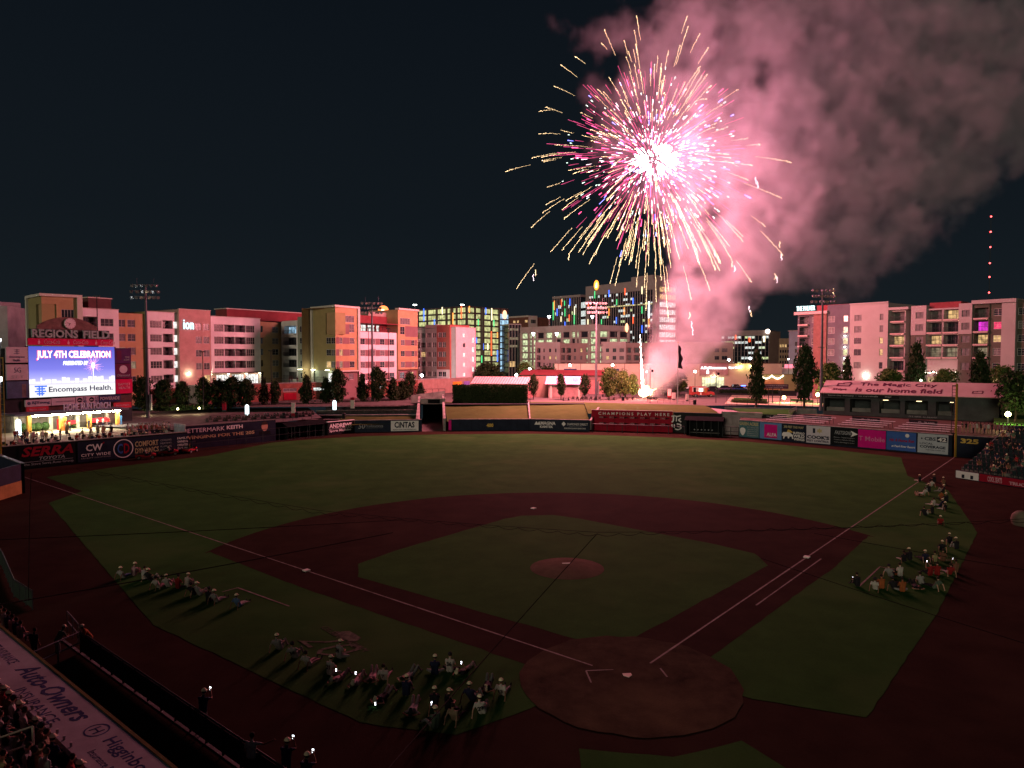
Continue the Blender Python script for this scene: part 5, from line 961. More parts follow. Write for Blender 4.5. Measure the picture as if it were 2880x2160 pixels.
# right of the smoke: offices
t = thing('office_building', XY(2110,420) + Vector((0,0,4.4)), 'wide dark glass office with lit floors and a glowing ball sign', 'building'); F = Frame.px(2028, 432, 2162, 416); curtain(F, t, 0, F.L, 6, 27.5, 14, 7, 52); MB().box(-.3, F.L+.3, 27.5, 30.6, -14, .5).build('top_frame', FRM, t, F.M); u_, v_ = F.uv(2160, 932); MB().ball((u_, v_, .6), 1.3, 12, 7).build('ball_sign', glow('ball_sign', (1,.75,.6), 9), t, F.M); tubestrip(F, t, 2109, 949, 962, 'r', .4); tubestrip(F, t, 2150, 945, 962, 'w', .5); tubestrip(F, t, 2070, 942, 955, 'r', .35)
F = Frame.px(2162.3, 416, 2194, 424); MB().box(0, F.L, 4.4, 30.0, -14, 0).build('side_wall', FL3, t, F.M)
t = thing('office_building', XY(2206,400) + Vector((0,0,4.4)), 'cream lit office with tiers of small square windows', 'building'); F = Frame.px(2190, 405, 2222, 398); hs = [(F.L*(.08+.22*i), F.L*(.24+.22*i), 8+3.1*j, 9.7+3.1*j) for i in range(4) for j in range(5)]; LIM = mat('cream_lime', (.50,.50,.30), amt=.1); wall(F, t, 0, F.L, 4.4, 25.4, hs, LIM); shell(F, t, 0, F.L, 4.4, 25.4, 12, LIM)
for i, h_ in enumerate(hs): window(F, t, *h_, 1, 1, WARM if i in (4,9,14) else GLASS)
t = thing('apartment_building', XY(2232,300) + Vector((0,0,4.4)), 'pale blue lit narrow block with white balconies', 'building'); F = Frame.px(2218, 303, 2250, 299); hs = [(F.L*.52, F.L*.95, 8.2+2.9*j, 10+2.9*j) for j in range(5)]; LBL = mat('pale_blue_wall', (.42,.46,.52), amt=.08); wall(F, t, 0, F.L, 4.4, 26.0, hs, LBL); shell(F, t, 0, F.L, 4.4, 26.0, 12, LBL); [window(F, t, *h_, 2, 1) for h_ in hs]; cornice(F, t, 0, F.L, 26.0, CREAM, h=.4, d=.8)
# diner with neon roof and the low yellow wall
t = thing('diner', XY(2190,262) + Vector((0,0,4.4)), 'small diner with red neon eaves and bright white front', 'building'); F = Frame.px(2150, 262, 2238, 258); MB().box(0, F.L, 4.4, 11.5, -8, 0).build('wall', CREAM, t, F.M); MB().box(F.u(2153), F.u(2200), 11.2, 12.6, .05, .5).build('neon_eave', glow('neon_red', (1,.22,.30), 1.6), t, F.M); MB().box(F.u(2207), F.u(2234), 11.2, 12.6, .05, .5).build('neon_eave', MATS['glow_neon_red'], t, F.M); window(F, t, F.u(2153), F.u(2234), 7.5, 11.0, 10, 1, COOL)
t = thing('low_building', XY(2190,232) + Vector((0,0,4.4)), 'low ochre wall with sagging string of round bulbs', 'building'); F = Frame.px(2140, 232, 2245, 230); MB().box(0, F.L, 4.4, 9.6, -8, 0).build('wall', TAN_SHADED, t, F.M); MB().box(0, F.u(2206), 4.6, 8.0, .01, .08).build('orange_panel', mat('panel_orange', (.55,.25,.12)), t, F.M)
BULB = glow('string_bulb', (1,.85,.65), 7)
for i in range(17): q = i/16; x = F.u(2140+62*q); MB().ball((x, 9.3-1.0*math.sin(math.pi*((q*2) % 1)), .6), .22, 7, 5).build('bulb', BULB, t, F.M)
# ================================================================== The Palmer apartments (right)
pa_ = thing('apartment_building', XY(2560,172) + Vector((0,0,4.4)), 'long five storey apartments with THE PALMER rooftop sign and lit balconies', 'building'); t = pa_
PB = mat('palmer_brick', (.20,.10,.085), amt=.2, scale=1.2); PG = mat('palmer_grey', (.10,.095,.11), amt=.12, scale=.4); PWH = mat('palmer_white', (.30,.28,.27), amt=.08, scale=.3); PGN = mat('palmer_green', (.085,.085,.068), amt=.12, scale=.4); SAL = mat('salmon_slab', (.42,.32,.30), amt=.06)
P_ = Frame.px(2235, 192, 2900, 148.7); F = P_; RP = [(12.6,14.2),(15.8,17.4),(18.7,20.2),(21.5,23.1),(24.4,25.9)]
a, b = F.u(2240), F.u(2288); bal = pxs(F, (2245,2271)); win = pxs(F, (2279,2288)); wall(F, t, a, b, 4.4, 26.6, [(x0,x1,c-.3,d+.25,1.6) for x0, x1 in bal for c, d in RP] + holes(win, RP), PG, out=-.4); shell(F, t, a, b, 4.4, 26.6, 14, PB, out=-.4)
for c, d in RP: balcony(F, t, *bal[0], c-.3, d+.25, out=-.4, depth=1.6, cols=4, slab=SAL, proj=.7)
prow(F, t, win, RP, 1, None, 2, out=-.56); MB().box(F.u(2236), F.u(2328), 26.65, 27.4, -2, .8).build('canopy_slab', SAL, t, F.M)
a, b = F.u(2288.3), F.u(2324.5); wall(F, t, a, b, 4.4, 26.6, [], PB, out=.3); shell(F, t, a, b, 4.4, 26.6, 10, PB, out=.3)
a, b = F.u(2325), F.u(2392.5); win = pxs(F, (2327,2346)); lit = pxs(F, (2370,2383)); wall(F, t, a, b, 4.4, 28.8, holes(win+lit, RP), PG); shell(F, t, a, b, 4.4, 28.8, 14, PB); prow(F, t, win, RP, 2, lambda r: GLASS2); prow(F, t, lit, RP, 1, YELG, 1)
for c, d in RP[:4]: walllamp(F, t, (lit[0][0]+lit[0][1])/2, c-.75, 110, color=(1,1,.85), vis=14)
MB().box(F.u(2292), F.u(2392), 27.45, 28.9, -4, -.5).build('attic', DKRED, t, F.M)
text(F, t, 'THE PALMER', F.u(2239.5), F.u(2291), 27.7, 28.95, glow('palmer_letters', (.70,1,1), 2.0), .2, .0, name='rooftop_letters', ext=.15)
a, b = F.u(2393), F.u(2500); win = pxs(F, (2406,2426),(2477,2487)); wall(F, t, a, b, 4.4, 28.5, holes(win, RP) + holes(pxs(F,(2398,2424),(2434,2455)), [(6.2,9.0)]), PWH, out=.8); shell(F, t, a, b, 4.4, 28.5, 14, PWH, out=.8); cornice(F, t, a, b, 28.5, PWH, .8, .3)
for i, (c, d) in enumerate(RP): window(F, t, *win[0], c, d, 2, 2, None, WFD, out=.64); window(F, t, *win[1], c, d, 1, 2, WARM if i in (1,2) else None, WFD, out=.64)
for x0, x1 in pxs(F, (2398,2424)): window(F, t, x0, x1, 6.2, 9.0, 3, 1, WARM, WFD, out=.64)
for x0, x1 in pxs(F, (2434,2455)): window(F, t, x0, x1, 6.2, 9.0, 3, 1, None, WFD, out=.64)
walllamp(F, t, F.u(2441), 11.0, 300, out=1.1, color=(1,.95,.8), vis=20)
def balstack(p0, p1, rows, m, out, litrows={}, cols=3, slab=SAL, zt=26.6):
    a, b = F.u(p0), F.u(p1); wall(F, t, a-.25, b+.25, 4.4, zt, [(a,b,c-.35,d+.35,1.7) for c, d in rows], m, out=out); shell(F, t, a-.25, b+.25, 4.4, zt, 12, m, out=out)
    for i, (c, d) in enumerate(rows): balcony(F, t, a, b, c-.35, d+.35, out=out, depth=1.7, cols=cols, slab=slab, proj=.3, pane=litrows.get(i))
balstack(2502, 2542, RP, PWH, 0, {2:WARM}); MB().box(F.u(2499), F.u(2556), 26.7, 27.3, -3, .8).build('canopy_slab', PWH, t, F.M)
a, b = F.u(2546), F.u(2561); wall(F, t, a, b, 4.4, 26.5, holes([(a+.3,b-.4)], RP), PGN, out=-2.5); prow(F, t, [(a+.3,b-.4)], RP, 1, lambda r: WARM if r.random() < .3 else None, 1, WFD, out=-2.66)
for p0, p1, q0, q1 in ((2562,2604.5,2575,2597),(2695.5,2733,2704,2727)):
    a, b = F.u(p0), F.u(p1); win = pxs(F, (q0,q1)); wall(F, t, a, b, 20.6, 27.4, holes(win, RP[3:]), PWH, out=.4); wall(F, t, a, b, 4.4, 20.58, holes(win, RP[:3]), PGN, out=.3); shell(F, t, a, b, 4.4, 27.4, 12, PWH, out=.3); prow(F, t, win, RP[3:], 2, lambda r: GLASS2, 2, WFD, out=.24); prow(F, t, win, RP[:3], 2, lambda r: GLASS2, 2, WFD, out=.14)
balstack(2607, 2647, RP[1:], PWH, 0, {1:WARM,0:DIMW}); balstack(2652, 2693, RP[1:], PWH, 0, {3:WARM,0:DIMW}); MB().box(F.u(2606), F.u(2694), 26.65, 28.0, -5, -1).build('attic', DKRED, t, F.M)
balstack(2738, 2777, RP, PGN, .1, {3:MAGL,2:WARM,1:DIMW}, zt=27.0); MB().box(F.u(2733), F.u(2858), 27.1, 27.9, -3, .9).build('canopy_slab', PWH, t, F.M)
a, b = F.u(2780), F.u(2817); win = pxs(F, (2791,2816)); wall(F, t, a, b, 4.4, 27.0, holes(win, RP) + holes(win, [(7.6,11.2)]), PGN, out=-.1); shell(F, t, a, b, 4.4, 27, 12, PGN, out=-.1)
for i, (c, d) in enumerate(RP): window(F, t, *win[0], c, d, 2, 3, {3:REDL,2:WARM}.get(i), WFR, out=-.26)
window(F, t, *win[0], 7.6, 11.2, 3, 1, WARM, WFD, out=-.26)
a, b = F.u(2817.5), F.u(2857); wall(F, t, a, b, 4.4, 27.0, [], PWH, name='pier', out=.7); shell(F, t, a, b, 4.4, 27, 12, PWH, out=.7)
a, b = F.u(2858), F.L; win = pxs(F, (2860,2884)); wall(F, t, a, b, 4.4, 27.6, holes(win, RP) + holes(win, [(7.6,11.2)]), PGN, out=-.1); shell(F, t, a, b, 4.4, 27.6, 12, PGN, out=-.1); prow(F, t, win, RP, 2, None, 3, WFR, out=-.26); window(F, t, *win[0], 7.6, 11.2, 3, 1, WARM, WFD, out=-.26)
MB().box(F.u(2606), F.u(2696), 4.4, 12.0, -1.5, -.05).build('ground_floor', PGN, t, F.M); window(F, t, F.u(2610), F.u(2692), 8.6, 11.0, 8, 1, litpane('lit_patio', (1,.7,.35), .7), WFD, out=.0)
for i in range(26): q = i/25; MB().ball((F.u(2604+90*q), 12.15-.35*math.sin(math.pi*((q*3) % 1)), 1.2), .15, 6, 4).build('string_bulb', BULB, t, F.M)
for px in (2685,): walllamp(F, t, F.u(px), 6.9, 260, out=1.0, color=(1,.97,.85), vis=22)
# tall mast with red warning lamps far behind
p = XY(2777, 900); t = thing('radio_mast', (p.x, p.y, 4.4), 'thin far off radio mast with a column of red warning lamps', 'mast')
PTOP = at(2778, 608, 900).z - 4.4; MB().tube((0,0,0), (0,0,PTOP), .5, .3, 6).build('lattice_pole', STEEL, t, t.matrix_basis)
for y in (609, 652, 695, 740, 779, 823): MB().ball((0,0,at(2778,y,900).z-4.4), 1.0, 8, 5).build('warning_lamp', glow('mast_red', (1,.08,.08), 8), t, t.matrix_basis)
# ================================================================== trees, hedges
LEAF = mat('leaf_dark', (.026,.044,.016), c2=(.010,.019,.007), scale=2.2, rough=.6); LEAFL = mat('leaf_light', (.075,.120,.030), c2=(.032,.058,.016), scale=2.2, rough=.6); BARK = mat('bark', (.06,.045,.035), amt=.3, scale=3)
trn = random.Random(5)
def crown_mesh(kind, seed, n=170, leaves=18, m=LEAF, size=.42):
    """unit crown (height 1, half width about .5): many leaf clumps through the volume"""
    q = random.Random(seed); mb = MB()
    for c in range(n):
        z = q.random()**(.85 if kind != 'pyr' else 1.15)
        prof = {'oval': math.sin(math.pi*(.06+.90*z))**.62, 'pyr': (1-z)**.75*min(1, z*7+.25), 'round': math.sin(math.pi*(.08+.88*z))**.5}[kind]
        a = q.uniform(0, 6.283); rr = prof*.5*(q.random()**.38)*q.uniform(.82,1.1)*(1+.55*mnoise.noise(Vector((math.cos(a)*1.6+seed, math.sin(a)*1.6, z*4.5)))); c0 = Vector((rr*math.cos(a), rr*math.sin(a), z))
        cs = q.uniform(.045,.085)
        for k_ in range(leaves):
            p = c0 + Vector((q.gauss(0,cs), q.gauss(0,cs), q.gauss(0,cs*.7))); s_ = size*.11*q.uniform(.6,1.25)
            d1 = Vector((q.gauss(0,1), q.gauss(0,1), q.gauss(0,.7))).normalized(); d2 = d1.cross(Vector((q.gauss(0,1), q.gauss(0,1), q.gauss(0,1)))).normalized()
            mb.quad(p-d1*s_-d2*s_*.55, p+d1*s_*.1-d2*s_*.75, p+d1*s_*1.1, p+d1*s_*.1+d2*s_*.75)
    return mb.mesh('crown', m)
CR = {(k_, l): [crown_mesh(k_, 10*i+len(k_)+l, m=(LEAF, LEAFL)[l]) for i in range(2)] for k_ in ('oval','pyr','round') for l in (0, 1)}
def trunk_mesh(seed):
    q = random.Random(seed); mb = MB(); p = Vector((0,0,0)); r_ = .075
    for i in range(4): n_ = p + Vector((q.gauss(0,.02), q.gauss(0,.02), .25)); mb.tube(p, n_, r_, r_*.8, 7); p = n_; r_ *= .8
    for i in range(6):
        b_ = Vector((0,0,.35+.09*i)); a = q.uniform(0,6.28); mb.tube(b_, b_ + Vector((math.cos(a)*.28, math.sin(a)*.28, .22)), .028, .008, 5)
    return mb.mesh('trunk', BARK)
TRK = [trunk_mesh(1), trunk_mesh(2)]
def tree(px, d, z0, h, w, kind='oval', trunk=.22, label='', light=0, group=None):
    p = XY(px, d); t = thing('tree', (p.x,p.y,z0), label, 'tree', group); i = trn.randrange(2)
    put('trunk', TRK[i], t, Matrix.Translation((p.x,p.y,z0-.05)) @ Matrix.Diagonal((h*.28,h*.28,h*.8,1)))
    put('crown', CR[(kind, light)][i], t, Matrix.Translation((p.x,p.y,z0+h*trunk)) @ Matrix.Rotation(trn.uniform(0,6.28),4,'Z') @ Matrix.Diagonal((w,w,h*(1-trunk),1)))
    return t
LT = [(398,150,7.4,4.6,'oval','dark tree half hidden behind the tall light mast'),(456,152,6.6,4.6,'oval','full dark oval tree right of the light mast'),(511,154,6.2,3.8,'oval','narrow dark oval tree under the ion block'),(570,156,7.0,4.0,'oval','loose dark tree in front of the lamp post'),(612,157,6.6,4.6,'oval','dark tree before the lit storefront, first of the tight clump'),(650,158,7.2,5.2,'oval','broad dark tree in the middle of the tight clump'),(690,159,6.6,4.8,'oval','dark tree at the end of the tight clump'),
 (741,164,6.6,3.2,'pyr','dark cone shaped tree beside the pale pink panel'),(772,165,5.8,2.8,'oval','thin dark tree beside the podium banner'),(860,168,7.2,4.4,'pyr','broad dark cone tree between podium windows'),(915,170,6.4,4.2,'pyr','low dark cone tree beside the tallest cypress'),(950,170,8.8,4.4,'oval','tall dark cypress in front of the tower corner'),(1018,176,7.2,4.0,'pyr','dark shrubby tree left of the second light mast'),(1062,177,9.0,5.4,'oval','tall dark cypress behind the second light mast'),(1105,180,6.0,5.0,'pyr','low dark tree on the ramp slope'),(1152,184,7.6,3.6,'round','dark round topped tree by the yellow window'),(1130,182,5.2,4.6,'pyr','short spiky dark tree on the ramp slope'),(1183,184,4.6,3.4,'pyr','small dark tree at the end of the slope planting')]
for px, d, h, w, k_, lb in LT: tree(px, d, 4.3, h*.90, w*.86, k_, .10, lb, group='trees below the apartments')
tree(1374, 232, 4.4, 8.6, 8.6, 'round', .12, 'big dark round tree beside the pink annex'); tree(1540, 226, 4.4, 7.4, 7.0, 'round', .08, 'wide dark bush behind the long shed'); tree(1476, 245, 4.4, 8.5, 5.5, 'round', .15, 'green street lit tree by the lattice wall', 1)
for px, d, h, w, lb in ((1500,184,6.2,2.3,'slim young tree beside the black doorway'),(1578,182.5,6.3,2.3,'slim young tree in front of the kiosk shutter'),(1645,184,6.2,2.5,'slim young tree between kiosk and light mast')): tree(px, d, 4.4, h, w, 'oval', .24, lb, group='young plaza trees')
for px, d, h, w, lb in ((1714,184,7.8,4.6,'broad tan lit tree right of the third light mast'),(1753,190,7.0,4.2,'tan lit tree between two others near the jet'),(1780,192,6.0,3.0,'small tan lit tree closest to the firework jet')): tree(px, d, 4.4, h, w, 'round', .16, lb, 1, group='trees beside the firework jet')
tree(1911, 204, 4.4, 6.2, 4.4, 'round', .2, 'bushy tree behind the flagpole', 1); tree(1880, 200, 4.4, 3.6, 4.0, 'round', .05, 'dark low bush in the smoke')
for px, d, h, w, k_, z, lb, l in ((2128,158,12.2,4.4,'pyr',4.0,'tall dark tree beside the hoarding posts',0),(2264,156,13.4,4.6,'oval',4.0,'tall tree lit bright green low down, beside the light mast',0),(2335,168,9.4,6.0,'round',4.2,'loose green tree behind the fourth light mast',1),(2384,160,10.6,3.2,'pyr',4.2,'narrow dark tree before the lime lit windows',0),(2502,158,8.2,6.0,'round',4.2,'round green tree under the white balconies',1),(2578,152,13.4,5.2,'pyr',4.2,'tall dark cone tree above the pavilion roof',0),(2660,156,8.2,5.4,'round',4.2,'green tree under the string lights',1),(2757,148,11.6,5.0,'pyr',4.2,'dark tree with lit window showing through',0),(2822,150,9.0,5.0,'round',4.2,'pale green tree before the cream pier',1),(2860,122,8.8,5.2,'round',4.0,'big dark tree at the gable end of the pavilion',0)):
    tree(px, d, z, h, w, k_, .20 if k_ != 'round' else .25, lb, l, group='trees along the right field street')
# clipped hedge behind centre field
hA, hB = XY(1272, 171), XY(1484, 170); Fh = Frame(hA, hB, 0); t = thing('hedge', Fh.o + Fh.x*9 + Vector((0,0,4.3)), 'long dark clipped ivy screen behind the centre field bank', 'hedge')
mb = MB(); q = random.Random(9)
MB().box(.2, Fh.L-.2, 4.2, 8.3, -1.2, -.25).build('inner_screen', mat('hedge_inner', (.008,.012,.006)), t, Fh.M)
for i in range(6200):
    u = q.uniform(0, Fh.L); v = q.uniform(4.3, 8.7); o = q.gauss(-.1,.13) + .22*mnoise.noise(Vector((u*.6, v*.6, 0)))
    if q.random() < .18: v = q.gauss(8.55,.14); o = q.uniform(-1.3,.1)
    s_ = q.uniform(.10,.20); a = q.uniform(0,6.28); e1 = Vector((math.cos(a), math.sin(a), q.gauss(0,.5)))*s_; e2 = Vector((-math.sin(a), math.cos(a), q.gauss(0,.5)))*s_*.7; c = Vector((u,v,o))
    mb.quad(c-e1, c-e2, c+e1, c+e2)
o = mb.build('hedge_leaves', LEAF, t, Fh.M); o['kind'] = 'stuff'
fence('hedge_gate', XY(1484.5,170), XY(1491,169.6), 4.2, .9, 'narrow dark lattice gate at the end of the ivy screen', z0=4.4, rails=(1,.75,.5,.25), r=.05)
# round shrubs along the path
SHR = crown_mesh('round', 77, 26, 10, LEAF, 1.6)
for i in range(17):
    px = 408 + i*14.6; p = XY(px, 148 + i*.55); t = thing('round_shrub', (p.x,p.y,4.0), 'small round clipped shrub in the row along the lit path', 'shrub', 'row of clipped shrubs'); put('foliage', SHR, t, TRS((p.x,p.y,4.2), i*.7, (1.2,1.2,1.0)))
# bright green planting strip at the right
for i in range(14):
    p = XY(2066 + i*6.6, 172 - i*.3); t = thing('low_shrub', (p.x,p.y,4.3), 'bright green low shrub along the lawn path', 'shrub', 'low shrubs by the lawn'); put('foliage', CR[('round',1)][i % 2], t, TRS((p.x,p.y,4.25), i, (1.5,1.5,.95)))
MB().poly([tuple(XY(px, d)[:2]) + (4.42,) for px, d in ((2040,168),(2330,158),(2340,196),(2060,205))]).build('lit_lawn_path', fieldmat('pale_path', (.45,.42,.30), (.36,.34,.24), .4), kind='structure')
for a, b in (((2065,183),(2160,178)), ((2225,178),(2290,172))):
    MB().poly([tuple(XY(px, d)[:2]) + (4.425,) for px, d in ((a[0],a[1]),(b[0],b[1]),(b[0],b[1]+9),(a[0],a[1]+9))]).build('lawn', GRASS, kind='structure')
MB().poly([tuple(XY(px, d)[:2]) + (4.37,) for px, d in ((2800,118),(2990,112),(2990,150),(2800,150))]).build('lawn', GRASS, kind='structure')
# ================================================================== lamps that light the streets
def ball_lamp(px, py, d, power, label, color=(1,.96,.85), r=.42, vis=30, z0=4.4, lit=True):
    p = at(px, py, d); t = thing('street_lamp', (p.x,p.y,z0), label, 'street lamp'); h = p.z - z0
    MB().tube((0,0,0),(0,0,h-r),.09,.07,6).build('post', STEEL, t, t.matrix_basis); MB().ball((0,0,h), r, 10, 6).build('lamp_globe', glow('globe_%d' % int(color[2]*100), color, vis), t, t.matrix_basis)
    if lit: lamp('street_lamp_light', p + Vector((0,-.9,-.2)), power, color, .3, t)
for a in [(1452,1055,222,1500,'very bright white street lamp above the pavilion roof',(.9,.97,1)),(1490,1038,240,700,'white street lamp left of the wide bush',(1,1,1)),(1603,1027,240,900,'white street lamp before the shop wall sign',(1,.97,.85)),(1723,1027,236,700,'street lamp over the yellow shop sign',(1,.97,.8)),(1818,1046,232,300,'small street lamp beside the firework jet',(1,.97,.9)),(1955,1045,238,1100,'warm street lamp left of the glowing letters',(1,.92,.7)),(2050,1012,270,2200,'dazzling street lamp at the office corner',(.85,.97,1)),(2110,1008,275,2200,'dazzling street lamp among the office trees',(.85,.98,1)),(2218,1010,258,300,'small street lamp at the diner',(1,1,1)),(2205,1118,172,1500,'yellow lamp lighting the lawn path',(1,.95,.35)),(2300,1110,168,900,'yellow lamp lighting the lawn near the mast',(1,.95,.35)),(2590,1070,150,260,'lamp shining through leaves above the pavilion ridge',(1,1,.7)),(2835,1165,118,900,'yellow lamp lighting the lawn at the pavilion gable',(1,1,.35)),(2,1066,125,500,'white lamp beside the scoreboard panels',(.95,1,1)),(1,956,160,400,'white lamp in front of the pale building',(.95,1,1)),(500,1150,150,260,'yellow lamp lighting the shrub path',(1,.85,.4)),(560,1148,152,200,'yellow lamp at the end of the shrub path',(1,.85,.4)),(420,1152,149,260,'yellow lamp at the mast end of the shrub path',(1,.85,.4)),(1186,1056,219,1600,'white street lamp on the terrace before the grey annex face',(.92,.98,1))]:
    ball_lamp(*a[:5], color=a[5], r=.42 if a[3] > 400 else .2)
# ================================================================== stadium light masts (switched off)
MASTM = mat('mast_grey', (.10,.10,.115), amt=.15, rough=.5, metal=.3); REFL = mat('floodlight_bowl', (.55,.55,.56), rough=.25, metal=.8)
fm = MB(); n = 8
fm.tube((0,0,0),(0,-.42,-.22),.10,.34,9); FLOOD = fm.mesh('floodlight', [MASTM]); FG = MB().tube((0,-.42,-.22),(0,-.44,-.23),.33,.33,9).mesh('lens', REFL)
def mast(px, d, z0, ztop, label, rows=(7,8,6), w=5.0, box=True, rz=0):
    p = XY(px, d); t = thing('light_mast', (p.x,p.y,z0), label, 'light mast'); h = ztop - z0; Mx = t.matrix_basis
    MB().tube((0,0,0),(0,0,h-.3),.36,.17,10).build('pole', MASTM, t, Mx)
    for j, nl in enumerate(rows):
        z = h - 2.5 + j*1.15; MB().box(-w/2*(.86+.07*j), w/2*(.86+.07*j), -.06, .06, z-.06, z+.06).build('cross_arm', MASTM, t, Mx)
        for i in range(nl):
            x = -w/2*.95 + w*.95*i/(nl-1); f_ = put('floodlight', FLOOD, t, Mx @ Matrix.Translation((x,-.12,z-.05)) @ Matrix.Rotation(trn.uniform(-.7,.7),4,'Z')); sub('lens', FG, f_)
    for x in (-w*.32, w*.32): MB().tube((x,0,h),(x,0,h+1.1),.02,.02,4).build('lightning_rod', MASTM, t, Mx)
    if box: MB().box(.38,.75,-.2,.2,1.6,4.8).build('control_cabinet', RAIL, t, Mx)
    MB().box(-.9,.9,-.1,.1,h*.52,h*.52+.12).build('step_arm', MASTM, t, Mx)
mast(413, 141.5, 3.3, 30.0, 'tall light mast rising beside the scoreboard'); mast(1047, 178, 4.4, 29.2, 'tall light mast in front of the roof terrace'); mast(1677, 180.5, 4.4, 29.4, 'tall light mast between kiosk and glass tower', (8,8,7)); mast(2311, 150, 4.2, 29.8, 'tall light mast at the end of the wide roofed pavilion')
for px, d, h, lb in ((570,152,12.2,'thin lamp post standing among dark trees'),(762,166,12.5,'thin lamp post before the court wall'),(1037,183,18.5,'slim lamp post left of the second light mast'),(1093,188,18.5,'slim lamp post before the pink middle block'),(276,140,23.0,'slim lamp post rising above the REGIONS letters')):
    p = XY(px, d); t = thing('lamp_post', (p.x,p.y,4.3), lb, 'lamp post'); MB().tube((0,0,0),(0,0,h),.11,.08,6).build('post', STEEL, t, t.matrix_basis); MB().box(-.55,.55,-.25,.25,h,h+.22).build('lamp_head', STEEL, t, t.matrix_basis)
for px, d, h, lb in ((1829,172,8.3,'thin camera post in front of the smoke'),(2015,172,7.6,'thin camera post beside the food truck')):
    p = XY(px, d); t = thing('camera_post', (p.x,p.y,4.4), lb, 'post'); MB().tube((0,0,0),(0,0,h),.09,.07,6).build('post', STEEL, t, t.matrix_basis); MB().ball((.55,0,h-.6),.32,8,5).build('camera_dome', BLACK, t, t.matrix_basis); MB().tube((0,0,h-.1),(.55,0,h-.35),.04,.04,5).build('arm', STEEL, t, t.matrix_basis)
# flag pole
p = XY(1907, 168.5); t = thing('flagpole', (p.x,p.y,4.4), 'tall pole with a dark flag hanging limp in the smoke', 'flagpole'); MB().tube((0,0,0),(0,0,14.4),.11,.06,8).build('pole', RAIL, t, t.matrix_basis); MB().ball((0,0,14.5),.13,8,5).build('finial', YEL, t, t.matrix_basis)
mb = MB(); rows_ = 16; vs = []
for i in range(rows_+1):
    z = 13.9 - i*.34; wv_ = .35 + .55*math.sin(min(1, i/9)*math.pi*.5) + .18*math.sin(i*.9); 
    for k_, f_ in enumerate((0,.35,.7,1.0)): vs.append((.1+wv_*f_, (.16,-.14,.14,-.1)[k_]*math.sin(i*.5+k_), z - .25*f_))
mb.add(vs, [(i*4+k_, i*4+k_+1, (i+1)*4+k_+1, (i+1)*4+k_) for i in range(rows_) for k_ in range(3)]).build('flag', mat('flag_dark', (.06,.03,.05), amt=.4), t, t.matrix_basis, smooth=True)
# ================================================================== roofed pavilion at right field
SP = Frame.px(2317, 148, 2814, 130); F = SP; t = thing('roofed_pavilion', F.o + F.x*18 + Vector((0,0,4)), 'wide dark pavilion whose pink lit roof reads The Magic City is our home field', 'building'); WD = mat('pavilion_dark', (.045,.055,.058), amt=.25); PR = mat('pavilion_roof', (.40,.29,.29), amt=.10, scale=.4, rough=.5)
ops = [(F.u(a), F.u(b), 4.3, 7.0, 5.0) for a, b in ((2321,2378),(2393,2452),(2476,2535),(2548,2613),(2636,2685))]; wall(F, t, 0, F.L, 3.6, 8.2, ops, WD); shell(F, t, 0, F.L, 3.6, 8.2, 9, WD)
RH = 10.55; OB = -4.6
mb = MB(); mb.add([(-.5,8.15,.7),(F.L+.6,8.15,.7),(F.L+.6,RH,OB),(-.5,RH,OB),(F.L+.6,8.15,-9.8),(-.5,8.15,-9.8),(-.5,8.0,.7),(F.L+.6,8.0,.7)], [(0,1,2,3),(3,2,4,5),(6,7,1,0)]).build('roof', PR, t, F.M)
mb = MB(); mb.add([(F.L+.5,8.2,.6),(F.L+.5,8.2,-9.7),(F.L+.5,RH-.1,OB),(F.L+.5,3.6,.2),(F.L+.5,3.6,-9.2)], [(0,1,2),(3,4,1,0)]).build('gable_wall', mat('gable_pale', (.55,.52,.38)), t, F.M)
sl_ = Vector((0, RH-8.15, OB-.7)); Ls = sl_.length; ev = sl_.normalized(); nv = Vector((1,0,0)).cross(ev)
Ms = F.M @ Matrix(((1,0,nv.x,0),(0,ev.y,nv.y,8.15),(0,ev.z,nv.z,.7),(0,0,0,1)))
INK = mat('roof_ink', (.09,.02,.05)); 
text(None, t, 'The Magic City', F.u(2412), F.u(2632), Ls*.55, Ls*.86, INK, .03, .015, M=Ms); text(None, t, 'is our home field', F.u(2406), F.u(2651), Ls*.14, Ls*.46, INK, .03, .02, M=Ms)
text(None, t, 'Shipt', F.u(2341), F.u(2381), Ls*.18, Ls*.36, INK, .03, .03, M=Ms)
def bag(x, y, s_):
    mb = MB()
    for a, b in (((-1,.5),(-1.1,-.5)),((-1.1,-.5),(.9,-.5)),((.9,-.5),(1.1,.5)),((-.2,.7),(.9,.9)),((.9,.9),(1.1,.5)),((-1,.5),(-.1,.35))):
        A_ = Vector((x+a[0]*s_, y+a[1]*s_, .03)); B_ = Vector((x+b[0]*s_, y+b[1]*s_, .03)); d_ = (B_-A_).normalized(); n_ = Vector((-d_.y, d_.x, 0))*s_*.16; mb.quad(A_-n_-d_*s_*.1, B_-n_+d_*s_*.1, B_+n_+d_*s_*.1, A_+n_-d_*s_*.1)
    o = mb.build('bag_mark', INK, t, Ms); o['kind'] = 'stuff'
bag(F.u(2368), Ls*.66, 1.15); bag(F.u(2752), Ls*.30, .75)
MB().box(F.u(2318), F.u(2532), 7.25, 7.95, .01, .12).build('banner', BLACKP, t, F.M); text(F, t, 'Same-day delivery ~ no curveballs', F.u(2331), F.u(2472), 7.4, 7.8, GREYP, .14, .01); text(F, t, 'Shipt', F.u(2491), F.u(2510), 7.4, 7.8, GREYP, .14, .02)
for a in (2480, 2575, 2672): MB().box(F.u(a), F.u(a)+.9, 6.75, 6.85, -3.0, -2.6).build('bar_lamp', glow('bar_lamp', (1,.75,.4), 4), t, F.M)
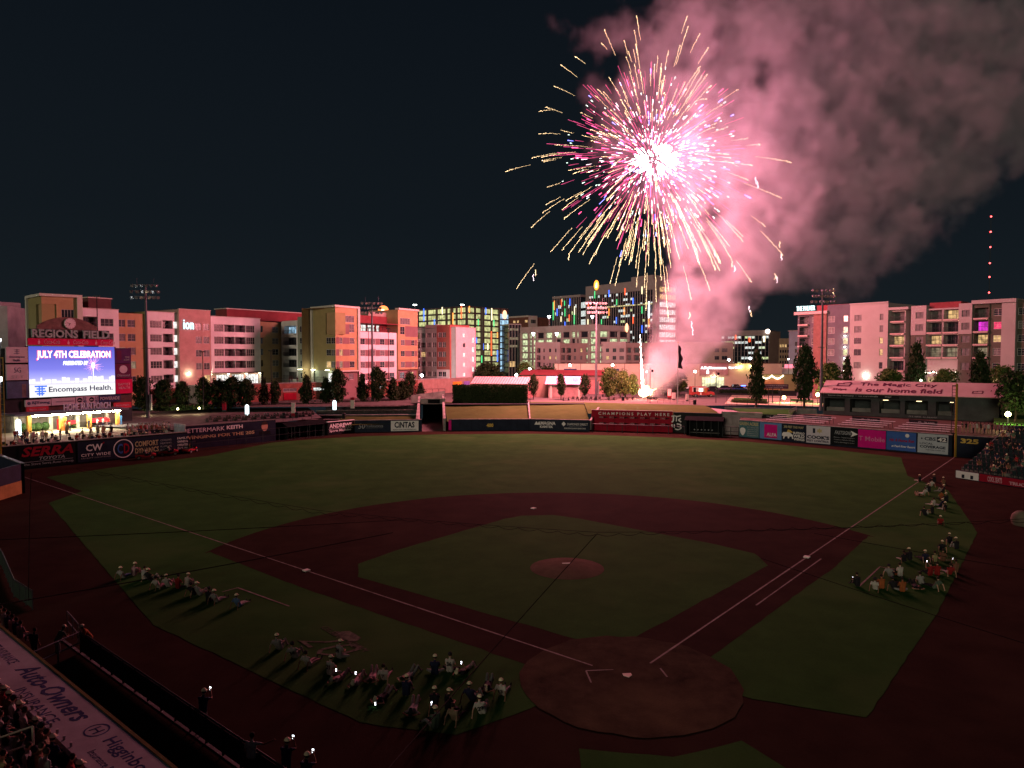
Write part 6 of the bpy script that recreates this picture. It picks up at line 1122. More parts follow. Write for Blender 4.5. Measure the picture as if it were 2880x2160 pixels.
for a in ((2321,2378),(2393,2452),(2476,2535),(2548,2613),(2636,2685)): MB().box(F.u(a[0])+.2, F.u(a[1])-.2, 4.3, 5.1, -1.6, -1.2).build('bar_counter', CONCD, t, F.M)
text(F, t, "IT'S TIME, ALABAMA", F.u(2560), F.u(2640), 3.75, 4.05, GREYP, .03)
# strip boards on the terraces in front
for pa, pb, d, z, lb in ((2090,2215,142,3.5,'dark strip board at the foot of the lawn bank'),(2262,2340,138,3.6,'dark strip board left of the pavilion bar'),(2400,2478,134,3.6,'dark strip board under the pavilion openings'),(2560,2640,127,3.7,'dark strip board behind the last bleacher')):
    F2 = Frame.px(pa, d, pb, d-4.5); q_ = thing('strip_board', F2.o, lb, 'sign board'); MB().box(0, F2.L, z, z+.75, -.15, 0).build('panel', BLACKP, q_, F2.M); text(F2, q_, "IT'S", F2.L*.35, F2.L*.45, z+.2, z+.5, GREYP, .02); text(F2, q_, 'TIME, ALABAMA', F2.L*.55, F2.L*.92, z+.2, z+.5, GREYP, .02)
MB().poly([tuple(p_[:2]) + (3.5,) for p_ in (RFF.M @ Vector((0,0,-.5)), RFF.M @ Vector((RFF.L+6,0,-.5)), XY(3000,105), XY(3000,140), XY(2317,149), XY(2080,150))]).build('right_terrace', mat('terrace_red', (.10,.07,.06), amt=.25), kind='structure')
rwall(XY(2040,156), XY(2300,150), 3.4, 4.5, .3, 'low dark kerb wall at the edge of the lit lawn', CONCD)
bank('lawn_bank', (tuple(XY(2095,143)[:2]), tuple(XY(2225,139)[:2])), (tuple(XY(2060,154)[:2]), tuple(XY(2240,150)[:2])), 3.55, 4.4, GRASS, 6)
fence('street_fence', XY(2045,164), XY(2320,156), 2.0, 2.2, 'open black railing between plaza and lit lawn', z0=4.4, rails=(1,.5,.08), r=.04)
fence('stair_rail', XY(2222,141), XY(2243,150), 1.1, 1.5, 'sloping pale stair rail beside the lawn bank', z0=3.9, m=RAIL, rails=(1,.5))
fence('lot_fence', XY(1990,216), XY(2200,212), 1.6, 3.0, 'thin fence and hedge line in front of parked cars', z0=4.4, rails=(1,.5), r=.04)
F2 = Frame.px(2025, 217, 2190, 213); q_ = thing('hedge', F2.o + Vector((0,0,4.4)), 'low dark hedge in front of the parked cars', 'hedge'); mb = MB(); qq = random.Random(4)
for i in range(1500):
    c = Vector((qq.uniform(0,F2.L), qq.uniform(4.4,5.5), qq.gauss(0,.3))); e1 = Vector((qq.gauss(0,1),qq.gauss(0,1),qq.gauss(0,1))).normalized()*.2; e2 = e1.cross(Vector((qq.gauss(0,1),qq.gauss(0,1),1))).normalized()*.16; mb.quad(c-e1,c-e2,c+e1,c+e2)
o = mb.build('hedge_leaves', LEAF, q_, F2.M); o['kind'] = 'stuff'
# hoarding on two posts (the cut-out figure on top is left out)
F2 = Frame.px(2143, 170, 2219, 168.5); q_ = thing('hoarding', F2.o + Vector((0,0,4.2)), 'dark lettered hoarding on tall posts before the ochre wall', 'sign'); MB().box(0, F2.L, 7.9, 9.0, -.2, 0).build('panel', mat('hoarding_dark', (.05,.025,.05)), q_, F2.M)
text(F2, q_, 'BIRMINGHAM RUG & LINOLEUM CO.', .2, F2.L-.2, 8.5, 8.8, GREYP, .02); text(F2, q_, 'FLOORS SINCE 1946', 1.0, F2.L-1.2, 8.1, 8.3, GREYP, .02)
for x in (F2.L*.27, F2.L*.42, F2.L*.72): MB().box(x-.09, x+.09, 4.2, 7.9, -.2, -.05).build('post', STEEL, q_, F2.M)
# bleachers
BEN = mat('bench_aluminium', (.70,.68,.76), rough=.5, amt=.08)
for (pa, pb), lb in (((2148,2312),'first aluminium bleacher behind the GREEN ACRES board'),((2352,2480),'middle aluminium bleacher behind the magenta board'),((2512,2668),'last aluminium bleacher behind the pale CBS board')):
    F = RFF; t = thing('bleacher', F.M @ Vector((F.u(pa),3.5,-2)), lb, 'bleacher')
    for j in range(4):
        o_ = -1.2-.85*j; z = 3.75+.27*j; u0, u1 = F.u(pa)+.35*j, F.u(pb)+.35*j; MB().box(u0, u1, z, z+.05, o_-.28, o_).build('bench_plank', BEN, t, F.M)
        for k_ in range(5): x = u0+.4+(u1-u0-.8)*k_/4; MB().box(x-.03, x+.03, 3.5, z, o_-.16, o_-.12).build('leg', STEEL, t, F.M)
# ================================================================== stands at the right field line
f0 = Vector((56.6,52.2,0)); f1 = Vector((59.5,44.6,0)); dv = (f1-f0).normalized(); nb_ = Vector((-dv.y, dv.x, 0))
ST = Frame(f0, f0 + dv*26); F = ST
t = thing('grandstand', f0 + dv*6 + nb_*5, 'dark sloping grandstand of small seats at the right field line', 'grandstand')
for i in range(12): MB().box(0, 24, .0, .95+.40*i, -.3-.9*(i+1), -.3-.9*i).build('tier', CONCD if i % 2 else TERR, t, F.M)
sgt = thing('stand_wall', f0, 'low front wall with a pale panel and a red panel of lettering', 'wall'); MB().box(0, 24, 0, 1.05, -.28, 0).build('wall_panel', NAVY, sgt, F.M)
MB().box(.05, 2.9, .08, 1.0, .004, .04).build('pale_panel', WHITEP, sgt, F.M); MB().box(3.0, 9.5, .08, 1.0, .004, .04).build('red_panel', REDP, sgt, F.M); text(F, sgt, 'COOL SEATS', 4.0, 5.7, .2, .85, MATS['pink_script'], .05, .02); text(F, sgt, 'TRUCKS', 6.5, 9.0, .2, .6, MATS['pink_script'], .05, .04)
for x in (.8, 1.9): MB().box(x, x+.35, .15, .6, .04, .06).build('printed_mark', NAVY, sgt, F.M)
RSPOT = []; sang = math.atan2(F.n.y, F.n.x) - math.pi/2
for i in range(12):
    for k_ in range(18):
        P_ = F.M @ Vector((.9 + k_*.58 + (.6 if k_ > 8 else 0), .95+.40*i, -.55-.9*i)); put('seat', SEAT, t, TRS(P_, sang)); RSPOT.append(P_)
MB().tube((0,.2,-.4),(0,6.2,-11.0),.07,.07,6).build('side_rail', RAIL, t, F.M)
q_ = put('covered_mound', MB().ball((0,0,.6),.9,10,6,1.1).mesh('covered_mound', mat('tarp', (.16,.13,.10), amt=.3), True), None, TRS(g(2872,1478), .4, (.7,1.0,.9)), label='pale tarp covered bundle at the edge of the stands', cat='tarp')
# stands and pads at the left line
SL = Frame(tuple(g(-40,1420)[:2]), tuple(g(62,1388)[:2])); F = SL; t = thing('stand_wall', F.o, 'dark side wall with a yellow pad at the left field line', 'wall'); MB().box(0, F.L, 0, 1.5, -.4, 0).build('yellow_pad', mat('pad_yellow', (.30,.18,.06), amt=.25), t, F.M); MB().box(0, F.L, 1.5, 3.4, -.4, -.02).build('wall_panel', NAVY, t, F.M)
F = Frame(tuple(g(62,1388)[:2]), tuple((g(62,1388) + Vector((-11,12,0)))[:2])); MB().box(0, F.L, 0, 3.4, .0, .3).build('return_wall', NAVY, t, F.M); MB().box(0, F.L, 3.4, 3.5, -.05, .35).build('cap', RAIL, t, F.M)
# ================================================================== vehicles and furniture
TYRE = mat('tyre', (.012,.012,.013), rough=.9); RIM = mat('rim', (.35,.35,.37), rough=.3, metal=.8); CGL = mat('car_glass', (.02,.025,.03), rough=.08, spec=.7)
def wheel(t, M, x, y, r=.33, w=.22):
    o = MB().tube((0,-w/2,0),(0,w/2,0),r,r,16).build('wheel', TYRE, t, M @ Matrix.Translation((x,y,r))); sub('rim', MB().tube((0,-w/2-.012,0),(0,w/2+.012,0),r*.62,r*.62,12).mesh('rim', RIM), o)
def loft(mb, secs):                           # secs: list of (x, [(y,z)...]) closed rings
    n = len(secs[0][1]); vs = []
    for x, pr in secs: vs += [(x,y,z) for y, z in pr]
    fs = [(i*n+k_, i*n+(k_+1) % n, (i+1)*n+(k_+1) % n, (i+1)*n+k_) for i in range(len(secs)-1) for k_ in range(n)]
    fs += [tuple(range(n))[::-1], tuple(range((len(secs)-1)*n, len(secs)*n))]; mb.add(vs, fs); return mb
def ringr(hw, z0, z1, c=.12): return [(-hw+c,z0),(hw-c,z0),(hw,z0+c),(hw,z1-c),(hw-c,z1),(-hw+c,z1),(-hw,z1-c),(-hw,z0+c)]
def car(loc, rz, paint, label, suv=0.0, lights=None):
    t = thing('parked_car', loc, label, 'car', 'cars parked before the shop building', rz); M = t.matrix_basis; h = 1.42+suv
    loft(MB(), [(-2.2,ringr(.78,.35,.80)),(-2.05,ringr(.86,.28,.92)),(-1.0,ringr(.90,.24,.96)),(.8,ringr(.90,.24,.95)),(1.9,ringr(.86,.26,.80)),(2.2,ringr(.76,.34,.68))]).build('body', paint, t, M, smooth=False)
    loft(MB(), [(-1.75,ringr(.72,.90,.98,.03)),(-1.2,ringr(.70,.90,h-.06,.10)),(-.2,ringr(.68,.90,h,.10)),(.45,ringr(.68,.90,h-.05,.10)),(1.15,ringr(.74,.88,.95,.02))]).build('cabin_glass', CGL, t, M)
    loft(MB(), [(-1.15,ringr(.66,h-.05,h+.0,.02)),(-.2,ringr(.66,h-.02,h+.04,.02)),(.4,ringr(.64,h-.05,h+.0,.02))]).build('roof', paint, t, M)
    for x in (-1.35,1.35):
        for y in (-.80,.80): wheel(t, M, x, y)
    for y in (-.6,.6): MB().box(2.16,2.23,y-.14,y+.14,.52,.66).build('headlight', lights or RIM, t, M); MB().box(-2.23,-2.16,y-.14,y+.14,.60,.74).build('tail_light', REDP, t, M)
WPAINT = mat('paint_white', (.65,.66,.68), rough=.25, amt=.03); DPAINT = mat('paint_dark', (.03,.032,.04), rough=.2, amt=.05); MPAINT = mat('paint_mauve', (.14,.11,.20), rough=.25, amt=.05); BPAINT = mat('paint_blue', (.03,.06,.22), rough=.2, amt=.05)
BLS = glow('blue_beacon', (.05,.15,1), 9)
for px, d, m, sv_, lb in ((1925,238,WPAINT,0,'small pale car beside the bushy tree'),(2003,232,DPAINT,0,'dark saloon in front of the lit entrance'),(2042,231,MPAINT,.2,'mauve hatchback left of the blue police light'),(2072,238,DPAINT,.35,'dark estate car behind the blue car'),(2082,229,BPAINT,.1,'blue police car with lit blue beacon'),(2112,232,WPAINT,.1,'white car half hidden by the tall dark tree')):
    p = XY(px, d); car((p.x,p.y,4.42), R(8 if px != 2003 else 188), m, lb, sv_, glow('headlamp', (1,.95,.9), 6) if px in (2082,2112) else None)
p = XY(2092,228.5); t = thing('police_beacon', (p.x,p.y,5.9), 'blue glowing beacon bar on the police car roof', 'beacon'); MB().box(-.7,.7,-.15,.15,.1,.32).build('lit_bar', BLS, t, t.matrix_basis); MB().box(-.75,.75,-.18,.18,0,.1).build('mount', STEEL, t, t.matrix_basis)
# food truck
p = XY(1975,196); t = thing('food_truck', (p.x,p.y,4.42), 'red and white food truck with open serving hatch on the plaza', 'truck', None, R(-6)); M = t.matrix_basis; TR = mat('truck_red', (.45,.06,.06), rough=.3); TW = mat('truck_white', (.62,.55,.55), rough=.35)
loft(MB(), [(-3.3,ringr(1.05,.55,2.75)),(-3.0,ringr(1.12,.5,2.9)),(1.0,ringr(1.12,.5,2.9)),(1.5,ringr(1.1,.5,2.5)),(2.1,ringr(1.05,.5,1.55)),(3.1,ringr(1.0,.5,1.3)),(3.3,ringr(.92,.55,1.05))]).build('body', TR, t, M)
MB().box(-2.9,1.0,-1.15,-1.122,1.5,2.75).build('side_panel', TW, t, M); MB().box(-1.1,.0,-1.18,-1.152,1.5,2.4).build('serving_hatch', glow('hatch', (1,.9,.7), 3), t, M); MB().box(-2.6,-1.9,-1.18,-1.152,1.3,2.6).build('door', BLACKP, t, M); MB().box(.4,1.0,-1.18,-1.152,1.2,2.5).build('menu_panel', mat('menu_orange', (.6,.25,.08)), t, M); MB().box(1.3,1.9,-1.11,-1.08,1.5,2.1).build('side_window', CGL, t, M); MB().box(-1.2,.2,-1.9,-1.18,2.42,2.47).build('hatch_awning', TW, t, M)
for x in (-2.0,2.2):
    for y in (-1.0,1.0): wheel(t, M, x, y, .42, .25)
for y in (-.7,.7): MB().box(3.28,3.34,y-.16,y+.16,.75,.95).build('headlight', RIM, t, M)
# flat trailer by the jet
p = g(1838,1123,4.45); t = thing('flatbed_trailer', (p.x,p.y,4.42), 'low dark flatbed trailer beside the firework jet', 'trailer'); M = t.matrix_basis; MB().box(-3.2,3.0,-.9,.9,.55,.68).build('bed', STEEL, t, M); MB().box(3.0,4.6,-.07,.07,.45,.58).build('drawbar', STEEL, t, M)
for x in (-.6,.3):
    for y in (-.95,.95): wheel(t, M, x, y, .34, .2)
# tables, benches, chairs, bins
WOODD = mat('table_dark', (.08,.06,.06), amt=.3)
tt = MB(); tt.box(-.95,.95,-.36,.36,.72,.77)
def picnic(loc, rz, label, group):
    t = thing('picnic_table', loc, label, 'table', group, rz); M = t.matrix_basis
    if 'm' not in picnic.__dict__:
        picnic.m = (tt.mesh('table_top', WOODD), MB().box(-.95,.95,-.14,.14,.43,.47).mesh('bench', WOODD), MB().box(-.05,.05,-.62,.62,0,.42).box(-.05,.05,-.3,.3,.42,.72).mesh('leg', STEEL))
    a, b, c = picnic.m; sub('table_top', a, t); sub('bench', b, t, Matrix.Translation((0,-.66,0))); sub('bench', b, t, Matrix.Translation((0,.66,0))); sub('leg', c, t, Matrix.Translation((-.7,0,0))); sub('leg', c, t, Matrix.Translation((.7,0,0)))
for i in range(22):
    px = 590 + (i % 11)*27 + (i//11)*9; d = 133.5 + (i % 11)*1.2 + (i//11)*4.5; p = XY(px, d); picnic((p.x,p.y,3.32), R(38), 'dark picnic table in the rows above the bank wall', 'picnic tables on the terrace')
for i in range(20):
    j, k_ = divmod(i, 10); x = -34.5 + k_*1.9; y, z = ((127.2,2.62),(130.2,3.42))[j]
    t = thing('terrace_chair_table', (x,y,z), ['dark bar table on the middle terrace step','dark bar table on the upper terrace step'][j], 'table', 'bar tables on the terraces'); MB().box(-.7,.7,-.3,.3,1.0,1.05).build('table_top', WOODD, t, t.matrix_basis); MB().tube((0,0,0),(0,0,1.0),.05,.05,6).build('leg', STEEL, t, t.matrix_basis); MB().box(-.5,-.15,-.85,-.5,.6,.66).build('stool_seat', STEEL, t, t.matrix_basis); MB().box(.15,.5,-.85,-.5,.6,.66).build('stool_seat', STEEL, t, t.matrix_basis)
for i in range(7):
    p = XY(1612 + i*12.5, 180.5); t = thing('slatted_chair', (p.x,p.y,4.42), 'dark low slatted garden chair in the row by the light mast', 'chair', 'garden chairs on the plaza', R(170+7*(i % 3))); M = t.matrix_basis; MB().box(-.3,.3,-.25,.35,.32,.37).build('seat', WOODD, t, M)
    for k_ in range(4): MB().add([(-.3+.16*k_,.34,.36),(-.17+.16*k_,.34,.36),(-.17+.16*k_,.62,1.0),(-.3+.16*k_,.62,1.0),(-.3+.16*k_,.38,.36),(-.17+.16*k_,.38,.36),(-.17+.16*k_,.66,1.0),(-.3+.16*k_,.66,1.0)], [(0,1,2,3),(5,4,7,6),(1,5,6,2),(4,0,3,7),(3,2,6,7)]).build('back_slat', WOODD, t, M)
    for x in (-.33,.27): MB().box(x,x+.06,-.3,.4,0,.55).build('side_frame', WOODD, t, M)
for px, d, lb in ((1592,180,'dark plaza table before the kiosk shutter'),(1720,181,'dark plaza table under the broad tan tree'),(1772,183,'dark plaza table closest to the jet'),(1752,196,'dark plaza table in front of the shed'),(1703,196,'dark plaza table behind the broad tan tree')):
    p = XY(px, d); picnic((p.x,p.y,4.42), R(5), lb, 'plaza tables')
for px, d, lb in ((1753,179,'black bin on the plaza before the jet'),(1955,165,'black bin at the head of the right stair'),(797,141,'black bin at the left end of the terraces'),(833,142,'black bin beside the pale pink panel'),(965,140,'dark cabinet at the terrace steps')):
    p = XY(px, d); t = thing('litter_bin', (p.x,p.y,4.42 if px > 1000 else 3.35), lb, 'bin'); M = t.matrix_basis; MB().tube((0,0,0),(0,0,1.0),.34,.38,10).build('drum', BLACKP, t, M); MB().tube((0,0,1.0),(0,0,1.12),.4,.3,10).build('lid', STEEL, t, M)
for px, d, z, h, w, m, lb in ((823,142,3.4,3.0,.75,'white_panel','tall pale panel with red foot on the terrace'),(990,150,4.4,2.6,.8,'red_panel','pale post panel with red top under the tower'),(1884,185,4.4,2.7,.9,'white_panel','tall lit white board behind the trailer'),(1896,182,4.4,1.9,.9,'pink','short white board beside the flagpole'),(1934,178,4.4,1.8,.7,'pink','short white board right of the flagpole'),(628,148,4.2,1.6,.8,'redc','small red sign above the shrub row')):
    p = XY(px, d); t = thing('standing_board', (p.x,p.y,z), lb, 'sign'); M = t.matrix_basis; MB().box(-w/2,w/2,-.08,.08,.25,h).build('panel', REDP if m == 'redc' else mat('board_white', (.62,.52,.50)), t, M); MB().box(-w/2+.05,w/2-.05,-.15,.15,0,.25).build('foot', STEEL, t, M)
    if m in ('white_panel','red_panel'): z0_, z1_ = ((.26,.9) if m == 'white_panel' else (h-.6,h-.02)); MB().box(-w/2-.004,w/2+.004,-.09,.09,z0_,z1_).build('red_band', REDP, t, M)
fence('plaza_rail', XY(1850,172), XY(1960,166), 1.1, 1.8, 'thin rail along the brow of the bank behind the champions wall', z0=4.4, rails=(1.0,.5), r=.03)
fence('plaza_barrier', XY(1740,200), XY(1845,198), 2.4, 2.4, 'black wire barrier behind the tan trees', z0=4.4, rails=(1.0,), r=.04)
fence('plaza_barrier', XY(1845,198), XY(1970,190), 2.4, 2.6, 'black wire barrier between trailer and food truck', z0=4.4, rails=(1.0,.1), r=.04)
fence('terrace_edge_rail', (-47.5,97.5), (-34.0,110.6), 1.0, 2.0, 'dark rail at the front of the picnic tables', z0=3.35, rails=(1.0,.5), r=.035)
# groundskeepers' carts
CART = mat('cart_red', (.32,.02,.03), rough=.4)
CARTS = []
for px, py, rz, lb in ((410,1291,20,'red utility cart nearest the round emblem board'),(474,1281,22,'red utility cart with white load by the wall end'),(534,1273,80,'red utility cart parked nose on by the bullpen fence')):
    p = g(px, py); t = thing('utility_cart', (p.x,p.y,0), lb, 'cart', None, R(rz)); M = t.matrix_basis; CARTS.append(p)
    loft(MB(), [(-1.4,ringr(.62,.35,.75,.06)),(-.2,ringr(.62,.35,.75,.06)),(-.1,ringr(.62,.35,.55,.05)),(.7,ringr(.60,.35,.55,.05)),(.85,ringr(.58,.35,.95,.08)),(1.4,ringr(.5,.4,.75,.08))]).build('body', CART, t, M)
    MB().box(-1.4,-.25,-.62,.62,.76,.80).build('cargo_bed', STEEL, t, M); MB().box(-.15,.35,-.55,.55,.56,.80).build('seat', BLACKP, t, M); MB().box(-.22,-.14,-.55,.55,.80,1.25).build('seat_back', BLACKP, t, M)
    for x in (-.9,.95):
        for y in (-.6,.6): wheel(t, M, x, y, .29, .24)
    mb = MB()
    for y in (-.58,.58): mb.tube((-.2,y,.8),(-.15,y,1.85),.03,.03,5); mb.tube((-.15,y,1.85),(.75,y,1.8),.03,.03,5); mb.tube((.75,y,1.8),(1.0,y,.9),.03,.03,5)
    mb.tube((-.15,-.58,1.85),(-.15,.58,1.85),.03,.03,5); o = mb.build('roll_bar', STEEL, t, M); MB().tube((.72,0,.9),(.6,0,1.05),.16,.16,10).build('steering_wheel', BLACKP, t, M)
# ================================================================== people
SKIN = [mat('skin_a', (.36,.20,.14), amt=.08), mat('skin_b', (.20,.105,.07), amt=.08), mat('skin_c', (.50,.30,.22), amt=.08)]
HAIR = mat('hair', (.025,.018,.014), rough=.7); SHOE = mat('shoe', (.05,.05,.055)); CAPC = mat('cap_cream', (.78,.70,.48), amt=.06, rough=.7); CAPD = mat('cap_dark', (.03,.03,.04))
CL = {n_: mat('cloth_' + n_, c, amt=.18, scale=5, bump=.2, bscale=14) for n_, c in dict(white=(.46,.44,.40), grey=(.27,.27,.26), black=(.018,.018,.022), navy=(.02,.025,.06), red=(.24,.02,.02), orange=(.30,.09,.03), tan=(.26,.20,.13), pink=(.36,.22,.24), blue=(.08,.15,.28), brown=(.16,.08,.05), green=(.10,.14,.10), yellow=(.34,.32,.16)).items()}
def person_pose(name, J, head_dir=(0,1,.15), bulk=1.0):
    """one continuous body: overlapping tapered volumes along the joints fused by a voxel remesh.
    regions: 0 shirt, 1 trousers, 2 skin, 3 shoes, 4 hair"""
    mb = MB(); bones = []
    def cap(a, b, ra, rb, reg, sx=1.0):
        a = Vector(a); b = Vector(b); bones.append((a, b, reg, (ra+rb)/2)); n = 9
        mb.tube(a, b, ra, rb, n)
        mb.ball(a, ra*1.0, 8, 6); mb.ball(b, rb*1.0, 8, 6)
    P = {k_: Vector(v) for k_, v in J.items()}
    pel, che, nek, hed = P['pelvis'], P['chest'], P['neck'], P['head']
    side = (P['shr']-P['shl']).normalized()
    for s_ in (-1, 1):
        cap(pel + side*.075*s_, pel.lerp(che,.5) + side*.065*s_, .115*bulk, .115*bulk, 0); cap(pel.lerp(che,.5) + side*.065*s_, che + side*.085*s_, .115*bulk, .125*bulk, 0)
    cap(che, nek, .12, .06, 0); cap(nek, hed - Vector((0,0,.04)), .055, .06, 2)
    hd = Vector(head_dir).normalized(); hup = (hed-nek).normalized()
    for o_, r_ in ((hup*.05, .098), (hup*.0 + hd*.025, .085), (-hup*.055 + hd*.035, .062)): mb.ball(hed + o_, r_, 10, 7)
    mb.tube(hed + hd*.085 + hup*.02, hed + hd*.125 - hup*.025, .014, .020, 6); mb.ball(hed + hd*.118 - hup*.022, .02, 6, 4)
    hs = hd.cross(hup).normalized()
    for s_ in (-1, 1): mb.ball(hed + hs*.095*s_ + hup*.0, .026, 6, 4)
    bones.append((hed + hup*.055 - hd*.03, hed + hup*.09 - hd*.01, 4, .09)); bones.append((hed + hd*.05 - hup*.06, hed + hd*.06 + hup*.01, 2, .06))
    for s_ in 'lr':
        sh, el, wr = P['sh'+s_], P['el'+s_], P['wr'+s_]; hi, kn, an = P['hi'+s_], P['kn'+s_], P['an'+s_]
        cap(che, sh, .09, .062, 0); cap(sh, sh.lerp(el,.55), .060, .050, 0); cap(sh.lerp(el,.6), el, .043, .038, 2); cap(el, wr, .037, .027, 2)
        d = (wr-el).normalized(); palm = wr + d*.085; q = d.cross(Vector((0,0,1))); q = q.normalized() if q.length > .1 else Vector((1,0,0)); dn = q.cross(d).normalized()
        cap(wr, palm, .03, .034, 2)
        for k_, (o_, l_) in enumerate(((-.030,.058),(-.011,.072),(.010,.068),(.030,.052))):
            f0 = palm + q*o_; f1 = f0 + d*l_*.55 - dn*.006; f2 = f1 + d*l_*.4 - dn*.022; mb.tube(f0, f1, .0105, .010, 5); mb.tube(f1, f2, .010, .009, 5)
        th = wr + d*.03 + q*.03; mb.tube(th, th + d*.045 + q*.028, .012, .010, 5); bones.append((palm, palm + d*.07, 2, .03))
        cap(hi, kn, .088*bulk, .062, 1); cap(kn, an, .060, .042, 1)
        ft = P.get('to'+s_) or an + Vector((0,.16,-.04)); cap(an, ft, .045, .038, 3)
    me = mb.mesh(name, [CL['white']]); ob = bpy.data.objects.new('tmp', me); COL.objects.link(ob)
    m1 = ob.modifiers.new('r', 'REMESH'); m1.mode = 'VOXEL'; m1.voxel_size = .021
    m2 = ob.modifiers.new('s', 'SMOOTH'); m2.factor = .45; m2.iterations = 3
    dg = bpy.context.evaluated_depsgraph_get(); out = bpy.data.meshes.new_from_object(ob.evaluated_get(dg)); bpy.data.objects.remove(ob)
    out.name = 'body'; out.materials.clear()
    for i in range(5): out.materials.append(CL['white'])
    idx = []
    for p in out.polygons:
        c = p.center; best = 1e9; reg = 0
        for a, b, r_, w in bones:
            ab = b-a; t_ = max(0, min(1, (c-a).dot(ab)/max(ab.length_squared,1e-9))); dd = (c-(a+ab*t_)).length - w
            if dd < best: best = dd; reg = r_
        idx.append(reg)
    out.polygons.foreach_set('material_index', idx); out.polygons.foreach_set('use_smooth', [True]*len(idx)); out.update()
    out['head'] = list(hed); out['hd'] = list(hd); out['hup'] = list(hup)
    return dict(me=out, head=hed, hd=hd, hup=hup, che=che, side=side, P=P)
def sym(d, **kw):
    o = dict(d)
    for k_, v in kw.items():
        if k_.endswith('_'): o[k_[:-1]+'l'] = (-v[0], v[1], v[2]); o[k_[:-1]+'r'] = v
        else: o[k_] = v
    return o
# every figure faces +y; ground at z 0
POSE = {}
POSE['lean'] = person_pose('body', sym({}, pelvis=(0,0,.12), chest=(0,-.22,.46), neck=(0,-.26,.62), head=(0,-.25,.78), sh_=(.19,-.25,.56), el_=(.26,-.42,.34), wr_=(.27,-.50,.09), hi_=(.09,.04,.12), kn_=(.13,.46,.16), an_=(.14,.88,.07), to_=(.15,.93,.20)))
POSE['knees'] = person_pose('body', sym({}, pelvis=(0,0,.12), chest=(0,.02,.52), neck=(0,.06,.68), head=(0,.09,.84), sh_=(.18,.05,.60), el_=(.22,.26,.42), wr_=(.06,.44,.44), hi_=(.09,.05,.12), kn_=(.12,.36,.50), an_=(.12,.58,.08), to_=(.13,.74,.04)))
POSE['cross'] = person_pose('body', sym({}, pelvis=(0,0,.12), chest=(0,.0,.54), neck=(0,.02,.70), head=(0,.05,.86), sh_=(.18,.01,.63), el_=(.25,.14,.38), wr_=(.10,.30,.36), hi_=(.10,.05,.12), kn_=(.40,.30,.14), an_=(-.08,.36,.09), to_=(-.18,.42,.06)))
POSE['phone'] = person_pose('body', sym({}, pelvis=(0,0,.12), chest=(0,-.06,.54), neck=(0,-.05,.70), head=(0,-.03,.86), shl=(-.18,-.05,.63), elr=(.24,.14,.56), wrr=(.10,.32,.86), shr=(.18,-.05,.63), ell=(-.24,.14,.56), wrl=(-.06,.32,.84), hi_=(.10,.05,.12), kn_=(.20,.42,.30), an_=(.18,.72,.08), to_=(.19,.86,.06)))
POSE['side'] = person_pose('body', dict(pelvis=(0,0,.12), chest=(-.10,-.16,.48), neck=(-.12,-.18,.64), head=(-.11,-.16,.80), shl=(-.28,-.20,.56), shr=(.07,-.14,.58), ell=(-.38,-.34,.34), wrl=(-.40,-.42,.09), elr=(.18,.06,.42), wrr=(.14,.28,.40), hil=(-.09,.04,.12), hir=(.09,.04,.12), knl=(-.14,.44,.14), anl=(-.16,.86,.07), tol=(-.17,.90,.18), knr=(.16,.36,.46), anr=(.20,.56,.08), tor=(.21,.72,.05)))
POSE['lie'] = person_pose('body', sym({}, pelvis=(0,0,.12), chest=(0,-.42,.14), neck=(0,-.58,.18), head=(0,-.73,.22), sh_=(.18,-.50,.14), el_=(.38,-.62,.10), wr_=(.16,-.80,.12), hi_=(.09,.05,.12), kn_=(.12,.42,.40), an_=(.13,.66,.07), to_=(.14,.80,.05)), head_dir=(0,.6,.8))
POSE['liephone'] = person_pose('body', dict(pelvis=(0,0,.12), chest=(0,-.40,.16), neck=(0,-.56,.22), head=(0,-.70,.28), shl=(-.18,-.48,.16), shr=(.18,-.48,.16), ell=(-.34,-.56,.08), wrl=(-.22,-.74,.12), elr=(.26,-.30,.34), wrr=(.08,-.36,.56), hil=(-.09,.05,.12), hir=(.09,.05,.12), knl=(-.12,.47,.14), anl=(-.13,.88,.07), tol=(-.14,.92,.18), knr=(.14,.40,.42), anr=(.16,.62,.07), tor=(.17,.78,.05)), head_dir=(0,.8,.6))
POSE['seat'] = person_pose('body', sym({}, pelvis=(0,.05,.52), chest=(0,.02,.92), neck=(0,.04,1.08), head=(0,.07,1.24), sh_=(.18,.03,1.0), el_=(.23,.12,.74), wr_=(.14,.34,.66), hi_=(.09,.10,.50), kn_=(.12,.50,.50), an_=(.12,.52,.10), to_=(.13,.66,.05)))
POSE['stand'] = person_pose('body', sym({}, pelvis=(0,0,.95), chest=(0,.0,1.34), neck=(0,.02,1.50), head=(0,.05,1.66), sh_=(.19,0,1.43), el_=(.25,-.02,1.14), wr_=(.25,.08,.90), hi_=(.09,0,.92), kn_=(.10,.03,.50), an_=(.11,-.01,.08), to_=(.13,.14,.04)))
POSE['shoot'] = person_pose('body', sym({}, pelvis=(0,0,.95), chest=(0,.03,1.34), neck=(0,.05,1.50), head=(0,.08,1.66), sh_=(.19,.03,1.43), el_=(.25,.26,1.34), wr_=(.08,.46,1.56), hi_=(.09,0,.92), kn_=(.11,.03,.50), an_=(.12,-.02,.08), to_=(.14,.13,.04)))
POSE['rail'] = person_pose('body', sym({}, pelvis=(0,-.10,.95), chest=(0,.12,1.28), neck=(0,.20,1.42), head=(0,.26,1.56), sh_=(.19,.16,1.36), el_=(.30,.24,1.10), wr_=(.12,.44,1.10), hi_=(.09,-.10,.92), kn_=(.11,-.06,.50), an_=(.12,-.16,.08), to_=(.14,.0,.04)))
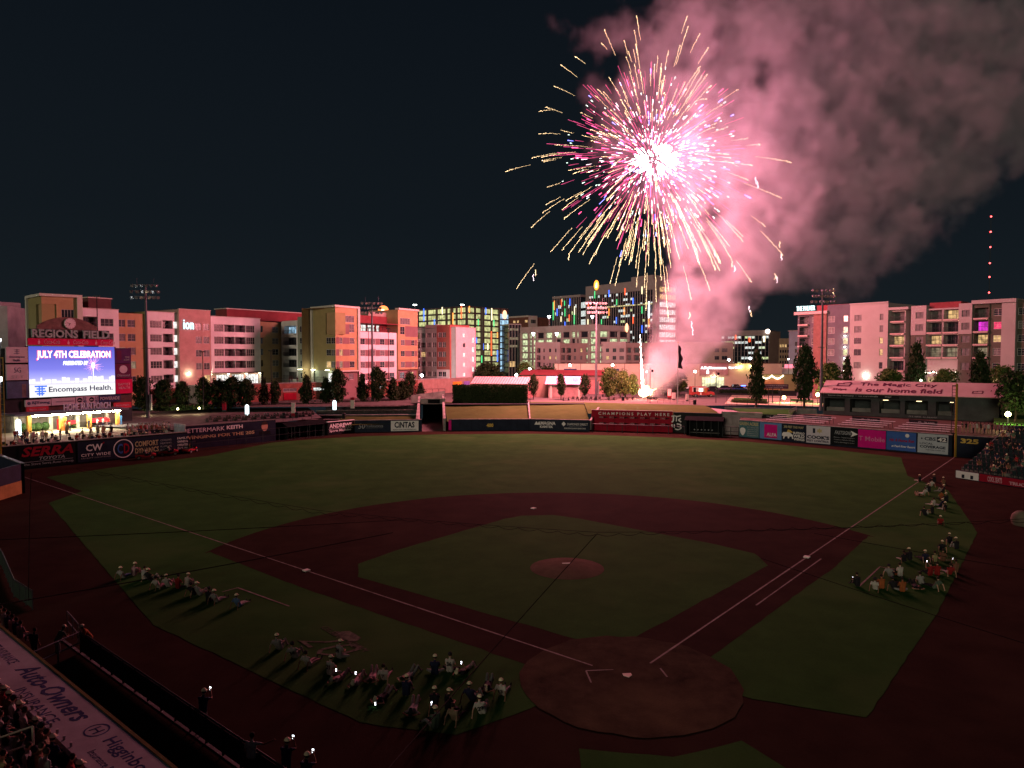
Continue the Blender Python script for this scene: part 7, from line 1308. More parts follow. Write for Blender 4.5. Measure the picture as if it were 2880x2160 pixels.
POSE['reach'] = person_pose('body', dict(pelvis=(0,0,.95), chest=(0,.02,1.34), neck=(0,.04,1.50), head=(0,.07,1.66), shl=(-.19,.02,1.43), shr=(.19,.02,1.43), ell=(-.26,-.02,1.14), wrl=(-.22,.12,.92), elr=(.46,.12,1.36), wrr=(.72,.22,1.46), hil=(-.09,0,.92), hir=(.09,0,.92), knl=(-.10,.03,.50), knr=(.10,.03,.50), anl=(-.11,0,.08), anr=(.11,0,.08), tol=(-.13,.14,.04), tor=(.13,.14,.04)))
# cap: dome and peak in head space (y forward, z up)
cm = MB(); vs = []
for j in range(5):
    a = R(8 + 20*j)
    for i in range(12): vs.append((.112*math.sin(a)*math.cos(2*math.pi*i/12), .120*math.sin(a)*math.sin(2*math.pi*i/12), .125*math.cos(a)*.95))
cm.add(vs, [tuple(range(12))[::-1]] + [(j*12+i, (j+1)*12+i, (j+1)*12+(i+1) % 12, j*12+(i+1) % 12) for j in range(4) for i in range(12)])
cm.add([(-.085,.075,.012),(.085,.075,.012),(.06,.19,-.012),(-.06,.19,-.012),(-.085,.075,.024),(.085,.075,.024),(.06,.19,0),(-.06,.19,0)], [(0,3,2,1),(4,5,6,7),(0,1,5,4),(1,2,6,5),(2,3,7,6),(3,0,4,7)])
CAPM = {k_: cm.mesh('cap', m_) for k_, m_ in (('c', CAPC), ('d', CAPD))}
for m_ in CAPM.values(): m_.polygons.foreach_set('use_smooth', [True]*len(m_.polygons))
PHM = MB().box(-.038,.038,-.006,.006,-.075,.075).mesh('phone', BLACK); PHS = MB().quad((-.036,-.008,-.07),(.036,-.008,-.07),(.036,-.008,.07),(-.036,-.008,.07)).mesh('phone_screen', glow('phone_screen', (.85,.9,1.0), 6))
prn = random.Random(31); FACE = BURST_XY = XY(1829, 184)
DESC = {'lean':'leaning back','knees':'hugging knees','cross':'sitting','phone':'filming','side':'one knee up','lie':'lying back','liephone':'lying with phone','seat':'seated','stand':'standing','shoot':'standing with a phone raised','rail':'leaning on the rail','reach':'standing with one arm out'}
def person(loc, pose, shirt, pants, cap=None, label=None, group=None, rz=None, skin=None, s=1.0, number=None, phone=False):
    P = POSE[pose]; loc = Vector(loc)
    if rz is None: d_ = FACE - loc; rz = math.atan2(d_.y, d_.x) - math.pi/2 + prn.gauss(0,.30)
    t = thing('person', loc, label or 'person', 'person', group, rz, s); o = sub('body', P['me'], t)
    for i, m_ in enumerate((CL[shirt], CL[pants], skin or prn.choice(SKIN), SHOE, HAIR)): o.material_slots[i].link = 'OBJECT'; o.material_slots[i].material = m_
    if cap:
        hd, hu = P['hd'], P['hup']; x_ = hd.cross(hu).normalized(); y_ = hu.cross(x_).normalized()
        sub('cap', CAPM[cap], t, Matrix.Translation(P['head'] + hu*.055) @ Matrix((x_, y_, hu)).transposed().to_4x4())
    if number:
        c = P['che']; up = (P['P']['neck'] - P['P']['pelvis']).normalized(); sd_ = P['side']; nb = sd_.cross(up).normalized()*1.0; nb = nb if nb.y < 0 else -nb
        me = text_mesh(number, .02, 0, 1, .004); xs = [v.co.x for v in me.vertices]; ys = [v.co.y for v in me.vertices]; w = max(xs)-min(xs); mx_ = (max(xs)+min(xs))/2; my_ = (max(ys)+min(ys))/2
        for v in me.vertices: v.co = Vector(((v.co.x-mx_)*.27, (v.co.y-my_)*.30, v.co.z))
        me.materials.append(CL['black']); q_ = c + nb*.155 - up*.06; xx = up.cross(nb).normalized(); sub('shirt_number', me, t, Matrix.Translation(q_) @ Matrix((xx, up, nb)).transposed().to_4x4())
    if phone:
        w_ = P['P']['wrr']; M = t.matrix_basis @ Matrix.Translation(w_ + (w_-P['P']['elr']).normalized()*.10)
        ph = thing('phone', M.to_translation(), 'lit phone held up by the person ' + (label or '')[:0] + {'phone':'sitting on the grass','liephone':'lying on the grass','shoot':'standing at the rail'}.get(pose,'nearby'), 'phone', 'phones held up', rz); sub('phone_case', PHM, ph); sub('screen', PHS, ph)
    return t
SEEN = {}
def uniq(txt):                               # a label of its own for every figure
    return txt
# players and families on the left hand grass
GA = 'people sitting on the left hand grass'
def cropA(x, y): return g(x/2.514, 1500 + y/2.514)
for x, y, po, sh, pa, cp, ex in [(872,318,'lean','grey','blue','c','first in the far row, grey shirt'),(945,302,'knees','pink','pink','c','pink clothes beside the first in the far row'),(1018,330,'cross','grey','grey',None,'bareheaded in grey, third in the far row'),(1066,338,'side','black','white','c','black shirt and white trousers'),(1122,388,'lean','white','pink','d','white shirt and dark cap'),(1192,380,'side','white','pink','c','white shirt left of the red shirt'),(1258,392,'cross','red','black','d','red shirt in the far row'),(1322,382,'knees','white','grey','c','white shirt right of the red shirt'),(1372,436,'lean','black','grey','d','dark figure behind a grey shirt'),(1412,440,'side','grey','pink','c','grey shirt with cream cap near the row end'),(1474,488,'cross','black','black','d','all in black near the row end'),(1532,488,'lean','grey','grey','c','grey uniform at the row end'),(1690,520,'lean','blue','white','c','alone in blue shirt and white trousers')]:
    person(cropA(x,y), po, sh, pa, cp, '%s, %s, left grass' % (ex, DESC[po]), GA)
def cropB(x, y): return g(700 + x/2.765, 1700 + y/2.765)
GB_ = 'players sitting near the painted logo'
for x, y, po, sh, pa, cp, nm, ph, ex in [(240,352,'side','grey','grey','c',None,True,'at the outer end by the painted logo'),(362,418,'side','grey','grey','d','34',False,'wearing number 34'),(466,480,'lean','white','pink',None,None,False,'bareheaded in white between 34 and 21'),(704,420,'cross','grey','grey','c','24',False,'wearing number 24 on the painted logo'),(632,552,'cross','white','grey','c','21',False,'wearing number 21'),(716,584,'liephone','pink','pink','c',None,True,'pink trousers, next to number 21'),(850,606,'liephone','pink','pink','c',None,True,'pink trousers, second from number 21'),(965,566,'lie','pink','pink',None,None,False,'bareheaded in pink behind number 7'),(1056,588,'lean','white','pink',None,'7',False,'bareheaded, wearing number 7'),(1222,712,'knees','navy','grey','c',None,False,'navy shirt and cream cap, knees up'),(1262,560,'lie','grey','grey',None,None,False,'legs crossed in grey trousers beyond the navy shirt'),(1060,726,'lie','black','pink','c',None,True,'head towards the dirt, black shirt'),(1285,812,'lie','grey','pink','d',None,False,'pink trousers near the dirt edge'),(1446,548,'cross','navy','grey','c',None,False,'dark jacket left of number 36'),(1562,528,'cross','white','black','d','36',False,'wearing number 36'),(1688,528,'liephone','black','pink','c',None,True,'raised pink knees right of number 36'),(1442,812,'knees','black','black','c',None,False,'dark clothes and cream cap in the near cluster'),(1448,966,'phone','green','grey','c',None,True,'green top holding a pink lit phone'),(1606,905,'lean','tan','black',None,None,False,'bareheaded in tan with straight arms behind'),(1548,826,'cross','black','black','c',None,False,'hidden dark figure with cream cap in the near cluster'),(1742,752,'side','navy','grey','c',None,False,'navy shirt left of number 29'),(1816,852,'side','white','white','c','29',False,'wearing number 29'),(1862,634,'lie','black','grey','c',None,False,'grey knees raised beside number 13'),(1972,708,'lean','white','grey','c','13',False,'wearing number 13 at the inner end')]:
    person(cropB(x,y), po, sh, pa, cp, 'player %s, %s' % (ex, DESC[po]), GB_, number=nm, phone=ph)
def cropC(x, y): return g(2300 + x/3.317, 1250 + y/3.317)
GC_ = 'people sitting on the right hand grass'
for x, y, po, sh, pa, cp, ph, ex in [(950,348,'side','black','white','c',False,'on the foul line in black'),(1092,350,'knees','black','black','c',False,'dark figure beyond the foul line'),(1055,392,'lean','white','grey',None,False,'white shirt just inside the foul line group'),(1172,380,'cross','brown','black','c',False,'brown shirt in the far right cluster'),(1040,442,'knees','black','grey','c',False,'cream cap over black, far cluster'),(985,470,'lean','white','white',None,False,'white clothes in the far right cluster'),(930,476,'lie','tan','tan',None,False,'tan clothes at the field side'),(1165,446,'side','black','grey','c',False,'black shirt and cream cap at the track side'),(1206,534,'knees','black','black','c',False,'dark figure with cream cap by the track'),(1155,516,'cross','orange','black',None,False,'orange shirt in the far right cluster'),(1078,575,'side','white','white',None,False,'white shirt in the middle of the far cluster'),(1142,580,'lean','navy','grey','c',False,'navy shirt behind white trousers'),(1186,616,'side','black','white','c',False,'white trousers by the track'),(1068,646,'cross','black','tan','c',False,'cream cap over tan trousers'),(1002,662,'side','black','white',None,False,'bareheaded, white legs stretched to the field'),(1142,748,'lean','red','white','c',False,'red shirt and white trousers, end of the far cluster'),
 (1236,925,'side','black','black','c',False,'dark, first of the near right group'),(1296,978,'knees','black','grey','c',False,'dark with cream cap at the track edge'),(1156,992,'lean','black','black','c',False,'black clothes and cream cap behind the group'),(806,1095,'side','black','white',None,False,'bareheaded with pale trousers at the field side'),(862,1082,'knees','black','black','c',False,'dark with faded cap at the field side'),(984,1086,'lean','navy','black','c',False,'navy with cream cap in the near right group'),(1090,1098,'side','yellow','black',None,False,'pale yellow shirt'),(1166,1092,'cross','brown','tan',None,False,'brown shirt beside the yellow shirt'),(1048,1226,'phone','red','black',None,True,'red shirt with phone, first of the red row'),(1114,1222,'cross','red','tan',None,True,'red shirt, second of the red row'),(1226,1216,'lean','red','grey',None,False,'red shirt propped on arms'),(1286,1196,'phone','brown','black',None,True,'dark red shirt with the brightest phone'),(682,1236,'side','grey','black','d',False,'grey shirt by the coaching box'),(768,1232,'cross','white','orange',None,False,'white shirt over orange'),(372,1326,'knees','black','black',None,True,'alone in black at the coaching box line'),(538,1356,'lean','white','tan','d',False,'white shirt near the coaching box'),(596,1346,'knees','orange','black',None,False,'orange shirt beside white shirt'),(716,1356,'side','black','black','d',False,'dark shirt in the front right row'),(790,1376,'cross','orange','grey',None,False,'orange shirt in the front right row'),(902,1330,'lie','black','black',None,False,'lying in black in the front right row'),(966,1306,'side','grey','black',None,False,'grey shirt in the front right row'),(1092,1346,'lean','green','black',None,False,'green shirt at the end of the front right row')]:
    person(cropC(x,y), po, sh, pa, cp, '%s, %s, right grass' % (ex, DESC[po]), GC_, phone=ph)
# porch spectators in the seats
cls = list(CL); q = random.Random(17); spots = seat_spots[:]; q.shuffle(spots); GP = 'spectators in the porch seats'
for P_, i in spots[:44]: person(P_ + Vector((0,0,-.02)), 'seat', q.choice(['white','grey','pink','red','navy','black','tan','blue']), q.choice(['grey','navy','black','tan']), q.choice([None,None,None,'d','c']), ['spectator seated in the front porch row','spectator seated in the second porch row','spectator seated in the third porch row','spectator seated in the rear porch row'][i], GP, rz=toward + q.gauss(0,.25))
GP2 = 'spectators packed at the end of the porch'
for i in range(34):
    r_, k_ = divmod(i, 9); s_ = W_.L - 6.3 + k_*.66 + q.gauss(0,.05); o_ = 4.6 + r_*.9; P_ = W_.o + W_.x*s_ - W_.n*o_ + Vector((0,0,DECK+.02)); person(P_, q.choice(['seat','seat','stand']), q.choice(['white','red','pink','grey','navy','brown']), q.choice(['black','navy','tan']), q.choice([None,None,'d']), 'spectator in the packed block by the glass porch rail', GP2, rz=toward + q.gauss(0,.3))
for px, py, sh, lb in ((186,1214,'tan','person in tan standing by the orange cabinet'),(197,1212,'yellow','person in yellow standing by the red counter'),(250,1207,'navy','person in navy standing at a porch column'),(274,1204,'white','person in white standing at the red counter'),(290,1202,'grey','person in grey standing at the red counter'),(306,1200,'red','person in red standing by the blue cooler')): person(g(px, py, DECK+.01), 'stand', sh, 'navy', None, lb, rz=toward + 2)
for i in range(24):
    P_ = W_.o + W_.x*q.uniform(1.5, W_.L-7.5) - W_.n*q.uniform(5.2, 13.0) + Vector((0,0,DECK+.01)); person(P_, q.choice(['stand','stand','seat']), q.choice(['white','grey','pink','navy','black','red','tan']), q.choice(['navy','black','tan']), q.choice([None,'d']), 'spectator on the open deck between porch seats and columns', 'spectators on the porch deck', rz=toward + q.gauss(0,.6))
# spectators in the right hand stand
sp = RSPOT[:]; q.shuffle(sp)
for P_ in sp[:44]: person(P_ + Vector((0,0,-.02)), 'seat', q.choice(['black','navy','brown','black','grey','green','navy','red']), q.choice(['navy','black','tan','grey']), q.choice([None,None,'c','d']), 'spectator seated in the dark right field stand', 'spectators in the right stand', rz=sang + .5 + q.gauss(0,.3))  # mostly dark clothes, chosen to put the stand's shade into colour
for i in range(17): p = XY(2712 + i*10.5, 113 - i*.28); person((p.x,p.y,3.52), q.choice(['stand','stand','shoot']), q.choice(['tan','grey','white','black','pink']), q.choice(['tan','black','navy']), q.choice([None,None,'d']), 'person standing in the line on the walkway above the stand', 'people lined up on the walkway')
# carts' drivers, podium and terrace onlookers, food truck queue
for p, lb in zip(CARTS, ('driver in white sitting on the first red cart','driver in white on the cart with the load','driver in dark red on the cart by the fence')): person(p + Vector((0,-.15,.30)), 'seat', 'white' if 'white' in lb else 'brown', 'navy', 'd', lb)
for px, lb in ((739,'onlooker on the podium terrace before the court'),(818,'onlooker on the podium terrace, one of a pair'),(824,'second onlooker of a pair on the podium terrace'),(840,'onlooker on the podium terrace by the lit arch')): p = POD.M @ Vector((POD.u(px), 8.72, -.9)); person(p, 'stand', 'black', 'navy', None, lb)
for px, lb in ((1018,'onlooker at the left of the roof terrace'),(1026,'onlooker in the roof terrace pair'),(1064,'onlooker in the middle of the roof terrace'),(1077,'onlooker under the lit roof terrace window'),(1088,'onlooker at the right of the roof terrace')): p = W2.M @ Vector((W2.u(px), 22.3, -1.4)); person(p, 'stand', 'black', 'black', None, lb)
for px, d, lb in ((1963,191,'person at the food truck hatch'),(1972,190,'second person at the food truck hatch'),(1820,190,'pyrotechnician beside the firework jet'),(1823,176,'person in the glow by the camera post')): p = XY(px, d); person((p.x,p.y,4.42), 'stand', q.choice(['red','black','white']), 'navy', None, lb)
# ================================================================== third base dugout, near fans, net cables
ROOFC = mat('dugout_roof', (.42,.43,.44), amt=.18, scale=.5); NAVT = mat('roof_navy_print', (.05,.06,.16)); FLOORD = mat('dugout_floor', (.02,.025,.05), amt=.3)
a0 = Vector((-33.4,5.45,0)); a1 = Vector((-13.6,-14.6,0)); dd = (a1-a0).normalized(); bn = Vector((dd.y,-dd.x,0))      # bn points away from the field
if bn.dot(Vector((1,1,0))) > 0: bn = -bn
DL = (a1-a0).length; ZR = 2.6
# local frame: x along the roof, y away from the field, z up
MD = Matrix(((dd.x, bn.x, 0, a0.x), (dd.y, bn.y, 0, a0.y), (0, 0, 1, 0), (0, 0, 0, 1)))
t = thing('dugout', a0 + dd*8, 'long flat dugout roof printed with insurance lettering beside the sunken bench', 'dugout')
MB().box(0, DL, 0, 1.75, ZR-.22, ZR).build('roof_slab', ROOFC, t, MD); MB().box(0, DL, -.12, -.002, ZR-.30, ZR+.03).build('front_fascia', mat('fascia_olive', (.16,.14,.05), amt=.2), t, MD)
def rtext(s, x0, x1, y0, y1, m=NAVT, bold=0, sh=0):
    M = MD @ Matrix(((1,0,0,0),(0,1,0,0),(0,0,1,ZR),(0,0,0,1))) @ Matrix.Rotation(math.pi, 4, 'X') @ Matrix.Translation((0,0,-.02)) if False else MD @ Matrix.Translation((0,0,ZR+.004))
    me = text_mesh(s, bold, sh, 1, .004); xs = [v.co.x for v in me.vertices]; ys = [v.co.y for v in me.vertices]; ax, bx, ay, by = min(xs), max(xs), min(ys), max(ys)
    # read from the stands: letters run along x, their tops towards the field (smaller y)
    for v in me.vertices: v.co = Vector((x0 + (v.co.x-ax)/(bx-ax)*(x1-x0), y1 - (v.co.y-ay)/(by-ay)*(y1-y0), -v.co.z*.5))
    for p in me.polygons: p.flip()
    me.materials.append(m); me.name = 'roof_lettering'; put('roof_lettering', me, t, M)
def rx(px, py): return (MD.inverted() @ g(px, py, ZR)).x
rtext('Auto-Owners', rx(35,1885), rx(215,2030), .22, 1.02, NAVT, .02, .25); rtext('INSURANCE', rx(28,1945), rx(130,2040), 1.22, 1.62, NAVT, 0)
xh = rx(255,2060)
rtext('Higginbotham', rx(268,2092), rx(440,2235), .35, .95, NAVT, .01); rtext('Insurance & Financial Services', rx(262,2110), rx(430,2250), 1.15, 1.42, NAVT, 0); rtext('STATE INSURANCE', rx(-90,1820), rx(40,1865), .6, 1.0, NAVT, 0)
mb = MB(); n = 28
for i in range(n):
    q0, q1 = 2*math.pi*i/n, 2*math.pi*(i+1)/n; mb.quad(*[(xh+r_*math.cos(q_), .65+r_*math.sin(q_)*.9, ZR+.006) for r_, q_ in ((.40,q0),(.46,q0),(.46,q1),(.40,q1))])
mb.build('round_mark', NAVT, t, MD); rtext('H', xh-.2, xh+.2, .45, .85, NAVT, 0)
# sunken bench area and rail along the field
MB().box(0, DL, -3.6, 3.0, -1.2, -1.05).build('floor', FLOORD, t, MD); MB().box(0, DL, -3.75, -3.6, -1.2, .02).build('step_wall', CONCD, t, MD); MB().box(0, DL, 1.6, 1.74, -1.05, ZR-.23).build('back_wall', BLACKP, t, MD); MB().box(.5, DL, .9, 1.4, -1.05, -.6).build('bench', WOODD, t, MD)
for k_ in range(5): MB().box(5.2+k_*3.2, 7.0+k_*3.2, -2.6, -2.2, -1.045, -1.03).build('floor_mat', mat('mat_grey', (.10,.10,.14)), t, MD)
mp0, mp1 = MD @ Vector((3.5,-3.68,0)), MD @ Vector((DL,-3.68,0))
PADD = mat('rail_pad', (.03,.03,.034), amt=.2)
fence('dugout_rail', mp0, mp1, 1.15, 1.35, 'padded black rail and screen between dugout and field', rails=(1.0,), m=STEEL, r=.05, solid=PADD); fence('dugout_side_rail', MD @ Vector((3.5,-3.68,0)), MD @ Vector((4.6,-1.2,0)), 1.15, 1.2, 'short returned rail with bright top at the dugout end', rails=(1.0,.5), m=RAIL, r=.045); fence('camera_well_rail', MD @ Vector((-.4,-4.3,0)), MD @ Vector((2.2,-4.0,0)), 1.15, 1.3, 'bright topped rail of the camera well beyond the dugout', rails=(1.0,.5), m=RAIL, r=.04)
# wall of the field boxes beyond the dugout
pts = [g(-60,1500), g(8,1600), g(40,1680), g(92,1715)]
for i in range(3): fence('box_seat_rail', pts[i], pts[i+1], 1.2, 1.3, ['pale rail of the field boxes, length furthest from the dugout','pale rail of the field boxes, middle length','pale rail of the field boxes, length next to the camera well'][i], rails=(1.0,), m=STEEL, r=.05, solid=mat('box_wall_green', (.025,.035,.03)))
# people there
def DP(x, y, z=0.0): return MD @ Vector((x, y, z))
fy = math.atan2(1, .25) - math.pi/2
person(g(250,1842), 'rail', 'orange', 'grey', 'c', 'person in orange shirt and cream cap leaning outside the dugout rail', rz=fy+2.4); person(DP(2.4,-3.0,-.35), 'rail', 'green', 'grey', 'c', 'person in grey green with cream cap at the camera well rail', rz=fy-.3); person(DP(1.9,-2.0,-.35), 'stand', 'black', 'black', None, 'dark figure beside the camera well', rz=fy)
person(g(572,2058), 'shoot', 'navy', 'grey', 'c', 'person in dark shirt and cream cap filming over the dugout rail', rz=fy, phone=True); person(g(708,2195), 'reach', 'white', 'black', None, 'bareheaded person in white with one arm out at the rail', rz=fy); person(g(806,2215), 'shoot', 'navy', 'black', 'c', 'person in navy with cream cap and phone at the rail', rz=fy, phone=True); person(g(862,2260), 'shoot', 'navy', 'black', 'c', 'person seen only by cream cap and phone at the rail', rz=fy, phone=True)
for k_, x in enumerate((13.3, 14.6)): person(DP(x,-.75,-1.03), 'rail', 'yellow', 'tan', None, ['pale clothed person half under the dugout roof edge','second pale clothed person bending out from the dugout roof edge'][k_], rz=fy)
# fans behind the dugout: aisle of steps with rails
t2 = thing('seating_bowl', DP(8,6), 'dark concrete seating steps behind the dugout roof', 'grandstand')
for i in range(7): MB().box(0, DL, 1.78+.9*i, 1.78+.9*(i+1), 0, 1.75+.42*i).build('tier', CONCD, t2, MD)
FAN = random.Random(8); spots2 = []
for i in range(4):
    for k_ in range(20):
        x = 10.4+k_*.60+FAN.gauss(0,.06)+i*2.0
        if x > 22.5 or FAN.random() < .14: continue
        P_ = DP(x, 2.15+.9*i, 1.75+.42*i); sh = FAN.choice(['black','brown','navy','grey','tan','black','red','white','yellow','green']); c_ = FAN.choice([None,None,None,'c','d'])
        person(P_, FAN.choice(['seat','seat','seat','stand' if i > 0 else 'seat']), sh, FAN.choice(['black','navy','grey']), c_, ['fan in the front row behind the dugout roof','fan in the second row behind the dugout roof','fan in the third row behind the dugout roof','fan in the fourth row behind the dugout roof','fan in the fifth row behind the dugout roof'][i], 'fans behind the dugout', rz=math.atan2(-bn.y,-bn.x) - math.pi/2 + FAN.gauss(0,.3))
for i in range(3):
    for k_ in range(7): person(DP(-3.2+k_*.7, -1.6+.95*i, .35+.3*i), 'seat', FAN.choice(['black','tan','navy','pink','grey','yellow']), 'black', None, ['fan in the first field box row beyond the dugout','fan in the second field box row beyond the dugout','fan in the third field box row beyond the dugout'][i], 'fans in the field boxes', rz=fy)
fence('aisle_rail', DP(18.6,2.75,2.6), DP(18.6,5.2,2.6), 1.1, 1.4, 'pale pipe rail among the fans behind the dugout', z0=2.7, m=mat('rail_cream', (.52,.50,.40)), rails=(1.0,.5), r=.035)
for k_ in range(9):
    P_ = DP(13.2+k_*.66, 1.62, ZR+.004); t3 = thing('drink_can', P_, 'small can standing on the back edge of the dugout roof', 'can', 'cans on the dugout roof'); MB().tube((0,0,0),(0,0,.13),.045,.045,8).build('can_body', RAIL, t3, t3.matrix_basis); MB().tube((0,0,.13),(0,0,.15),.04,.035,8).build('can_top', WHITEP, t3, t3.matrix_basis)
# netting ropes and cables strung in front of the stands
CAB = mat('black_cable', (.004,.004,.004), rough=.9)
def cable(pts, r, label, name='net_cable'):
    P0 = at(*pts[0]); o = MB(); P_ = [at(*p) - P0 for p in pts]; o.path(P_, r, 6); return put(name, o.mesh(name, CAB), None, Matrix.Translation(P0), label=label, cat='cable')
def sag(a, b, n=10, dip=2.0): return [tuple(a[k_] + (b[k_]-a[k_])*i/n + (dip*math.sin(math.pi*i/n) if k_ == 1 else 0) for k_ in range(3)) for i in range(n+1)]
cable(sag((-30,1519,26),(1130,1462,40),12,3), .016, 'thin black cable crossing from the field boxes towards second base'); cable(sag((-30,1705,22),(1105,1498,36),12,5), .020, 'black cable crossing above the camera well and the far row')
cable(sag((1085,2170,17),(1680,1500,34),10,-4), .017, 'black guy cable rising from the front rail past the mound'); cable(sag((2290,1500,38),(2900,1605,30),8,2), .014, 'black cable over the far right cluster'); cable(sag((2140,1570,34),(2900,1815,24),8,3), .014, 'black cable crossing the right hand grass')
def scallop(a, b, n, label):
    pts = []
    for i in range(n):
        p = [a[k_] + (b[k_]-a[k_])*i/n for k_ in range(3)]; q_ = [a[k_] + (b[k_]-a[k_])*(i+1)/n for k_ in range(3)]
        for j in range(6): f_ = j/6; pts.append((p[0]+(q_[0]-p[0])*f_, p[1]+(q_[1]-p[1])*f_ + 7*math.sin(math.pi*f_), p[2]+(q_[2]-p[2])*f_))
    pts.append(tuple(b)); return cable(pts, .013, label, 'net_rope')
scallop((215,1318,60),(900,1440,42),14, 'scalloped net rope dipping from the left field wall'); scallop((900,1440,42),(1680,1502,34),14, 'scalloped net rope across the infield'); scallop((1680,1502,34),(2900,1462,36),20, 'scalloped net rope from the mound to the right stand'); cable(sag((215,1316,60),(900,1436,42),10,2), .012, 'straight head rope of the net at the left'); cable(sag((900,1436,42),(1680,1497,34),8,4), .012, 'straight head rope of the net across the infield'); cable(sag((1680,1497,34),(2900,1458,36),8,10), .012, 'straight head rope of the net at the right')
cable([(88,1330,26),(84,1420,26),(82,1530,26),(80,1690,26)], .012, 'upright black cable beside the field boxes')
# ================================================================== fireworks and smoke
BURST = at(1832, 452, 184.0); LAUNCH = g(1809, 1120, 4.52)
def flame(name, c, s):                                 # burning gas: gives light and lets light through
    m = bpy.data.materials.new('flame_' + name); m.use_nodes = True; nt = m.node_tree; nt.nodes.clear()
    o = nt.nodes.new('ShaderNodeOutputMaterial'); a = nt.nodes.new('ShaderNodeAddShader'); e = nt.nodes.new('ShaderNodeEmission'); t = nt.nodes.new('ShaderNodeBsdfTransparent')
    e.inputs[0].default_value = (*c, 1); e.inputs[1].default_value = s
    nt.links.new(e.outputs[0], a.inputs[0]); nt.links.new(t.outputs[0], a.inputs[1]); nt.links.new(a.outputs[0], o.inputs[0])
    m.cycles.emission_sampling = 'NONE'; return m
GOLD = flame('gold_spark', (1.0, 0.66, 0.34), 2.1); WHITE = flame('white_spark', (1.0, 0.72, 0.82), 2.4)
PINKS = flame('pink_spark', (1.0, 0.08, 0.25), 1.8); BLUES = flame('blue_spark', (0.22, 0.22, 1.0), 2.5); GREENS = flame('pale_spark', (0.7, .9, 0.8), 2.0)
fw = thing('firework_burst', BURST, 'round pink and gold firework burst with drooping spark trails in the night sky', 'firework')
frn = random.Random(21)
def beads(mb, pts, rads):                              # one connected string of glowing grains
    n = 4; rings = []
    for (p, r), (q, _) in zip(zip(pts, rads), list(zip(pts, rads))[1:] + [(pts[-1], 0)]):
        rings += [(p - Vector((0,0,r)), .02), (p, r), (p + Vector((0,0,r)), .02)]
    vs = []; fs = []
    for c, r in rings:
        for i in range(n): vs.append((c[0]+r*math.cos(i*math.pi/2), c[1]+r*math.sin(i*math.pi/2), c[2]))
    for k in range(len(rings)-1):
        for i in range(n): fs.append((k*n+i, k*n+(i+1) % n, (k+1)*n+(i+1) % n, (k+1)*n+i))
    mb.add(vs, fs)
def trail(d, r0, r1, drop, bead, jit, gap=0.30):
    mb = MB(); L = r1 - r0; n = max(3, int(L / gap)); pts = []; rads = []
    for i in range(n):
        t = i / (n-1); rr = r0 + L*t
        if frn.random() < 0.22 and i < n-3: continue
        p = d*rr + Vector((0, 0, -drop*(rr/31.0)**2.6)) + Vector((frn.gauss(0,jit), frn.gauss(0,jit), frn.gauss(0,jit)))
        pts.append(p); rads.append(bead*(0.18 + 0.95*t)*frn.uniform(0.5, 1.15))
    beads(mb, pts, rads); return mb
def rdir():
    z = frn.uniform(-1, 1); q = frn.uniform(0, 2*math.pi); s = math.sqrt(1-z*z); return Vector((s*math.cos(q), s*math.sin(q), z))
for i in range(185):                                   # long gold trails
    d = rdir(); r1 = frn.uniform(14, 29) if frn.random() < .84 else frn.uniform(28, 38)
    trail(d, r1*frn.uniform(.60,.88), r1, frn.uniform(2.0, 6.5), 0.090, 0.05).build('spark_trail', GOLD, fw, fw.matrix_basis)
for i in range(48):                                    # falling tips below the burst
    q = frn.uniform(0, 2*math.pi); a = frn.uniform(0.25, 1.0); d = Vector((math.cos(q)*a, math.sin(q)*a, -frn.uniform(.55, 1.1))).normalized()
    r1 = frn.uniform(20, 33); trail(d, r1*frn.uniform(.66,.82), r1, frn.uniform(3, 7), 0.088, 0.05).build('spark_trail', GOLD, fw, fw.matrix_basis)
for i in range(34):                                    # strays flung furthest to the left and up
    q = frn.uniform(R(70), R(215)); d = Vector((math.cos(q), frn.uniform(-.5,.5), math.sin(q))).normalized(); r1 = frn.uniform(27, 43)
    trail(d, r1*frn.uniform(.74,.9), r1, frn.uniform(2, 6), 0.088, 0.05).build('spark_trail', GOLD, fw, fw.matrix_basis)
def streaks(n, m, rmin, rmax, lmin, lmax, w, name, bias=None):
    mb = MB()
    for i in range(n):
        d = rdir()
        if bias: d = (d + bias).normalized()
        r0 = rmin + (rmax-rmin)*frn.random()**1.3; p = d*r0; l = frn.uniform(lmin, lmax); e = d*l + Vector((0,0,-l*.12))
        mb.tube(p, p+e, w*.35, w*frn.uniform(.6,1.2), 5)
    o = mb.build(name, m, fw, fw.matrix_basis); o['kind'] = 'stuff'; return o
streaks(260, WHITE, 3.0, 19, 0.5, 1.8, 0.085, 'white_stars')
streaks(110, PINKS, 5, 22, 0.8, 2.4, 0.17, 'pink_stars')
streaks(620, flame('rose_streak', (1.0, .10, .30), .95), 4, 22, 2.0, 6.0, 0.046, 'rose_streaks')
streaks(70, BLUES, 6, 26, 0.7, 2.0, 0.12, 'blue_stars')
streaks(260, GREENS, 4, 23, 0.25, 0.9, 0.11, 'pale_stars')
mb = MB()
for i in range(130):
    d = rdir(); p = Vector((d.x*4.6+1.4, d.y*3.8, d.z*2.4+.3)) * (.45+.55*frn.random()**.5); l = frn.uniform(.8, 2.6)
    mb.tube(p, p + d*l, .06, .22, 5)
o = mb.build('burning_core', flame('burning_core', (1, .84, .90), 4), fw, fw.matrix_basis); o['kind'] = 'stuff'
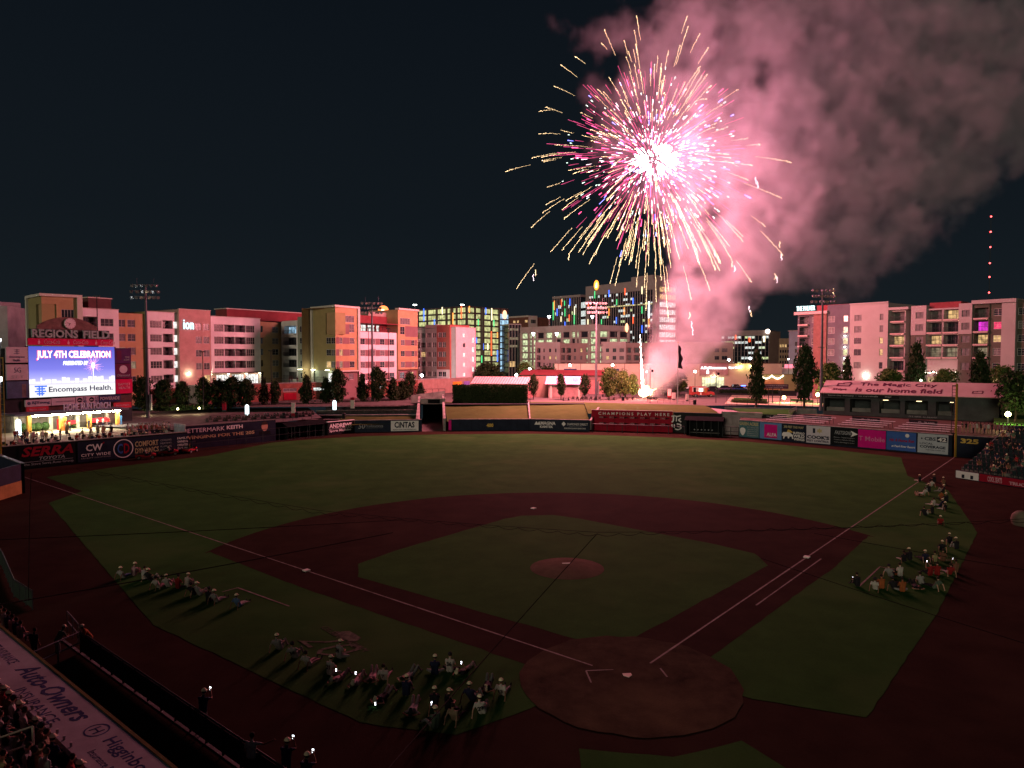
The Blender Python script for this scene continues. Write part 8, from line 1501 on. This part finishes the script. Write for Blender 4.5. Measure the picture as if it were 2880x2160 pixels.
def lamp(name, loc, power, color, radius, parent=None):
    l = bpy.data.lights.new(name, 'POINT'); l.energy = power; l.color = color; l.shadow_soft_size = radius
    o = bpy.data.objects.new(name, l); COL.objects.link(o)
    if parent is not None: o.parent = parent; o.matrix_basis = worldm(parent).inverted() @ Matrix.Translation(Vector(loc))
    else: o.location = loc
    return o
lamp('burst_light', BURST, BURST_W*.13, (1.0, 0.27, 0.38), 3.5, fw)
for k, (dx, dy, dz, wgt, c) in enumerate([(-14,-2,0,.08,(1,.15,.26)),(10,-6,-6,.05,(1,.28,.34)),(-6,-8,-16,.10,(1,.26,.32)),(2,-2,12,.04,(1,.27,.44)),(-12,-14,-14,.10,(1,.28,.33)),(9,2,5,.03,(1,.27,.40)),(-25,-6,-29,.22,(1,.26,.30)),(-21,-12,-36,.25,(1,.27,.29))]):
    lamp('star_light', BURST + Vector((dx,dy,dz)), BURST_W*wgt, c, 2.5, fw)
# stray sparks that drift down on the right, each its own glowing ember
for (px, py, d) in [(2126,500,186),(2132,512,186),(2198,717,190),(2193,680,190),(1960,700,181),(1963,720,181),(2010,705,181),(2020,722,182),(1500,773,183),(1506,760,183),(2060,735,186),(2066,748,186),(2180,770,188),(2186,780,188),(2108,862,186),(2112,874,186),(1940,880,176),(1945,905,176),(1948,925,176),(1600,715,184),(2345,812,190)]:
    mb = MB(); P0 = at(px, py, d); pp = []; rr = []
    for k in range(5): pp.append(Vector((frn.gauss(0,.12), frn.gauss(0,.1), -k*.35))); rr.append(frn.uniform(.05,.13))
    beads(mb, pp, rr)
    mb.build('falling_ember', GOLD if frn.random() < .5 else WHITE, None, Matrix.Translation(P0), label='single glowing ember falling through the smoke', cat='spark', group='embers falling beside the firework')
# the fountain on the plaza that the shells rise from
fo = thing('firework_fountain', LAUNCH, 'tall white hot firework jet rising from the red lit plaza', 'firework')
mb = MB(); prev = None
for i in range(46):
    t = i/45; z = .3 + t*16.5; r = (.62*(1-t)**1.2 + .05) * (1.25 if 9 < i < 26 else 1)
    p = Vector((-.9*t*1.1 + .10*math.sin(i*1.7), 0, z))
    if prev: mb.tube(prev[0], p, prev[1]*.55, r*.55, 7)
    prev = (p, r)
mb.build('jet', flame('jet', (1.0, .78, .66), 9), fo, fo.matrix_basis)
mb = MB()
for i in range(90):
    q = frn.uniform(0, 6.28); a = frn.random()**1.6*1.9; h = frn.random()**1.5*4.2*(1-a/4); p = Vector((a*math.cos(q)+.7, a*.6*math.sin(q), .3+h*.8))
    mb.tube(p, p + Vector((frn.gauss(0,.4), 0, frn.uniform(.3,1.0))), .16, .05, 5)
o = mb.build('spark_spray', flame('spray', (1.0, .55, .22), 5), fo, fo.matrix_basis); o['kind'] = 'stuff'
mb = MB()
for k in range(7): mb.tube((-1.2+k*.5, .2, .2), (-1.2+k*.5, .2, .95), .12, .12, 8)
mb.box(-1.7, 2.6, -.2, .6, 0.02, .2); mb.build('mortar_rack', mat('dark_metal', (.05,.05,.055), rough=.5), fo, fo.matrix_basis)
for k, zz in enumerate((3.0, 8.0, 13.5)): lamp('jet_light', LAUNCH + Vector((-1.2-.06*zz, -5.5, zz)), JET_W/3, (1.0, .24, .20), 1.2, fo)

# smoke: one volume whose density is a cloud of puffs blown to the right
BL = [  # px, py, depth, radius m, density
 (1838,1098,191,3.6,0.0810),(1860,1058,192,6.0,0.1170),(1884,1010,193,8.4,0.1170),(1916,958,195,10.0,0.1080),(1958,898,197,11.8,0.0990),(1998,838,199,13.2,0.0900),(2036,775,201,14.8,0.0765),
 (2055,710,203,16.0,0.0700),(2085,640,205,18.0,0.0550),(2115,565,206,20.0,0.1044),(2090,480,206,20.0,0.0696),(2030,400,209,19.0,0.0326),(1960,310,212,17.0,0.0116),(1870,440,214,19.0,0.0072),
 (1760,470,213,13.0,0.0065),(1770,330,213,13.0,0.0087),(1890,200,210,17.0,0.0261),(1960,90,210,19.0,0.0565),(2080,250,209,21.0,0.0696),(2170,410,209,20.0,0.0783),(2240,560,208,17.0,0.0609),
 (2200,110,210,22.0,0.0522),(2330,330,211,24.6,0.0634),(2370,530,211,19.0,0.0600),(2380,100,212,25.8,0.0600),(2520,260,213,25.8,0.0567),(2530,470,213,20.2,0.0500),(2660,120,214,26.9,0.0550),
 (2700,400,215,22.4,0.0483),(2830,250,216,25.8,0.0483),(2870,30,217,26.9,0.0483),(2240,760,208,10.5,0.0340),(2340,700,209,14.6,0.0345),(2480,660,211,14.6,0.0253),(2190,680,206,11.0,0.0500),
 (1640,120,206,6.5,0.0203),(1720,70,207,8.5,0.0232),(1560,70,206,5.0,0.0174),(1660,260,207,6.0,0.0159),(2400,820,210,7.8,0.0207)]
lo = Vector((1e9,)*3); hi = Vector((-1e9,)*3); PUFF = []
for px, py, d, r, de in BL:
    p = at(px, py, d); PUFF.append((p, r, de))
    for k in range(3): lo[k] = min(lo[k], p[k]-r*1.15); hi[k] = max(hi[k], p[k]+r*1.15)
lo.z = 4.6
smoke = put('smoke', MB().add([(lo.x,lo.y,lo.z),(hi.x,hi.y,hi.z)], []).mesh('smoke', []), kind='stuff')
tag(smoke, 'billowing firework smoke lit pink, drifting up and away over the rooftops', 'smoke')
sm = bpy.data.materials.new('smoke'); sm.use_nodes = True; nt = sm.node_tree; nt.nodes.clear()
mo = nt.nodes.new('ShaderNodeOutputMaterial'); pv = nt.nodes.new('ShaderNodeVolumePrincipled')
pv.inputs['Color'].default_value = (.70, .73, .80, 1); pv.inputs['Density'].default_value = 1.0; pv.inputs['Anisotropy'].default_value = 0.0
nt.links.new(pv.outputs[0], mo.inputs['Volume'])
gn = bpy.data.node_groups.new('smoke', 'GeometryNodeTree')
gn.interface.new_socket('Geometry', in_out='INPUT', socket_type='NodeSocketGeometry'); gn.interface.new_socket('Geometry', in_out='OUTPUT', socket_type='NodeSocketGeometry')
NN = gn.nodes; LL = gn.links
go = NN.new('NodeGroupOutput'); vc = NN.new('GeometryNodeVolumeCube'); st = NN.new('GeometryNodeSetMaterial'); st.inputs['Material'].default_value = sm
vc.inputs['Min'].default_value = lo; vc.inputs['Max'].default_value = hi
VOX = 0.85
for k, nm in enumerate(('Resolution X', 'Resolution Y', 'Resolution Z')): vc.inputs[nm].default_value = int((hi[k]-lo[k])/VOX)
def M_(op, a, b=None):
    n = NN.new('ShaderNodeMath'); n.operation = op
    for i, x in enumerate((a, b)):
        if x is None: continue
        if isinstance(x, (int, float)): n.inputs[i].default_value = x
        else: LL.new(x, n.inputs[i])
    return n.outputs[0]
pos = NN.new('GeometryNodeInputPosition').outputs[0]
def fbm(scale, det, dist=0.0, off=(0,0,0)):
    va = NN.new('ShaderNodeVectorMath'); va.operation = 'ADD'; LL.new(pos, va.inputs[0]); va.inputs[1].default_value = off
    n = NN.new('ShaderNodeTexNoise'); n.inputs['Scale'].default_value = scale; n.inputs['Detail'].default_value = det
    n.inputs['Roughness'].default_value = .58; n.inputs['Distortion'].default_value = dist; LL.new(va.outputs[0], n.inputs['Vector'])
    return n
wn1 = fbm(.06, 2, 0, (13, 7, 3))
wv = NN.new('ShaderNodeVectorMath'); wv.operation = 'MULTIPLY_ADD'; LL.new(wn1.outputs['Color'], wv.inputs[0]); wv.inputs[1].default_value = (13, 13, 13); wv.inputs[2].default_value = (-6.5, -6.5, -6.5)
wp = NN.new('ShaderNodeVectorMath'); wp.operation = 'ADD'; LL.new(pos, wp.inputs[0]); LL.new(wv.outputs[0], wp.inputs[1])
S = None; D = None
for i, (p, r, de) in enumerate(PUFF):
    dn = NN.new('ShaderNodeVectorMath'); dn.operation = 'DISTANCE'
    LL.new(pos if i < 6 else wp.outputs[0], dn.inputs[0]); dn.inputs[1].default_value = p
    q = M_('MULTIPLY', dn.outputs['Value'], 1.0/r); q = M_('MULTIPLY', q, q); e = M_('EXPONENT', M_('MULTIPLY', q, -1.35))
    S = e if S is None else M_('ADD', S, e); ed = M_('MULTIPLY', e, de); D = ed if D is None else M_('ADD', D, ed)
nz = fbm(.11, 7, .5).outputs[0]; nz2 = fbm(.045, 3, 0, (50, 20, 9)).outputs[0]; nz3 = fbm(.28, 4, .4, (5, 80, 33)).outputs[0]
sh = M_('SUBTRACT', M_('MINIMUM', S, 1.0), M_('ADD', M_('ADD', M_('MULTIPLY', nz, 2.0), M_('MULTIPLY', nz3, .9)), M_('MULTIPLY', nz2, .8)))
sh = M_('MINIMUM', M_('MAXIMUM', M_('MULTIPLY', M_('ADD', sh, 1.05), 3.2), 0.0), 3.2)
de = M_('MULTIPLY', M_('DIVIDE', D, M_('MAXIMUM', S, .05)), sh)
LL.new(M_('MULTIPLY', de, SMOKE_D), vc.inputs['Density'])
LL.new(vc.outputs[0], st.inputs[0]); LL.new(st.outputs[0], go.inputs[0])
md = smoke.modifiers.new('smoke', 'NODES'); md.node_group = gn
